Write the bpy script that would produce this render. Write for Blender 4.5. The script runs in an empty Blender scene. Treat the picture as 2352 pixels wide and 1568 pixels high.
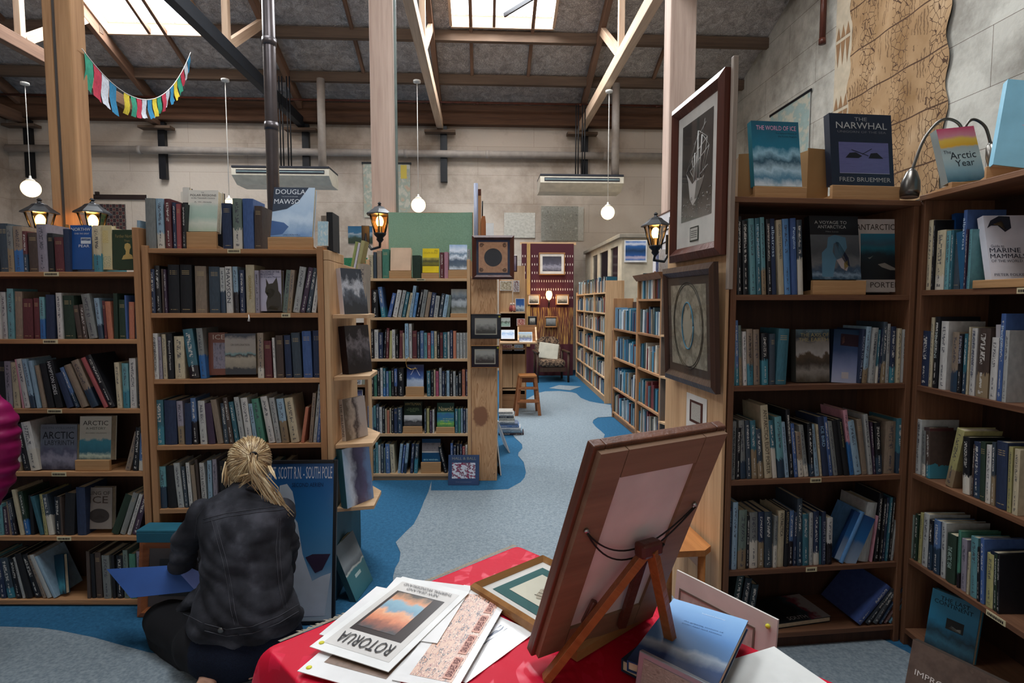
import bpy, bmesh, math, random
from mathutils import Vector, Matrix, Euler
from mathutils.bvhtree import BVHTree
from mathutils import noise as mnoise
SC = bpy.context.scene
COL = SC.collection
R = math.radians
PI = math.pi
# ------------------------------------------------------------------ camera, world, exposure
F_PX, CX, CY, PITCH, CAM_H = 1307.0, 1176.0, 784.0, math.atan(91/1307.0), 1.5
cam_d = bpy.data.cameras.new('camera'); cam = bpy.data.objects.new('camera', cam_d); COL.objects.link(cam)
cam_d.sensor_width = 36.0; cam_d.lens = 36.0*F_PX/2352.0; cam_d.clip_start = 0.02; cam_d.clip_end = 200
cam.location = (0, 0, CAM_H); cam.rotation_euler = (PI/2 - PITCH, 0, 0)
SC.camera = cam
w = bpy.data.worlds.new('world'); SC.world = w; w.use_nodes = True
wn = w.node_tree.nodes; wl = w.node_tree.links
bg = wn['Background']; bg.inputs[0].default_value = (0.86, 0.93, 1.0, 1); bg.inputs[1].default_value = 6.0
SC.view_settings.view_transform = 'Standard'; SC.view_settings.look = 'None'
SC.view_settings.exposure = -0.2; SC.view_settings.gamma = 1.0; SC.view_settings.use_curve_mapping = False
SC.cycles.max_bounces = 7; SC.cycles.diffuse_bounces = 4; SC.cycles.glossy_bounces = 3
SC.cycles.transmission_bounces = 4; SC.cycles.transparent_max_bounces = 6
SC.cycles.sample_clamp_indirect = 6; SC.cycles.caustics_reflective = False; SC.cycles.caustics_refractive = False
SC.cycles.use_denoising = True
ROOM_A = R(2.9)                                   # the building is turned a little against the camera
CA, SA = math.cos(ROOM_A), math.sin(ROOM_A)
def room(x, y, z=0.0): return Vector((x*CA - y*SA, x*SA + y*CA, z))
ROOF_S, EAVE_Y, EAVE_Z, RIDGE_Y = 0.40, 12.4, 5.62, 4.9
def roof_z(y): return EAVE_Z + ROOF_S*(EAVE_Y - y) if y > RIDGE_Y else EAVE_Z + ROOF_S*(EAVE_Y - RIDGE_Y) - ROOF_S*(RIDGE_Y - y)
# skylights in room coordinates: x0, x1, y0, y1
SKY = [(-0.55, 1.27, 7.9, 10.45), (-6.6, -4.85, 7.9, 10.75), (-3.9, -1.9, 5.6, 7.6),
       (-1.3, 0.9, 0.6, 3.6), (-5.9, -4.3, 0.8, 3.0), (2.6, 4.2, 6.0, 8.0)]
SKY_POWER = [430, 380, 260, 300, 90, 120]
def area(name, loc, rot, sx, sy, power, color=(0.92, 0.96, 1.0)):
    d = bpy.data.lights.new(name, 'AREA'); d.shape = 'RECTANGLE'; d.size = sx; d.size_y = sy
    d.energy = power; d.color = color
    o = bpy.data.objects.new(name, d); COL.objects.link(o); o.location = loc; o.rotation_euler = rot
    return o
for (a, b, c, d_), pw in zip(SKY, SKY_POWER):
    ym = (c+d_)/2; z = roof_z(ym) + 0.10; sgn = 1 if ym > RIDGE_Y else -1
    area('skylight_daylight', room((a+b)/2, ym, z), Euler((-sgn*math.atan(ROOF_S), 0, ROOM_A)), b-a-0.04, (d_-c)*1.07-0.04, pw)
area('front_fill_light', room(-1.5, -2.9, 1.75), Euler((R(90), 0, ROOM_A)), 6.0, 1.7, 26, (0.93, 0.96, 1.0))  # added fill lamp behind the camera; the wall there has no window

# ------------------------------------------------------------------ projection helpers: photograph pixel -> point in the place
CP, SP = math.cos(PITCH), math.sin(PITCH)
def ray(px, py):
    u, v = (px-CX)/F_PX, (CY-py)/F_PX
    return Vector((u, CP + v*SP, -SP + v*CP))
CAMV = Vector((0, 0, CAM_H))
def at_z(px, py, z): d = ray(px, py); return CAMV + d*((z-CAM_H)/d.z)
def at_y(px, py, y): d = ray(px, py); return CAMV + d*(y/d.y)
class Plane:                                      # a vertical plane; u runs along it, z up
    def __init__(s, x, y, ang): s.o = Vector((x, y, 0)); s.a = ang; s.u = Vector((math.cos(ang), math.sin(ang), 0)); s.n = Vector((-math.sin(ang), math.cos(ang), 0))
    def uz(s, px, py, off=0.0):
        d = ray(px, py); o = s.o + s.n*off
        t = (o - CAMV).dot(s.n)/d.dot(s.n); p = CAMV + d*t
        return (p - s.o).dot(s.u), p.z
    def pt(s, u, v, z): return s.o + s.u*u + s.n*v + Vector((0, 0, z))
    def mat(s, u=0, v=0, z=0): return Matrix.Translation(s.pt(u, v, z)) @ Matrix.Rotation(s.a, 4, 'Z')

# ------------------------------------------------------------------ materials
def s2l(c): return c/12.92 if c <= 0.04045 else ((c+0.055)/1.055)**2.4
def hexc(h, m=1.0): h = h.lstrip('#'); return tuple(min(1, s2l(int(h[i:i+2], 16)/255)*m) for i in (0, 2, 4)) + (1,)
MATS = {}
def newmat(name):
    m = bpy.data.materials.new(name); m.use_nodes = True; nt = m.node_tree
    b = nt.nodes['Principled BSDF']; return m, nt, b
def N(nt, t, **kw):
    n = nt.nodes.new(t)
    for k, v in kw.items():
        if k.startswith('i_'): n.inputs[k[2:].replace('_', ' ')].default_value = v
        else: setattr(n, k, v)
    return n
def ramp(nt, fac, stops, interp='LINEAR'):
    r = nt.nodes.new('ShaderNodeValToRGB'); cr = r.color_ramp; cr.interpolation = interp
    while len(cr.elements) > 1: cr.elements.remove(cr.elements[-1])
    cr.elements[0].position = stops[0][0]; cr.elements[0].color = stops[0][1]
    for p, c in stops[1:]:
        e = cr.elements.new(p); e.color = c
    nt.links.new(fac, r.inputs[0]); return r.outputs[0]
def plain(name, h, rough=0.6, metal=0.0, spec=0.3, var=0.0, scale=8):
    if name in MATS: return MATS[name]
    m, nt, b = newmat(name); b.inputs['Roughness'].default_value = rough; b.inputs['Metallic'].default_value = metal
    b.inputs['Specular IOR Level'].default_value = spec; c = hexc(h)
    tc = N(nt, 'ShaderNodeTexCoord'); no = N(nt, 'ShaderNodeTexNoise', i_Scale=scale, i_Detail=4.0)
    nt.links.new(tc.outputs['Object'], no.inputs['Vector'])
    v = var if var else 0.12
    nt.links.new(ramp(nt, no.outputs['Fac'], [(0.3, tuple(x*(1-v) for x in c[:3])+(1,)), (0.7, tuple(min(1, x*(1+v)) for x in c[:3])+(1,))]), b.inputs['Base Color'])
    MATS[name] = m; return m
def wood(name, h1, h2, axis='Z', scale=14, rough=0.55, knots=0.0):
    if name in MATS: return MATS[name]
    m, nt, b = newmat(name); L = nt.links
    tc = N(nt, 'ShaderNodeTexCoord'); mp = N(nt, 'ShaderNodeMapping')
    sc = {'X': (0.06, 1, 1), 'Y': (1, 0.06, 1), 'Z': (1, 1, 0.06)}[axis]; mp.inputs['Scale'].default_value = sc
    L.new(tc.outputs['Object'], mp.inputs['Vector'])
    n1 = N(nt, 'ShaderNodeTexNoise', i_Scale=scale, i_Detail=6.0, i_Roughness=0.65, i_Distortion=0.6)
    L.new(mp.outputs[0], n1.inputs['Vector'])
    n2 = N(nt, 'ShaderNodeTexNoise', i_Scale=scale*7, i_Detail=3.0); L.new(mp.outputs[0], n2.inputs['Vector'])
    mx = N(nt, 'ShaderNodeMath', operation='MULTIPLY_ADD'); mx.inputs[1].default_value = 0.35; L.new(n2.outputs['Fac'], mx.inputs[0]); L.new(n1.outputs['Fac'], mx.inputs[2])
    c1, c2 = hexc(h1), hexc(h2); mid = tuple((a+d)/2 for a, d in zip(c1, c2))
    L.new(ramp(nt, mx.outputs[0], [(0.42, c2), (0.62, mid), (0.86, c1)]), b.inputs['Base Color'])
    b.inputs['Roughness'].default_value = rough; b.inputs['Specular IOR Level'].default_value = 0.3
    bp = N(nt, 'ShaderNodeBump'); bp.inputs['Strength'].default_value = 0.15; bp.inputs['Distance'].default_value = 0.01
    L.new(n2.outputs['Fac'], bp.inputs['Height']); L.new(bp.outputs[0], b.inputs['Normal'])
    MATS[name] = m; return m
PINE = wood('pine', 'b98a60', '855d3e', 'X'); PINEV = wood('pine_upright', 'b98a60', '875f40', 'Z')
PINE_PALE = wood('pale_pine', 'd8b48c', 'b08a62', 'X'); PINEV_PALE = wood('pale_pine_upright', 'dcb68c', 'a87f56', 'Z', 9)
BACKW = wood('dark_back_board', '4c3326', '33221a', 'Z', 10, 0.7)
DARKW = wood('dark_shelf', '7d573e', '58392a', 'X'); DARKWV = wood('dark_upright', '7d573e', '523626', 'Z')
BEAM_Z = wood('old_post', 'b98f66', '7d5738', 'Z', 5, 0.8); POST_PALE = wood('pale_post', 'd8bfae', 'ab8f80', 'Z', 5, 0.8)
BEAM_Y = wood('old_beam', '8a6a55', '553d30', 'Y', 5, 0.85); BEAM_PALE = wood('pale_beam', 'dcc0a4', 'a88870', 'Y', 5, 0.8)
BEAM_X = wood('old_purlin', '75604f', '4a3b32', 'X', 5, 0.85)
BLACKW = plain('black_timber', '1e2228', 0.6)
FRAME_BR = wood('mahogany_frame', '5c3226', '3c1e17', 'Z', 8, 0.3); FRAME_GOLD = wood('oak_frame', 'a87a4a', '80552e', 'X', 8, 0.4)
WHITE = plain('white_board', 'e6e4e0', 0.6); CREAM = plain('cream_paint', 'd3c6ad', 0.6); BLACK = plain('black_metal', '15161a', 0.4)
PAGES = plain('book_pages', 'cdbfa2', 0.9, scale=60)
def book_mat(name, kind, rough=0.45):
    m, nt, b = newmat(name); L = nt.links
    oi = N(nt, 'ShaderNodeObjectInfo'); tc = N(nt, 'ShaderNodeTexCoord'); sp = N(nt, 'ShaderNodeSeparateXYZ'); L.new(tc.outputs['Generated'], sp.inputs[0])
    no = N(nt, 'ShaderNodeTexNoise', i_Scale=9.0, i_Detail=5.0); no.noise_dimensions = '4D'; L.new(tc.outputs['Generated'], no.inputs['Vector']); L.new(oi.outputs['Random'], no.inputs['W'])
    def math_(op, a, c=None, d=None):
        n = N(nt, 'ShaderNodeMath', operation=op)
        for i, x in enumerate((a, c, d)):
            if x is None: continue
            if isinstance(x, (int, float)): n.inputs[i].default_value = x
            else: L.new(x, n.inputs[i])
        return n.outputs[0]
    def between(x, lo, hi): return math_('MULTIPLY', math_('GREATER_THAN', x, lo), math_('LESS_THAN', x, hi))
    def mix(f, a, c, bt='MIX'):
        n = N(nt, 'ShaderNodeMix', data_type='RGBA', blend_type=bt)
        L.new(f, n.inputs[0]) if not isinstance(f, float) else setattr(n.inputs[0], 'default_value', f)
        for i, x in ((6, a), (7, c)):
            if isinstance(x, tuple): n.inputs[i].default_value = x
            else: L.new(x, n.inputs[i])
        return n.outputs[2]
    hs = N(nt, 'ShaderNodeHueSaturation'); hs.inputs['Saturation'].default_value = 0.82; hs.inputs['Value'].default_value = 0.82; L.new(oi.outputs['Color'], hs.inputs['Color'])
    base = mix(0.35, hs.outputs['Color'], ramp(nt, no.outputs['Fac'], [(0.35, (0.55, 0.55, 0.55, 1)), (0.65, (1.25, 1.25, 1.25, 1))]), 'MULTIPLY')
    X, Y, Z = sp.outputs; rnd = oi.outputs['Random']
    sep = N(nt, 'ShaderNodeSeparateColor'); L.new(oi.outputs['Color'], sep.inputs[0])
    lum = math_('ADD', math_('MULTIPLY', sep.outputs[1], 0.7), math_('MULTIPLY', sep.outputs[0], 0.3))
    ink = mix(math_('GREATER_THAN', lum, 0.16), (0.62, 0.6, 0.55, 1), (0.05, 0.05, 0.07, 1))
    front = math_('LESS_THAN', Y, 0.12); out = base
    if kind in ('title', 'twotone'):
        if kind == 'twotone':
            h = math_('ADD', math_('MULTIPLY', rnd, 0.3), 0.22)
            edge = math_('ADD', Z, math_('MULTIPLY', math_('SUBTRACT', no.outputs['Fac'], 0.5), 0.25))
            pal = ramp(nt, math_('FRACT', math_('MULTIPLY', rnd, 7.3)), [(0, hexc('2c3e50')), (0.2, hexc('c8c2b4')), (0.4, hexc('3f7f8f')), (0.6, hexc('221c20')), (0.75, hexc('8c7a60')), (0.9, hexc('2f66a0'))], 'CONSTANT')
            out = mix(math_('LESS_THAN', edge, h), out, pal)
        cx = math_('LESS_THAN', math_('ABSOLUTE', math_('SUBTRACT', X, 0.5)), 0.2)
        mp = N(nt, 'ShaderNodeCombineXYZ'); L.new(math_('MULTIPLY', X, 5.0), mp.inputs[0]); L.new(math_('MULTIPLY', Z, 46.0), mp.inputs[2]); L.new(math_('MULTIPLY', rnd, 50.0), mp.inputs[1])
        n2 = N(nt, 'ShaderNodeTexNoise', i_Scale=1.0, i_Detail=1.0); L.new(mp.outputs[0], n2.inputs['Vector'])
        lo = math_('ADD', 0.42, math_('MULTIPLY', rnd, 0.15))
        marks = math_('MULTIPLY', math_('GREATER_THAN', n2.outputs['Fac'], 0.5), math_('MULTIPLY', cx, math_('MAXIMUM', between(Z, lo, 0.92), between(Z, 0.05, 0.10))))
        cx2 = math_('LESS_THAN', math_('ABSOLUTE', math_('SUBTRACT', X, 0.5)), 0.09)
        marks2 = math_('MULTIPLY', math_('GREATER_THAN', n2.outputs['Fac'], 0.47), math_('MULTIPLY', cx2, between(Z, 0.14, 0.36)))
        out = mix(math_('MULTIPLY', math_('MULTIPLY', math_('MAXIMUM', marks, marks2), front), 0.8), out, ink)
    if kind == 'bands':
        cx = math_('LESS_THAN', math_('ABSOLUTE', math_('SUBTRACT', X, 0.5)), 0.33)
        mp = N(nt, 'ShaderNodeCombineXYZ'); L.new(math_('MULTIPLY', X, 9.0), mp.inputs[0]); L.new(math_('MULTIPLY', rnd, 50.0), mp.inputs[1])
        n2 = N(nt, 'ShaderNodeTexNoise', i_Scale=1.0, i_Detail=1.0); L.new(mp.outputs[0], n2.inputs['Vector'])
        line = math_('LESS_THAN', math_('FRACT', math_('MULTIPLY', Z, 30.0)), 0.4)
        mk = math_('MULTIPLY', math_('MULTIPLY', line, cx), math_('MAXIMUM', between(Z, 0.78, 0.9), between(Z, 0.06, 0.09)))
        mk = math_('MULTIPLY', mk, math_('GREATER_THAN', n2.outputs['Fac'], 0.42))
        out = mix(math_('MULTIPLY', math_('MULTIPLY', mk, front), 0.75), out, (0.42, 0.32, 0.16, 1))
    L.new(out, b.inputs['Base Color']); b.inputs['Roughness'].default_value = rough; b.inputs['Specular IOR Level'].default_value = 0.35
    return m
BOOKM = {'t': book_mat('jacket_with_title', 'title', 0.4), 'w': book_mat('jacket_two_tone', 'twotone', 0.35), 'b': book_mat('cloth_with_bands', 'bands', 0.7), 'p': book_mat('cloth_plain', 'none', 0.7)}
def art(name, stops, scale=4.0, dist=0.35, axis='v', rough=0.35, detail=6.0, interp='LINEAR', sx=1.0, sy=1.0):
    """a printed picture: colours laid out along one direction of the sheet, broken up by noise"""
    if name in MATS: return MATS[name]
    m, nt, b = newmat(name); L = nt.links
    uv = N(nt, 'ShaderNodeUVMap'); mp = N(nt, 'ShaderNodeMapping'); mp.inputs['Scale'].default_value = (sx, sy, 1); L.new(uv.outputs[0], mp.inputs['Vector'])
    no = N(nt, 'ShaderNodeTexNoise', i_Scale=scale, i_Detail=detail, i_Roughness=0.6); L.new(mp.outputs[0], no.inputs['Vector'])
    sp = N(nt, 'ShaderNodeSeparateXYZ'); L.new(uv.outputs[0], sp.inputs[0])
    sub = N(nt, 'ShaderNodeMath', operation='SUBTRACT'); L.new(no.outputs['Fac'], sub.inputs[0]); sub.inputs[1].default_value = 0.5
    ma = N(nt, 'ShaderNodeMath', operation='MULTIPLY_ADD'); ma.inputs[1].default_value = dist*2; L.new(sub.outputs[0], ma.inputs[0])
    if axis == 'r':
        le = N(nt, 'ShaderNodeVectorMath', operation='DISTANCE'); le.inputs[1].default_value = (0.5, 0.5, 0); L.new(uv.outputs[0], le.inputs[0]); L.new(le.outputs['Value'], ma.inputs[2])
    elif axis == 'n': ma.inputs[2].default_value = 0.5
    else: L.new(sp.outputs[1 if axis == 'v' else 0], ma.inputs[2])
    L.new(ramp(nt, ma.outputs[0], [(p, hexc(c)) for p, c in stops], interp), b.inputs['Base Color'])
    b.inputs['Roughness'].default_value = rough; MATS[name] = m; return m
def weave(name, h1, h2, scale=300, rough=0.9, bump=0.3, big=2.0):
    if name in MATS: return MATS[name]
    m, nt, b = newmat(name); L = nt.links; tc = N(nt, 'ShaderNodeTexCoord')
    no = N(nt, 'ShaderNodeTexNoise', i_Scale=scale, i_Detail=2.0); L.new(tc.outputs['Object'], no.inputs['Vector'])
    n2 = N(nt, 'ShaderNodeTexNoise', i_Scale=big, i_Detail=4.0); L.new(tc.outputs['Object'], n2.inputs['Vector'])
    ad = N(nt, 'ShaderNodeMath', operation='MULTIPLY_ADD'); ad.inputs[1].default_value = 0.5; L.new(n2.outputs['Fac'], ad.inputs[0])
    ml = N(nt, 'ShaderNodeMath', operation='MULTIPLY'); ml.inputs[1].default_value = 0.5; L.new(no.outputs['Fac'], ml.inputs[0]); L.new(ml.outputs[0], ad.inputs[2])
    L.new(ramp(nt, ad.outputs[0], [(0.35, hexc(h1)), (0.65, hexc(h2))]), b.inputs['Base Color'])
    b.inputs['Roughness'].default_value = rough; b.inputs['Specular IOR Level'].default_value = 0.15
    bp = N(nt, 'ShaderNodeBump'); bp.inputs['Strength'].default_value = bump; bp.inputs['Distance'].default_value = 0.004
    L.new(no.outputs['Fac'], bp.inputs['Height']); L.new(bp.outputs[0], b.inputs['Normal'])
    MATS[name] = m; return m
def emit(name, h, strength):
    if name in MATS: return MATS[name]
    m, nt, b = newmat(name); b.inputs['Base Color'].default_value = hexc(h); b.inputs['Emission Color'].default_value = hexc(h); b.inputs['Emission Strength'].default_value = strength
    MATS[name] = m; return m
def glass(name, h='ffffff', rough=0.02, alpha=0.12):
    if name in MATS: return MATS[name]
    m, nt, b = newmat(name); nt.nodes.remove(b); out = nt.nodes['Material Output']
    t = N(nt, 'ShaderNodeBsdfTransparent'); t.inputs[0].default_value = hexc(h); g = N(nt, 'ShaderNodeBsdfGlossy'); g.inputs['Roughness'].default_value = rough
    f = N(nt, 'ShaderNodeFresnel'); f.inputs[0].default_value = 1.45
    a = N(nt, 'ShaderNodeMath', operation='MULTIPLY'); a.inputs[1].default_value = 0.45; nt.links.new(f.outputs[0], a.inputs[0])
    mx = N(nt, 'ShaderNodeMixShader'); nt.links.new(a.outputs[0], mx.inputs[0]); nt.links.new(t.outputs[0], mx.inputs[1]); nt.links.new(g.outputs[0], mx.inputs[2]); nt.links.new(mx.outputs[0], out.inputs[0])
    MATS[name] = m; return m
GLASS = glass('clear_glass')

# ------------------------------------------------------------------ mesh builders
class MB:
    def __init__(s): s.v = []; s.f = []; s.uv = {}; s.mi = []; s.sm = []
    def add(s, vs, fs, M=None, mi=0, smooth=False, uvs=None):
        b = len(s.v); s.v += [(M @ Vector(v)) if M else Vector(v) for v in vs]
        for k, f in enumerate(fs):
            if uvs and uvs[k]: s.uv[len(s.f)] = uvs[k]
            s.f.append([b+i for i in f]); s.mi.append(mi); s.sm.append(smooth)
        return s
    def box(s, x0, x1, y0, y1, z0, z1, M=None, mi=0, bev=0.0):
        if bev > 0:
            e = bev; vs = []; 
            bm = bmesh.new(); bmesh.ops.create_cube(bm, size=1.0)
            for v in bm.verts: v.co = Vector(((x0+x1)/2 + v.co.x*(x1-x0), (y0+y1)/2 + v.co.y*(y1-y0), (z0+z1)/2 + v.co.z*(z1-z0)))
            bmesh.ops.bevel(bm, geom=bm.edges[:], offset=e, segments=2, affect='EDGES', profile=0.5)
            bm.verts.index_update()
            s.add([v.co.copy() for v in bm.verts], [[v.index for v in f.verts] for f in bm.faces], M, mi); bm.free(); return s
        vs = [(x, y, z) for x in (x0, x1) for y in (y0, y1) for z in (z0, z1)]
        return s.add(vs, [(0, 1, 3, 2), (4, 6, 7, 5), (0, 4, 5, 1), (2, 3, 7, 6), (0, 2, 6, 4), (1, 5, 7, 3)], M, mi)
    def quad(s, a, b, c, d, M=None, mi=0): return s.add([a, b, c, d], [(0, 1, 2, 3)], M, mi, uvs=[[(0, 0), (1, 0), (1, 1), (0, 1)]])
    def prism(s, poly, y0, y1, M=None, mi=0):     # outline in XZ, thick in Y
        n = len(poly); vs = [(x, y0, z) for x, z in poly] + [(x, y1, z) for x, z in poly]
        mnx = min(p[0] for p in poly); mxx = max(p[0] for p in poly); mnz = min(p[1] for p in poly); mxz = max(p[1] for p in poly)
        uv = [((x-mnx)/max(1e-6, mxx-mnx), (z-mnz)/max(1e-6, mxz-mnz)) for x, z in poly]
        fs = [list(range(n)), list(range(2*n-1, n-1, -1))] + [(i, i+n, (i+1) % n+n, (i+1) % n) for i in range(n)]
        return s.add(vs, fs, M, mi, uvs=[uv, None]+[None]*n)
    def prismz(s, poly, z0, z1, M=None, mi=0):
        n = len(poly); vs = [(x, y, z0) for x, y in poly] + [(x, y, z1) for x, y in poly]
        fs = [list(range(n-1, -1, -1)), list(range(n, 2*n))] + [(i, (i+1) % n, (i+1) % n+n, i+n) for i in range(n)]
        return s.add(vs, fs, M, mi)
    def tube(s, pts, rad, seg=8, M=None, mi=0, caps=True, smooth=True, flat=1.0):
        pts = [Vector(p) for p in pts]; n = len(pts); rs = rad if isinstance(rad, (list, tuple)) else [rad]*n; vs = []; fs = []
        up = None
        for i, p in enumerate(pts):
            t = (pts[min(i+1, n-1)] - pts[max(i-1, 0)]).normalized()
            if up is None: up = Vector((0, 0, 1)) if abs(t.z) < 0.9 else Vector((0, 1, 0))
            a = up - t*up.dot(t)
            a = a.normalized() if a.length > 1e-5 else t.orthogonal().normalized(); up = a; c = t.cross(a)
            r = rs[i]; ra, rc = (r if isinstance(r, (list, tuple)) else (r, r*flat))
            for k in range(seg): an = 2*PI*k/seg; vs.append(p + a*math.cos(an)*ra + c*math.sin(an)*rc)
        for i in range(n-1):
            for k in range(seg): fs.append((i*seg+k, i*seg+(k+1) % seg, (i+1)*seg+(k+1) % seg, (i+1)*seg+k))
        if caps: fs += [list(range(seg-1, -1, -1)), [(n-1)*seg+k for k in range(seg)]]
        return s.add(vs, fs, M, mi, smooth)
    def lathe(s, prof, seg=20, M=None, mi=0, smooth=True, close=True):
        vs = []; fs = []; n = len(prof)
        for r, z in prof:
            for k in range(seg): an = 2*PI*k/seg; vs.append((r*math.cos(an), r*math.sin(an), z))
        for i in range(n-1):
            for k in range(seg): fs.append((i*seg+k, i*seg+(k+1) % seg, (i+1)*seg+(k+1) % seg, (i+1)*seg+k))
        if close: fs += [list(range(seg-1, -1, -1)), [(n-1)*seg+k for k in range(seg)]]
        return s.add(vs, fs, M, mi, smooth)
    def ball(s, c, r, seg=14, rings=9, M=None, mi=0, sc=(1, 1, 1)):
        T = (M or Matrix()) @ Matrix.Translation(c) @ Matrix.Diagonal((sc[0]*r, sc[1]*r, sc[2]*r, 1))
        return s.lathe([(max(0.02, math.sin(PI*i/rings)), -math.cos(PI*i/rings)) for i in range(rings+1)], seg, T, mi)
    def mesh(s, name, mats):
        me = bpy.data.meshes.new(name); me.from_pydata([tuple(v) for v in s.v], [], s.f)
        for m in (mats if isinstance(mats, (list, tuple)) else [mats]): me.materials.append(m)
        me.polygons.foreach_set('material_index', s.mi); me.polygons.foreach_set('use_smooth', s.sm)
        if s.uv:
            ul = me.uv_layers.new(name='UVMap')
            for fi, uv in s.uv.items():
                p = me.polygons[fi]
                for li, c in zip(p.loop_indices, uv): ul.data[li].uv = c
        me.update(); return me
    def build(s, name, mats, parent=None, M=None):
        o = bpy.data.objects.new(name, s.mesh(name, mats)); COL.objects.link(o)
        if parent is not None: o.parent = parent
        if M is not None: o.matrix_world = M if parent is None else o.matrix_world; o.matrix_local = M
        return o
def tag(o, label, cat, group=None, kind=None):
    o['label'] = label; o['category'] = cat
    if group: o['group'] = group
    if kind: o['kind'] = kind
    return o
def thing(name, label, cat, M=None, group=None):
    o = bpy.data.objects.new(name, None); COL.objects.link(o); o.empty_display_size = 0.1
    if M is not None: o.matrix_world = M
    return tag(o, label, cat, group)
def struct(mb, name, mats): o = mb.build(name, mats); o['kind'] = 'structure'; return o
TXT = {}
def text_geo(s, bold=0.0):
    k = (s, bold)
    if k not in TXT:
        cu = bpy.data.curves.new('t', 'FONT'); cu.body = s; cu.size = 1.0; cu.offset = 0.0; cu.resolution_u = 2; cu.fill_mode = 'FRONT'
        o = bpy.data.objects.new('t', cu); COL.objects.link(o); bpy.context.view_layer.update()
        dg = bpy.context.evaluated_depsgraph_get(); me = bpy.data.meshes.new_from_object(o.evaluated_get(dg))
        vs = [v.co.copy() for v in me.vertices]; fs = [tuple(p.vertices) for p in me.polygons]
        bpy.data.objects.remove(o); bpy.data.curves.remove(cu); bpy.data.meshes.remove(me)
        if vs:
            x0 = min(v.x for v in vs); x1 = max(v.x for v in vs); y0 = min(v.y for v in vs); y1 = max(v.y for v in vs)
            vs = [((v.x-x0)/(x1-x0), (v.y-y0)/(y1-y0)) for v in vs]
        TXT[k] = (vs, fs)
    return TXT[k]
def add_text(mb, s, x, z, w, h, y=-0.0008, M=None, mi=0, bold=0.01, vert=False):
    """flat lettering fitted to a box (left x, bottom z, width, height) on the face y; vert = reading downwards, box is then width x height upright"""
    vs, fs = text_geo(s, bold)
    if vert: pts = [(x + w*v, y, z + h*(1-u)) for u, v in vs]
    else: pts = [(x + w*u, y, z + h*v) for u, v in vs]
    mb.add(pts, fs, M, mi)
# ================================================================== THE BUILDING
def wall_mat(name, c1, c2, stain, bw=1.25, bh=0.62):
    m, nt, b = newmat(name); L = nt.links; tc = N(nt, 'ShaderNodeTexCoord')
    br = N(nt, 'ShaderNodeTexBrick', i_Scale=1.0, i_Mortar_Size=0.004, i_Mortar_Smooth=0.6, i_Brick_Width=bw, i_Row_Height=bh)
    br.inputs['Color1'].default_value = hexc(c1); br.inputs['Color2'].default_value = hexc(c2); br.inputs['Mortar'].default_value = hexc(stain)
    uv = N(nt, 'ShaderNodeUVMap'); L.new(uv.outputs[0], br.inputs['Vector'])
    no = N(nt, 'ShaderNodeTexNoise', i_Scale=0.55, i_Detail=9.0, i_Roughness=0.68); L.new(tc.outputs['Object'], no.inputs['Vector'])
    r = ramp(nt, no.outputs['Fac'], [(0.36, hexc(stain)), (0.52, (1, 1, 1, 1))])
    mx = N(nt, 'ShaderNodeMix', data_type='RGBA', blend_type='MULTIPLY'); mx.inputs[0].default_value = 0.55
    L.new(br.outputs['Color'], mx.inputs[6]); L.new(r, mx.inputs[7]); L.new(mx.outputs[2], b.inputs['Base Color'])
    b.inputs['Roughness'].default_value = 0.9; b.inputs['Specular IOR Level'].default_value = 0.15
    n3 = N(nt, 'ShaderNodeTexNoise', i_Scale=14.0, i_Detail=5.0); L.new(tc.outputs['Object'], n3.inputs['Vector'])
    bp = N(nt, 'ShaderNodeBump'); bp.inputs['Strength'].default_value = 0.35; bp.inputs['Distance'].default_value = 0.02
    L.new(n3.outputs['Fac'], bp.inputs['Height']); L.new(bp.outputs[0], b.inputs['Normal']); return m
WALLM = wall_mat('painted_concrete', 'c9bcae', 'c3b6a8', 'a09080', 2.4, 0.6)
WALLR = wall_mat('stained_concrete', 'c4c2b8', 'b9b6ac', '5c4c40', 1.6, 0.62)
XL, XR, YB, YF = -9.7, 5.25, 12.4, -3.0
def wall_quad(name, a, b, tops, mat, thick=0.2, outw=(0, 1)):
    """wall from room point a to b; tops = [(t, z)] outline along the top; thickness pushed outwards"""
    mb = MB(); A, B = room(*a), room(*b); D = (B-A); O = room(*outw)*thick
    pts = [A] + [A + D*1.0] + [A + D*t + Vector((0, 0, z)) for t, z in reversed(tops)]
    ln = D.length; n = len(pts)
    uvs = [(0, 0), (ln, 0)] + [(t*ln, z) for t, z in reversed(tops)]
    mb.add(pts + [p+O for p in pts], [list(range(n)), list(range(2*n-1, n-1, -1))] + [(i, i+n, (i+1) % n + n, (i+1) % n) for i in range(n)], uvs=[uvs, uvs[::-1]]+[None]*n)
    return struct(mb, name, mat)
wall_quad('wall_back', (XL, YB), (XR, YB), [(0, EAVE_Z+0.02), (1, EAVE_Z+0.02)], WALLM)
tt = (RIDGE_Y-YF)/(YB-YF)
wall_quad('wall_right', (XR, YF), (XR, YB), [(0, roof_z(YF)), (tt, roof_z(RIDGE_Y)), (1, EAVE_Z)], WALLR, outw=(1, 0))
wall_quad('wall_left', (XL, YF), (XL, YB), [(0, roof_z(YF)), (tt, roof_z(RIDGE_Y)), (1, EAVE_Z)], WALLM, outw=(-1, 0))
wall_quad('wall_front', (XL, YF), (XR, YF), [(0, roof_z(YF)), (1, roof_z(YF))], WALLM, outw=(0, -1))
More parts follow.
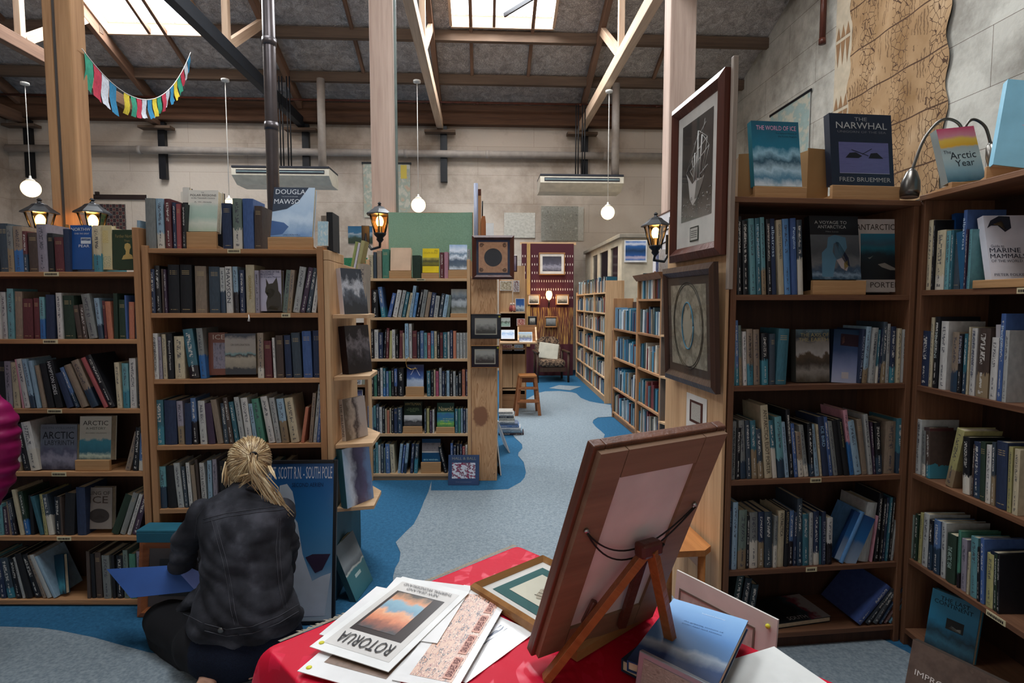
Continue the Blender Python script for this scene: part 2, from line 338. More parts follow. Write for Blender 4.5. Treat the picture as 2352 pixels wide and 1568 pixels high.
# floor: blue carpet with a grey-blue carpet path let into it
BLUE = weave('blue_carpet', '24506f', '2f6486', 90, big=40.0); GREY = weave('grey_blue_carpet', '707c84', '8b969c', 90, big=45.0)
mb = MB(); mb.add([room(XL, YF, -0.1), room(XR, YF, -0.1), room(XR, YB, -0.1), room(XL, YB, -0.1), room(XL, YF), room(XR, YF), room(XR, YB), room(XL, YB)], [(3, 2, 1, 0), (4, 5, 6, 7), (0, 1, 5, 4), (1, 2, 6, 5), (2, 3, 7, 6), (3, 0, 4, 7)])
struct(mb, 'floor', BLUE)
path_px = [(991, 1105), (984, 1130), (974, 1152), (963, 1180), (950, 1205), (934, 1220), (909, 1246), (920, 1270), (917, 1290), (908, 1305), (903, 1325), (902, 1380), (860, 1470), (760, 1530), (620, 1545), (480, 1530), (375, 1505), (343, 1500), (275, 1482), (215, 1465), (135, 1449), (90, 1443), (0, 1440), (-300, 1442)]
right_px = [(1500, 1190), (1440, 1100), (1401, 1037), (1393, 1022), (1386, 1008), (1389, 998), (1380, 990), (1369, 981), (1361, 971), (1363, 965), (1373, 959), (1405, 957), (1403, 930), (1375, 926), (1354, 922), (1334, 914), (1324, 904), (1314, 901), (1285, 898), (1252, 899), (1234, 903), (1195, 925), (1165, 960), (1172, 990), (1183, 1006), (1192, 1014), (1199, 1021), (1200, 1030), (1191, 1040), (1190, 1047), (1203, 1062), (1208, 1085), (1205, 1097), (1196, 1108), (1167, 1124), (1100, 1127), (990, 1127)]
pp = [at_z(x, y, 0) for x, y in path_px]; pp = [(p.x, p.y) for p in pp]
rp = [at_z(x, y, 0) for x, y in right_px]; rp = [(p.x, p.y) for p in rp]
poly = pp[::-1] + [] ; poly = [(p[0], p[1]) for p in path_px and pp]
full = poly + [(-4.5, 0.6), (-2, -1.5), (2.2, -1.5), (1.9, 1.9)] + rp
bm = bmesh.new(); vs = [bm.verts.new((x, y, 0.004)) for x, y in full]; f = bm.faces.new(vs); f.normal_update()
if f.normal.z < 0: f.normal_flip()
bmesh.ops.triangulate(bm, faces=[f]); me = bpy.data.meshes.new('floor'); bm.to_mesh(me); bm.free(); me.materials.append(GREY)
o = bpy.data.objects.new('floor', me); COL.objects.link(o); o['kind'] = 'structure'
mb = MB(); dp = [at_z(x, y, 0.004) for x, y in [(1261, 891), (1284, 884), (1335, 887), (1309, 896)]]; mb.add(dp, [(0, 1, 2, 3)]); struct(mb, 'floor', GREY)
# roof slabs with skylight openings
FOIL, nt, b = newmat('crinkled_foil'); L = nt.links; tc = N(nt, 'ShaderNodeTexCoord')
n1 = N(nt, 'ShaderNodeTexNoise', i_Scale=7.0, i_Detail=7.0, i_Distortion=1.2); L.new(tc.outputs['Object'], n1.inputs['Vector'])
vo = N(nt, 'ShaderNodeTexVoronoi', i_Scale=24.0); vo.feature = 'DISTANCE_TO_EDGE'; L.new(tc.outputs['Object'], vo.inputs['Vector'])
L.new(ramp(nt, n1.outputs['Fac'], [(0.3, hexc('a39a94')), (0.55, hexc('c6beb8')), (0.75, hexc('dfd9d4'))]), b.inputs['Base Color'])
b.inputs['Metallic'].default_value = 0.3; b.inputs['Roughness'].default_value = 0.5
ma = N(nt, 'ShaderNodeMath', operation='MULTIPLY_ADD'); ma.inputs[1].default_value = 0.25; L.new(ramp(nt, vo.outputs[0], [(0.0, (0, 0, 0, 1)), (0.06, (1, 1, 1, 1))]), ma.inputs[0]); L.new(n1.outputs['Fac'], ma.inputs[2])
bp = N(nt, 'ShaderNodeBump'); bp.inputs['Strength'].default_value = 0.8; bp.inputs['Distance'].default_value = 0.05; L.new(ma.outputs[0], bp.inputs['Height']); L.new(bp.outputs[0], b.inputs['Normal'])
xs = sorted({XL-0.2, XR+0.2} | {v for s in SKY for v in s[:2]}); ys = sorted({YF-0.2, RIDGE_Y, YB+0.2} | {v for s in SKY for v in s[2:]})
mb = MB()
for i in range(len(xs)-1):
    for j in range(len(ys)-1):
        cx, cy = (xs[i]+xs[i+1])/2, (ys[j]+ys[j+1])/2
        if any(a < cx < b_ and c < cy < d for a, b_, c, d in SKY): continue
        q = [(xs[i], ys[j]), (xs[i+1], ys[j]), (xs[i+1], ys[j+1]), (xs[i], ys[j+1])]
        def rz(y): return roof_z(y) if y != RIDGE_Y else EAVE_Z + ROOF_S*(EAVE_Y-RIDGE_Y)
        lo = [room(x, y, rz(y)) for x, y in q]; hi = [p + Vector((0, 0, 0.16)) for p in lo]
        mb.add(lo+hi, [(3, 2, 1, 0), (4, 5, 6, 7), (0, 1, 5, 4), (1, 2, 6, 5), (2, 3, 7, 6), (3, 0, 4, 7)])
struct(mb, 'ceiling', FOIL)
def beam(a, b, wdt, hgt, name, mat, label=None, cat='beam', group=None, parent=None):
    """timber between two points: width across, height up; the mesh runs along local Y so that its grain does too"""
    a, b = Vector(a), Vector(b); d = b-a; y = d.normalized(); x = y.cross(Vector((0, 0, 1)))
    x = x.normalized() if x.length > 1e-4 else Vector((1, 0, 0)); z = x.cross(y)
    M = Matrix((x, y, z)).transposed().to_4x4(); M.translation = a
    mb = MB(); mb.box(-wdt/2, wdt/2, 0, d.length, -hgt/2, hgt/2, bev=min(wdt, hgt)*0.06)
    o = mb.build(name, mat, parent, M)
    if label: tag(o, label, cat, group)
    return o
# skylight frames (timber trim round each opening, with glazing bar)
for k, (a, b_, c, d) in enumerate(SKY):
    t = thing('skylight_frame', ['roof skylight over the aisle, straight above the hanging globe lamps', 'roof skylight at far left, seen behind the dark diagonal beam', 'roof skylight above the middle bookcases', 'roof skylight above the red table', 'roof skylight above the left bookcase', 'roof skylight above the right-hand aisle shelves'][k], 'skylight')
    for (p, q) in (((a, c), (b_, c)), ((a, d), (b_, d)), ((a, c), (a, d)), ((b_, c), (b_, d))):
        beam(room(p[0], p[1], roof_z(p[1])+0.03), room(q[0], q[1], roof_z(q[1])+0.03), 0.05, 0.2, 'frame', BEAM_PALE, parent=t)
    if k == 0: beam(room(0.38, 10.2, roof_z(10.2)-0.06), room(1.12, 9.7, roof_z(9.7)-0.04), 0.035, 0.07, 'opening_stay', BLACK, parent=t)
    m_ = (a+b_)/2 - 0.15; beam(room(m_, c, roof_z(c)-0.02), room(m_, d, roof_z(d)-0.02), 0.05, 0.09, 'glazing_bar', BEAM_Y, parent=t)
WB = Plane(room(0, YB).x, room(0, YB).y, ROOM_A); WR = Plane(room(XR, 0).x, room(XR, 0).y, ROOM_A + PI/2)
# trusses
tx = [WB.uz(px, 305)[0] for px in (1334, 1012, 697, 369)] + [-9.3]
tn = ['second truss from the right wall', 'truss over the middle bookcase end', 'dark painted truss left of the flue', 'truss left of the dark truss', 'truss at the left wall']
NODE, ZT = 8.84, 5.2
for k, x in enumerate(tx):
    t = thing('roof_truss', 'timber roof truss, ' + tn[k], 'truss', None, 'roof trusses')
    mt = BLACKW if k == 2 else (BEAM_PALE if k in (0, 1) else BEAM_Y)
    beam(room(x, YF+0.05, ZT), room(x, YB-0.05, ZT), 0.13, 0.2, 'tie_beam', mt, parent=t)
    beam(room(x, RIDGE_Y, roof_z(RIDGE_Y)-0.3), room(x, YB-0.02, EAVE_Z-0.12), 0.09, 0.2, 'rafter', BEAM_Y, parent=t)
    beam(room(x, RIDGE_Y, roof_z(RIDGE_Y)-0.3), room(x, YF+0.02, roof_z(YF)-0.14), 0.09, 0.2, 'rafter', BEAM_Y, parent=t)
    beam(room(x, NODE, ZT+0.08), room(x, NODE+0.001, roof_z(NODE)-0.2), 0.09, 0.1, 'king_post', BEAM_PALE, parent=t)
    beam(room(x, NODE+0.08, ZT+0.1), room(x, 10.24, roof_z(10.24)-0.25), 0.08, 0.14, 'strut', BEAM_PALE, parent=t)
    mb = MB(); mb.box(-0.32, 0.32, -0.2, 0, -0.05, 0.0); o = mb.build('corbel', BEAM_X, t, WB.mat(x, -0.05, ZT-0.13))
    mb = MB(); mb.box(-0.07, 0.07, -0.1, 0, -1.05, 0.1); mb.build('bracket', BLACK, t, WB.mat(x+0.07, -0.02, ZT-0.12))
for y in (11.55, 10.58, 9.6, 8.6, 7.6, 6.6, 5.6, 4.2, 3.0, 1.8, 0.6, -0.6, -1.8):
    segs = [(XL, XR)]
    for (a, b_, c, d) in SKY:
        if c - 0.05 < y < d + 0.05:
            segs = [s for g in segs for s in ([(g[0], a), (b_, g[1])] if g[0] < a < g[1] else [g])]
    mb = MB()
    for s in segs: mb.box(s[0], s[1], -0.05, 0.05, -0.2, -0.02)
    o = mb.build('purlin', BEAM_X, None, Matrix.Translation(room(0, y, roof_z(y))) @ Matrix.Rotation(ROOM_A, 4, 'Z')); o['kind'] = 'structure'; o.name = 'trim_%d' % int(y*10+50)
mb = MB(); mb.box(XL, XR, -0.2, -0.02, -0.42, -0.02, bev=0.01); o = mb.build('trim_1', wood('eave_beam', '6a4a36', '3c2a20', 'X', 6, 0.85), None, WB.mat(0, 0, EAVE_Z)); o['kind'] = 'structure'
for k, x in enumerate([-8.2, -5.6, -2.3, -0.2, 0.9, 3.4]):       # battens on the foil between the purlins
    o = beam(room(x, 11.5, roof_z(11.5)-0.04), room(x, 9.6, roof_z(9.6)-0.04), 0.06, 0.07, 'trim_%d' % (200+k), BEAM_Y); o['kind'] = 'structure'
# pipes
def pipe(name, pts, r, mat, label, cat='pipe', couplings=()):
    t = thing(name, label, cat, Matrix.Translation(Vector(pts[0]))); I = Matrix.Translation(-Vector(pts[0]))
    mb = MB(); mb.tube(pts, r, 14, I); mb.build('pipe_run', mat, t)
    for c in couplings:
        a = Vector(c); dirv = (Vector(pts[-1])-Vector(pts[0])).normalized()*0.04
        mb = MB(); mb.tube([a-dirv, a+dirv], r*1.15, 14, I); mb.build('coupling', mat, t)
    return t
PIPEW = plain('painted_pipe', 'a79d94', 0.5); FLUE = plain('flue_steel', '5a5455', 0.35, 0.6)
zp = WB.uz(1020, 352, -0.2)[1]
pipe('wall_pipe', [room(XL+0.1, YB-0.16, zp), room(XR-0.1, YB-0.16, zp)], 0.075, PIPEW, 'pale painted pipe running along the back wall above the air conditioners', couplings=[room(x, YB-0.16, zp) for x in (-7, -4, -1.6, 0.1, 2.6)])
pipe('sprinkler_pipe', [room(XL+0.1, 11.85, roof_z(11.85)-0.32), room(XR-0.1, 11.85, roof_z(11.85)-0.32)], 0.022, FRAME_BR, 'thin dark sprinkler pipe slung under the foil roof', couplings=[room(x, 11.85, roof_z(11.85)-0.33) for x in (-7.5, -5, -2.2, -0.1, 2.0, 3.6)])
for px, lab, Y in ((1414, 'pale vertical pipe coming down to the right air conditioner', 11.45), (739, 'pale vertical pipe coming down to the left air conditioner', 11.2)):
    p = at_y(px, 300, Y); pipe('drop_pipe', [(p.x, p.y, 4.0), (p.x, p.y, 5.75)], 0.075, PIPEW, lab)
p = at_y(624, 300, 6.5); pipe('stove_flue', [(p.x, p.y, 0.02), (p.x, p.y, roof_z(6.3)-0.05)], 0.068, FLUE, 'dark steel flue pipe rising behind the DOUGLAS MAWSON book', couplings=[(p.x, p.y, 3.45), (p.x, p.y, 4.36)])
u_, z_ = WR.uz(1893, 60, 0.1); pipe('wall_conduit', [WR.pt(u_, 0.12, WR.uz(1894, 98, 0.1)[1]), WR.pt(u_, 0.12, 6.6)], 0.045, FRAME_BR, 'dark brown pipe stub hanging on the right wall beside the bark cloth', couplings=[WR.pt(u_, 0.12, WR.uz(1894, 98, 0.1)[1]+0.03)])
# posts
def post(px0, px1, Y, py, name, mat, label, thick=0.22):
    a, b = at_y(px0, py, Y), at_y(px1, py, Y); wd = b.x-a.x
    t = thing(name, label, 'post', Matrix.Translation((a.x+wd/2, Y+thick/2, 0)) @ Matrix.Rotation(ROOM_A, 4, 'Z'))
    return t, wd
rz_ = roof_z(5.9)-0.45
t, wd = post(850, 903, 5.9, 300, 'timber_post', POST_PALE, 'pale cracked timber post behind the green cloth with a carriage lamp on it')
MB().box(-wd/2, wd/2, -0.11, 0.11, 0, rz_, bev=0.012).build('shaft', POST_PALE, t)
MB().tube([(wd/2+0.02, -0.08, 0), (wd/2+0.02, -0.08, rz_)], 0.014, 8).build('shaded_edge_strip', plain('shaded_edge_strip', '7f8a84', 0.4), t)  # thin tube added to stand in for the post's shaded right side
t, wd = post(1537, 1597, 6.6, 150, 'timber_post', POST_PALE, 'pale timber post behind the tall framed ship picture')
MB().box(-wd/2, wd/2, -0.12, 0.12, 0, roof_z(6.6)-0.45, bev=0.012).build('shaft', POST_PALE, t)
t, wd = post(101, 168, 4.75, 300, 'timber_post', BEAM_Z, 'heavy double timber post at left with flag bunting tied to it')
MB().box(-wd/2, -wd/2+wd*0.30, -0.07, 0.07, 0, 6.2, bev=0.01).build('narrow_timber', BEAM_Z, t)
MB().box(-wd/2+wd*0.31, -wd/2+wd*0.45, -0.06, 0.06, 0, 6.2).build('steel_strap', plain('weathered_strap', '4a4440', 0.6), t)
MB().box(-wd/2+wd*0.46, wd/2, -0.09, 0.09, 0, 6.2, bev=0.014).build('broad_timber', BEAM_Z, t)
# air conditioners
ACB = plain('ac_casing', 'cfc8b8', 0.4); ACD = plain('ac_vent', '2a2c34', 0.5)
for px0, px1, pyt, Y, lab in ((1241, 1435, 403, 11.2, 'ceiling-hung cream air conditioner over the central aisle'), (531, 752, 384, 10.3, 'ceiling-hung cream air conditioner half hidden by the flue pipe')):
    a, b = at_y(px0, pyt, Y), at_y(px1, pyt, Y); W = (b-a).length; H = 0.26
    t = thing('air_conditioner', lab, 'air conditioner', Matrix.Translation(a) @ Matrix.Rotation(ROOM_A, 4, 'Z'))
    M = Matrix(((0, 1, 0, 0), (1, 0, 0, 0), (0, 0, 1, 0), (0, 0, 0, 1)))
    MB().prism([(0, -0.02), (0.02, 0), (0.65, 0), (0.65, -H), (0.22, -H), (0, -0.13)], 0, W, M).build('casing', ACB, t)
    MB().box(0, W, 0.0, 0.65, 0, 0.035).build('lid', ACD, t)
    MB().box(0.08, W-0.08, -0.008, 0.02, -0.10, -0.035).build('air_outlet', ACD, t)
    MB().box(0.09, W-0.09, -0.014, -0.008, -0.075, -0.06).build('louvre', plain('ac_louvre', '8fa5a8', 0.3), t)
    for k, xx in enumerate((0.45*W, 0.48*W, 0.53*W, 0.56*W)): MB().tube([(xx, 0.3, 0.02), (xx, 0.3, 1.45 if Y > 11 else 1.7)], 0.012, 6).build('hanger_rod', BLACK, t)
# globe pendants
GLOBE = emit('lit_opal_globe', 'ffe6b0', 2.6); CORD = plain('white_cord', 'd8d4cc', 0.6)
for (gx, gy, cx_, cy_, r, lab, Y) in ((961, 471, 957, 185, 0.115, 'lit white globe lamp hanging over the green cloth', 9.26), (1396, 488, 1401, 208, 0.115, 'lit white globe lamp hanging under the right air conditioner', 9.7), (71, 433, 65, 190, 0.135, 'lit white globe lamp hanging at far left beside the timber post', 9.3), (527, 474, 520, 182, 0.115, 'globe lamp hanging behind the books on the middle bookcase, only its cap showing', 9.2)):
    p = at_y(gx, gy, Y); zt = at_y(cx_, cy_, Y).z
    t = thing('globe_pendant', lab, 'lamp', Matrix.Translation(p), 'globe pendant lamps')
    MB().ball((0, 0, 0), r, 24, 14).build('glass_globe', GLOBE, t)
    MB().lathe([(r*0.5, r*0.88), (r*0.42, r*1.05), (r*0.15, r*1.2), (r*0.1, r*1.5)], 16).build('cap', CORD, t)
    MB().tube([(0, 0, r*1.4), (0, 0, zt-p.z)], 0.006, 6).build('cord', CORD, t)
    MB().lathe([(0.01, zt-p.z-0.04), (0.06, zt-p.z-0.03), (0.06, zt-p.z)], 16).build('ceiling_rose', CORD, t)
    l = bpy.data.lights.new('globe_light', 'POINT'); l.energy = 14; l.color = (1, 0.8, 0.5); l.shadow_soft_size = r*1.2
    o = bpy.data.objects.new('globe_light', l); COL.objects.link(o); o.location = p + Vector((0, 0, -r*1.3))
# carriage lamps
LGL = glass('lamp_glass', 'ffd9a0'); BULB = emit('lit_bulb', 'ffd080', 30.0)
def carriage_lamp(p, s, label, arm=(0.0, 0.12, -0.12)):
    t = thing('carriage_lamp', label, 'lamp', Matrix.Translation(p) @ Matrix.Rotation(R(20), 4, 'Z') @ Matrix.Scale(s, 4))
    def fr(r, z): return [(r*math.cos(PI/3*k+0.3), r*math.sin(PI/3*k+0.3), z) for k in range(6)]
    mb = MB(); mb.lathe([(0.135, 0.0), (0.13, 0.012), (0.07, 0.055), (0.05, 0.075), (0.02, 0.085), (0.012, 0.1), (0.02, 0.11), (0.008, 0.125)], 6, Matrix.Rotation(0.3, 4, 'Z'), smooth=False); mb.build('hood', BLACK, t)
    for k in range(6):
        a, b = Vector(fr(0.1, 0)[k]), Vector(fr(0.055, -0.17)[k]); MB().tube([a, b], 0.006, 6).build('cage_bar', BLACK, t)
    mb = MB(); mb.add(fr(0.096, 0)+fr(0.052, -0.17), [(k, (k+1) % 6, (k+1) % 6+6, k+6) for k in range(6)]); mb.build('glass_pane', LGL, t)
    MB().ball((0, 0, -0.06), 0.036, 14, 10, sc=(1, 1, 1.5)).build('bulb', BULB, t)
    mb = MB(); mb.lathe([(0.02, -0.08), (0.022, -0.165), (0.062, -0.17), (0.055, -0.19), (0.03, -0.215), (0.035, -0.235), (0.015, -0.26)], 12); mb.build('base_cup', BLACK, t)
    A = Vector(arm); mb = MB(); mb.tube([(0, 0, -0.25), (0.0, 0.02, -0.3), (A.x*0.6, A.y*0.6, -0.31), (A.x, A.y, -0.22), A+Vector((0, 0.01, -0.02))], 0.013, 8)
    mb.box(A.x-0.04, A.x+0.04, A.y, A.y+0.015, A.z-0.12, A.z+0.06, bev=0.004); mb.build('wall_arm', BLACK, t)
    l = bpy.data.lights.new('lamp_light', 'POINT'); l.energy = 9*s; l.color = (1, 0.66, 0.3); l.shadow_soft_size = 0.04
    o = bpy.data.objects.new('lamp_light', l); COL.objects.link(o); o.location = Vector(p) + Vector((0, -0.03*s, -0.05*s)); return t
carriage_lamp(at_y(872, 494, 5.55), 1.0, 'lit black carriage lamp on the pale post beside the green cloth', (-0.10, 0.345, -0.12))
carriage_lamp(at_y(1506, 520, 5.2), 1.0, 'lit black carriage lamp above the aisle shelves beside the tall ship frame', (0.2, 0.06, -0.12))
carriage_lamp(at_y(213, 491, 4.45), 0.95, 'lit black carriage lamp right of the heavy double post', (-0.12, 0.25, -0.12))
carriage_lamp(at_y(92, 490, 4.55), 0.95, 'lit black carriage lamp left of the heavy double post', (0.14, 0.2, -0.12))
# prayer flags
t = thing('flag_bunting', 'string of small red, white, blue, yellow and green cloth flags across the left ceiling', 'bunting')
P0, P1 = at_y(188, 112, 4.86), at_y(438, 120, 8.2)
def cat(s): p = P0.lerp(P1, s); p.z -= 0.52*4*s*(1-s); return p
MB().tube([cat(i/40) for i in range(41)], 0.004, 6).build('string', CORD, t)
FC = {'g': '2f8f72', 'r': 'b8334a', 'w': 'c8ccd4', 'b': '2d7fa8', 'y': 'd8c13a'}
seqf = 'grwb.ygrwbygrwbygrwb'; ns = len(seqf)
random.seed(3)
for k, c in enumerate(seqf):
    if c == '.': continue
    s = 0.012 + k*0.049; a, b = cat(s), cat(min(1, s+(0.042 if k > 4 else 0.045))); dn = Vector((0.015*random.uniform(-1, 1), 0.02*random.uniform(-1, 1), -0.2 if k > 3 else -0.27))
    d = (b-a)*(1.0)
    mb = MB(); g = []
    for i in range(5):
        for j in range(5):
            q = a + d*(i/4) + dn*(j/4) + Vector((0.012*math.sin(j*1.3+k)*j/4, 0.012*math.sin(i*1.7+j+k)*j/4, 0)); g.append(q)
    mb.add(g, [(i*5+j, i*5+j+1, (i+1)*5+j+1, (i+1)*5+j) for i in range(4) for j in range(4)], smooth=True)
    mb.build('flag', plain('flag_'+c, FC[c], 0.8, scale=40, var=0.2), t)
# things hung on walls
def hang(plane, px0, py0, px1, py1, name, label, cat, mat, rod=None, thick=0.006, off=-0.03):
    u0, z1 = plane.uz(px0, py0, off); u1, z0 = plane.uz(px1, py1, off)
    if u1 < u0: u0, u1 = u1, u0
    if z1 < z0: z0, z1 = z1, z0
    t = thing(name, label, cat, plane.mat(u0, off, z0)); W, H = u1-u0, z1-z0
    mb = MB(); mb.box(0, W, 0.001, thick, 0, H, mi=1); mb.quad((0, 0, 0), (W, 0, 0), (W, 0, H), (0, 0, H)); mb.build('sheet', [mat, WHITE], t)
    if rod: MB().box(-0.03, W+0.03, -0.008, thick+0.006, H-0.02, H+0.02).build('top_rod', rod, t)
    return t, W, H
MAPA = art('faded_map_a', [(0.2, 'b7b8a8'), (0.42, 'c3bfae'), (0.5, '9aa79a'), (0.6, 'bcab92'), (0.66, 'b98f7c'), (0.8, 'c8c4b4')], 5, 0.5, 'n')
MAPG = art('grey_map', [(0.3, '77756c'), (0.45, '9c9a90'), (0.55, '85847a'), (0.7, 'b3b0a6')], 9, 0.6, 'n', detail=10)
MAPL = art('pale_map', [(0.3, 'a8a49a'), (0.5, 'b9b5aa'), (0.7, 'c6c2b8')], 12, 0.6, 'n', detail=10)
t, W, H = hang(WB, 834, 374, 943, 500, 'wall_map', 'rolled-down coloured map on the back wall behind the pale post', 'map', MAPA, BLACK)
mb = MB(); mb.box(W*0.8, W*0.93, -0.003, 0, H*0.72, H*0.97); mb.build('land_patch', art('yellow_land', [(0.4, 'c8bfa6'), (0.5, 'd0b840')], 6, 0.6, 'n'), t)
hang(WB, 1158, 488, 1229, 546, 'wall_map', 'small pale grey map on the back wall left of the darker grey map', 'map', MAPL)
hang(WB, 1243, 473, 1328, 553, 'wall_map', 'darker grey relief map on the back wall above the maroon hanging', 'map', MAPG)
hang(WB, 1328, 475, 1340, 553, 'wall_map', 'narrow pale map strip right of the darker grey relief map', 'map', MAPL)
t, W, H = hang(WB, 200, 446, 337, 459, 'sign_board', 'long dark wooden sign board on the back wall above the patterned rug', 'sign', plain('dark_sign', '2e2220', 0.5), thick=0.04)
mb = MB(); mb.ball((W*0.16, -0.01, H*0.5), 0.05, 10, 6, sc=(1.6, 0.3, 0.5)); mb.box(W*0.14, W*0.2, -0.02, 0.02, H, H*1.5); mb.build('carved_motif', plain('dark_sign', '2e2220'), t)
RUG, nt, b = newmat('patterned_rug'); L = nt.links; uv = N(nt, 'ShaderNodeUVMap'); mp = N(nt, 'ShaderNodeMapping'); mp.inputs['Scale'].default_value = (9, 6, 1); mp.inputs['Rotation'].default_value = (0, 0, R(45)); L.new(uv.outputs[0], mp.inputs[0])
ck = N(nt, 'ShaderNodeTexVoronoi', i_Scale=1.0); ck.distance = 'MANHATTAN'; ck.inputs['Randomness'].default_value = 0.0; L.new(mp.outputs[0], ck.inputs['Vector'])
L.new(ramp(nt, ck.outputs['Distance'], [(0, hexc('6e2a2c')), (0.2, hexc('231a1e')), (0.38, hexc('a08f80')), (0.46, hexc('2c1f26'))], 'CONSTANT'), b.inputs['Base Color'])
hang(WB, 197, 468, 291, 540, 'hanging_rug', 'dark red and cream diamond-patterned rug on the back wall', 'rug', RUG)
LAND = art('mountain_painting', [(0.0, '1c2c20'), (0.3, '24382c'), (0.42, '4a6a78'), (0.55, '8c98a0'), (0.62, '2c6080'), (1, '1e5578')], 4, 0.25)
hang(WB, 799, 519, 856, 559, 'landscape_painting', 'dark blue-green mountain painting on the back wall left of the carriage lamp', 'painting', LAND, thick=0.03)
hang(Plane(0, 7.4, 0), 790, 592, 846, 665, 'notice_board', 'green flecked board behind the end of the middle bookcase', 'board', art('green_fleck', [(0.4, '1d6a48'), (0.6, '2f8a60')], 30, 0.8, 'n'), thick=0.02)
WR2 = Plane(room(XR, 0).x, room(XR, 0).y, ROOM_A - PI/2)
hang(WR2, 1770, 266, 1856, 350, 'wall_map', 'faded blue map on the right wall behind the WORLD OF ICE book', 'map', art('faded_blue_map', [(0.3, '9cb0ac'), (0.5, '8fa39f'), (0.6, 'b7b3a2')], 6, 0.5, 'n'), BLACK)
# bark cloth
TAPA, nt, b = newmat('bark_cloth'); L = nt.links; uv = N(nt, 'ShaderNodeUVMap')
sp = N(nt, 'ShaderNodeSeparateXYZ'); L.new(uv.outputs[0], sp.inputs[0])
v1 = N(nt, 'ShaderNodeTexVoronoi', i_Scale=11.0); v1.feature = 'DISTANCE_TO_EDGE'; L.new(uv.outputs[0], v1.inputs['Vector'])
v2 = N(nt, 'ShaderNodeTexVoronoi', i_Scale=2.6); v2.feature = 'DISTANCE_TO_EDGE'; L.new(uv.outputs[0], v2.inputs['Vector'])
wv = N(nt, 'ShaderNodeTexWave', i_Scale=5.0, i_Distortion=6.0, i_Detail=2.0, i_Detail_Scale=2.0); L.new(uv.outputs[0], wv.inputs['Vector'])
def M2(op, a, c):
    n = N(nt, 'ShaderNodeMath', operation=op)
    for i, x in enumerate((a, c)):
        if isinstance(x, (int, float)): n.inputs[i].default_value = x
        else: L.new(x, n.inputs[i])
    return n.outputs[0]
band = M2('GREATER_THAN', M2('SINE', M2('MULTIPLY', sp.outputs[0], 7.5), 0), 0.1)
dense = M2('MULTIPLY', M2('LESS_THAN', v1.outputs[0], 0.035), band)
motif = M2('MULTIPLY', M2('MULTIPLY', M2('LESS_THAN', wv.outputs['Fac'], 0.25), M2('GREATER_THAN', v2.outputs[0], 0.13)), M2('SUBTRACT', 1.0, band))
grid = M2('LESS_THAN', M2('FRACT', M2('ADD', M2('MULTIPLY', sp.outputs[1], 1.6), M2('MULTIPLY', sp.outputs[0], 0.02)), 0), 0.03)
ln = M2('MAXIMUM', M2('MAXIMUM', dense, M2('MULTIPLY', motif, 0.6)), grid)
no = N(nt, 'ShaderNodeTexNoise', i_Scale=1.6, i_Detail=8.0); L.new(uv.outputs[0], no.inputs['Vector'])
bc = ramp(nt, no.outputs['Fac'], [(0.3, hexc('84643f')), (0.55, hexc('a38460')), (0.75, hexc('b89c7a'))])
mx = N(nt, 'ShaderNodeMix', data_type='RGBA'); L.new(ln, mx.inputs[0]); L.new(bc, mx.inputs[6]); mx.inputs[7].default_value = hexc('4a3220'); L.new(mx.outputs[2], b.inputs['Base Color']); b.inputs['Roughness'].default_value = 0.95
u_a, z_a = WR.uz(2168, 300, 0.03); u_b, _ = WR.uz(1945, 300, 0.03); zb = WR.uz(2120, 455, 0.03)[1]; zt = 6.7
mb = MB(); nx, nz = 24, 50; g = []; uvl = []
zz = [zb + (zt-zb)*j/nz for j in range(nz+1)]
for j in range(nz+1):
    for i in range(nx+1):
        u = u_a + (u_b-u_a)*i/nx; e = 0.03*math.sin(j*0.9)
        g.append(WR.pt(u + (e if i in (0, nx) else 0), 0.03+0.012*math.sin(i*0.8+j*0.35), zz[j])); uvl.append((i/nx*2.4, zz[j]))
fs = [(j*(nx+1)+i, j*(nx+1)+i+1, (j+1)*(nx+1)+i+1, (j+1)*(nx+1)+i) for j in range(nz) for i in range(nx)]
mb.add(g, fs, smooth=True, uvs=[[uvl[k] for k in f] for f in fs])
t = thing('bark_cloth_hanging', 'tall brown patterned bark cloth hanging on the right wall', 'hanging')
mb.build('cloth', TAPA, t)
PALEB = plain('pale_bark', 'b9ac96', 0.95); BRT = plain('brown_bark', '8a6a4c', 0.95)
uc = u_b + 0.36; mb = MB(); mb.add([WR.pt(u_b-0.02, 0.022, zb), WR.pt(uc, 0.022, zb), WR.pt(uc, 0.022, zt), WR.pt(u_b-0.02, 0.022, zt)], [(0, 1, 2, 3)]); mb.build('pale_border', PALEB, t)
k = 0; z = zb
while z < zt-0.6:
    for q in range(3):
        mb = MB(); uu = u_b + 0.02 + q*0.11; mb.add([WR.pt(uu, 0.026, z+0.55), WR.pt(uu+0.1, 0.026, z+0.55), WR.pt(uu+0.05, 0.026, z+0.2), ], [(0, 1, 2)]); mb.add([WR.pt(uu, 0.026, z+0.6), WR.pt(uu+0.1, 0.026, z+0.6), WR.pt(uu+0.05, 0.026, z+0.78), ], [(0, 1, 2)]); mb.build('tooth_motif', BRT, t)
    z += 1.0
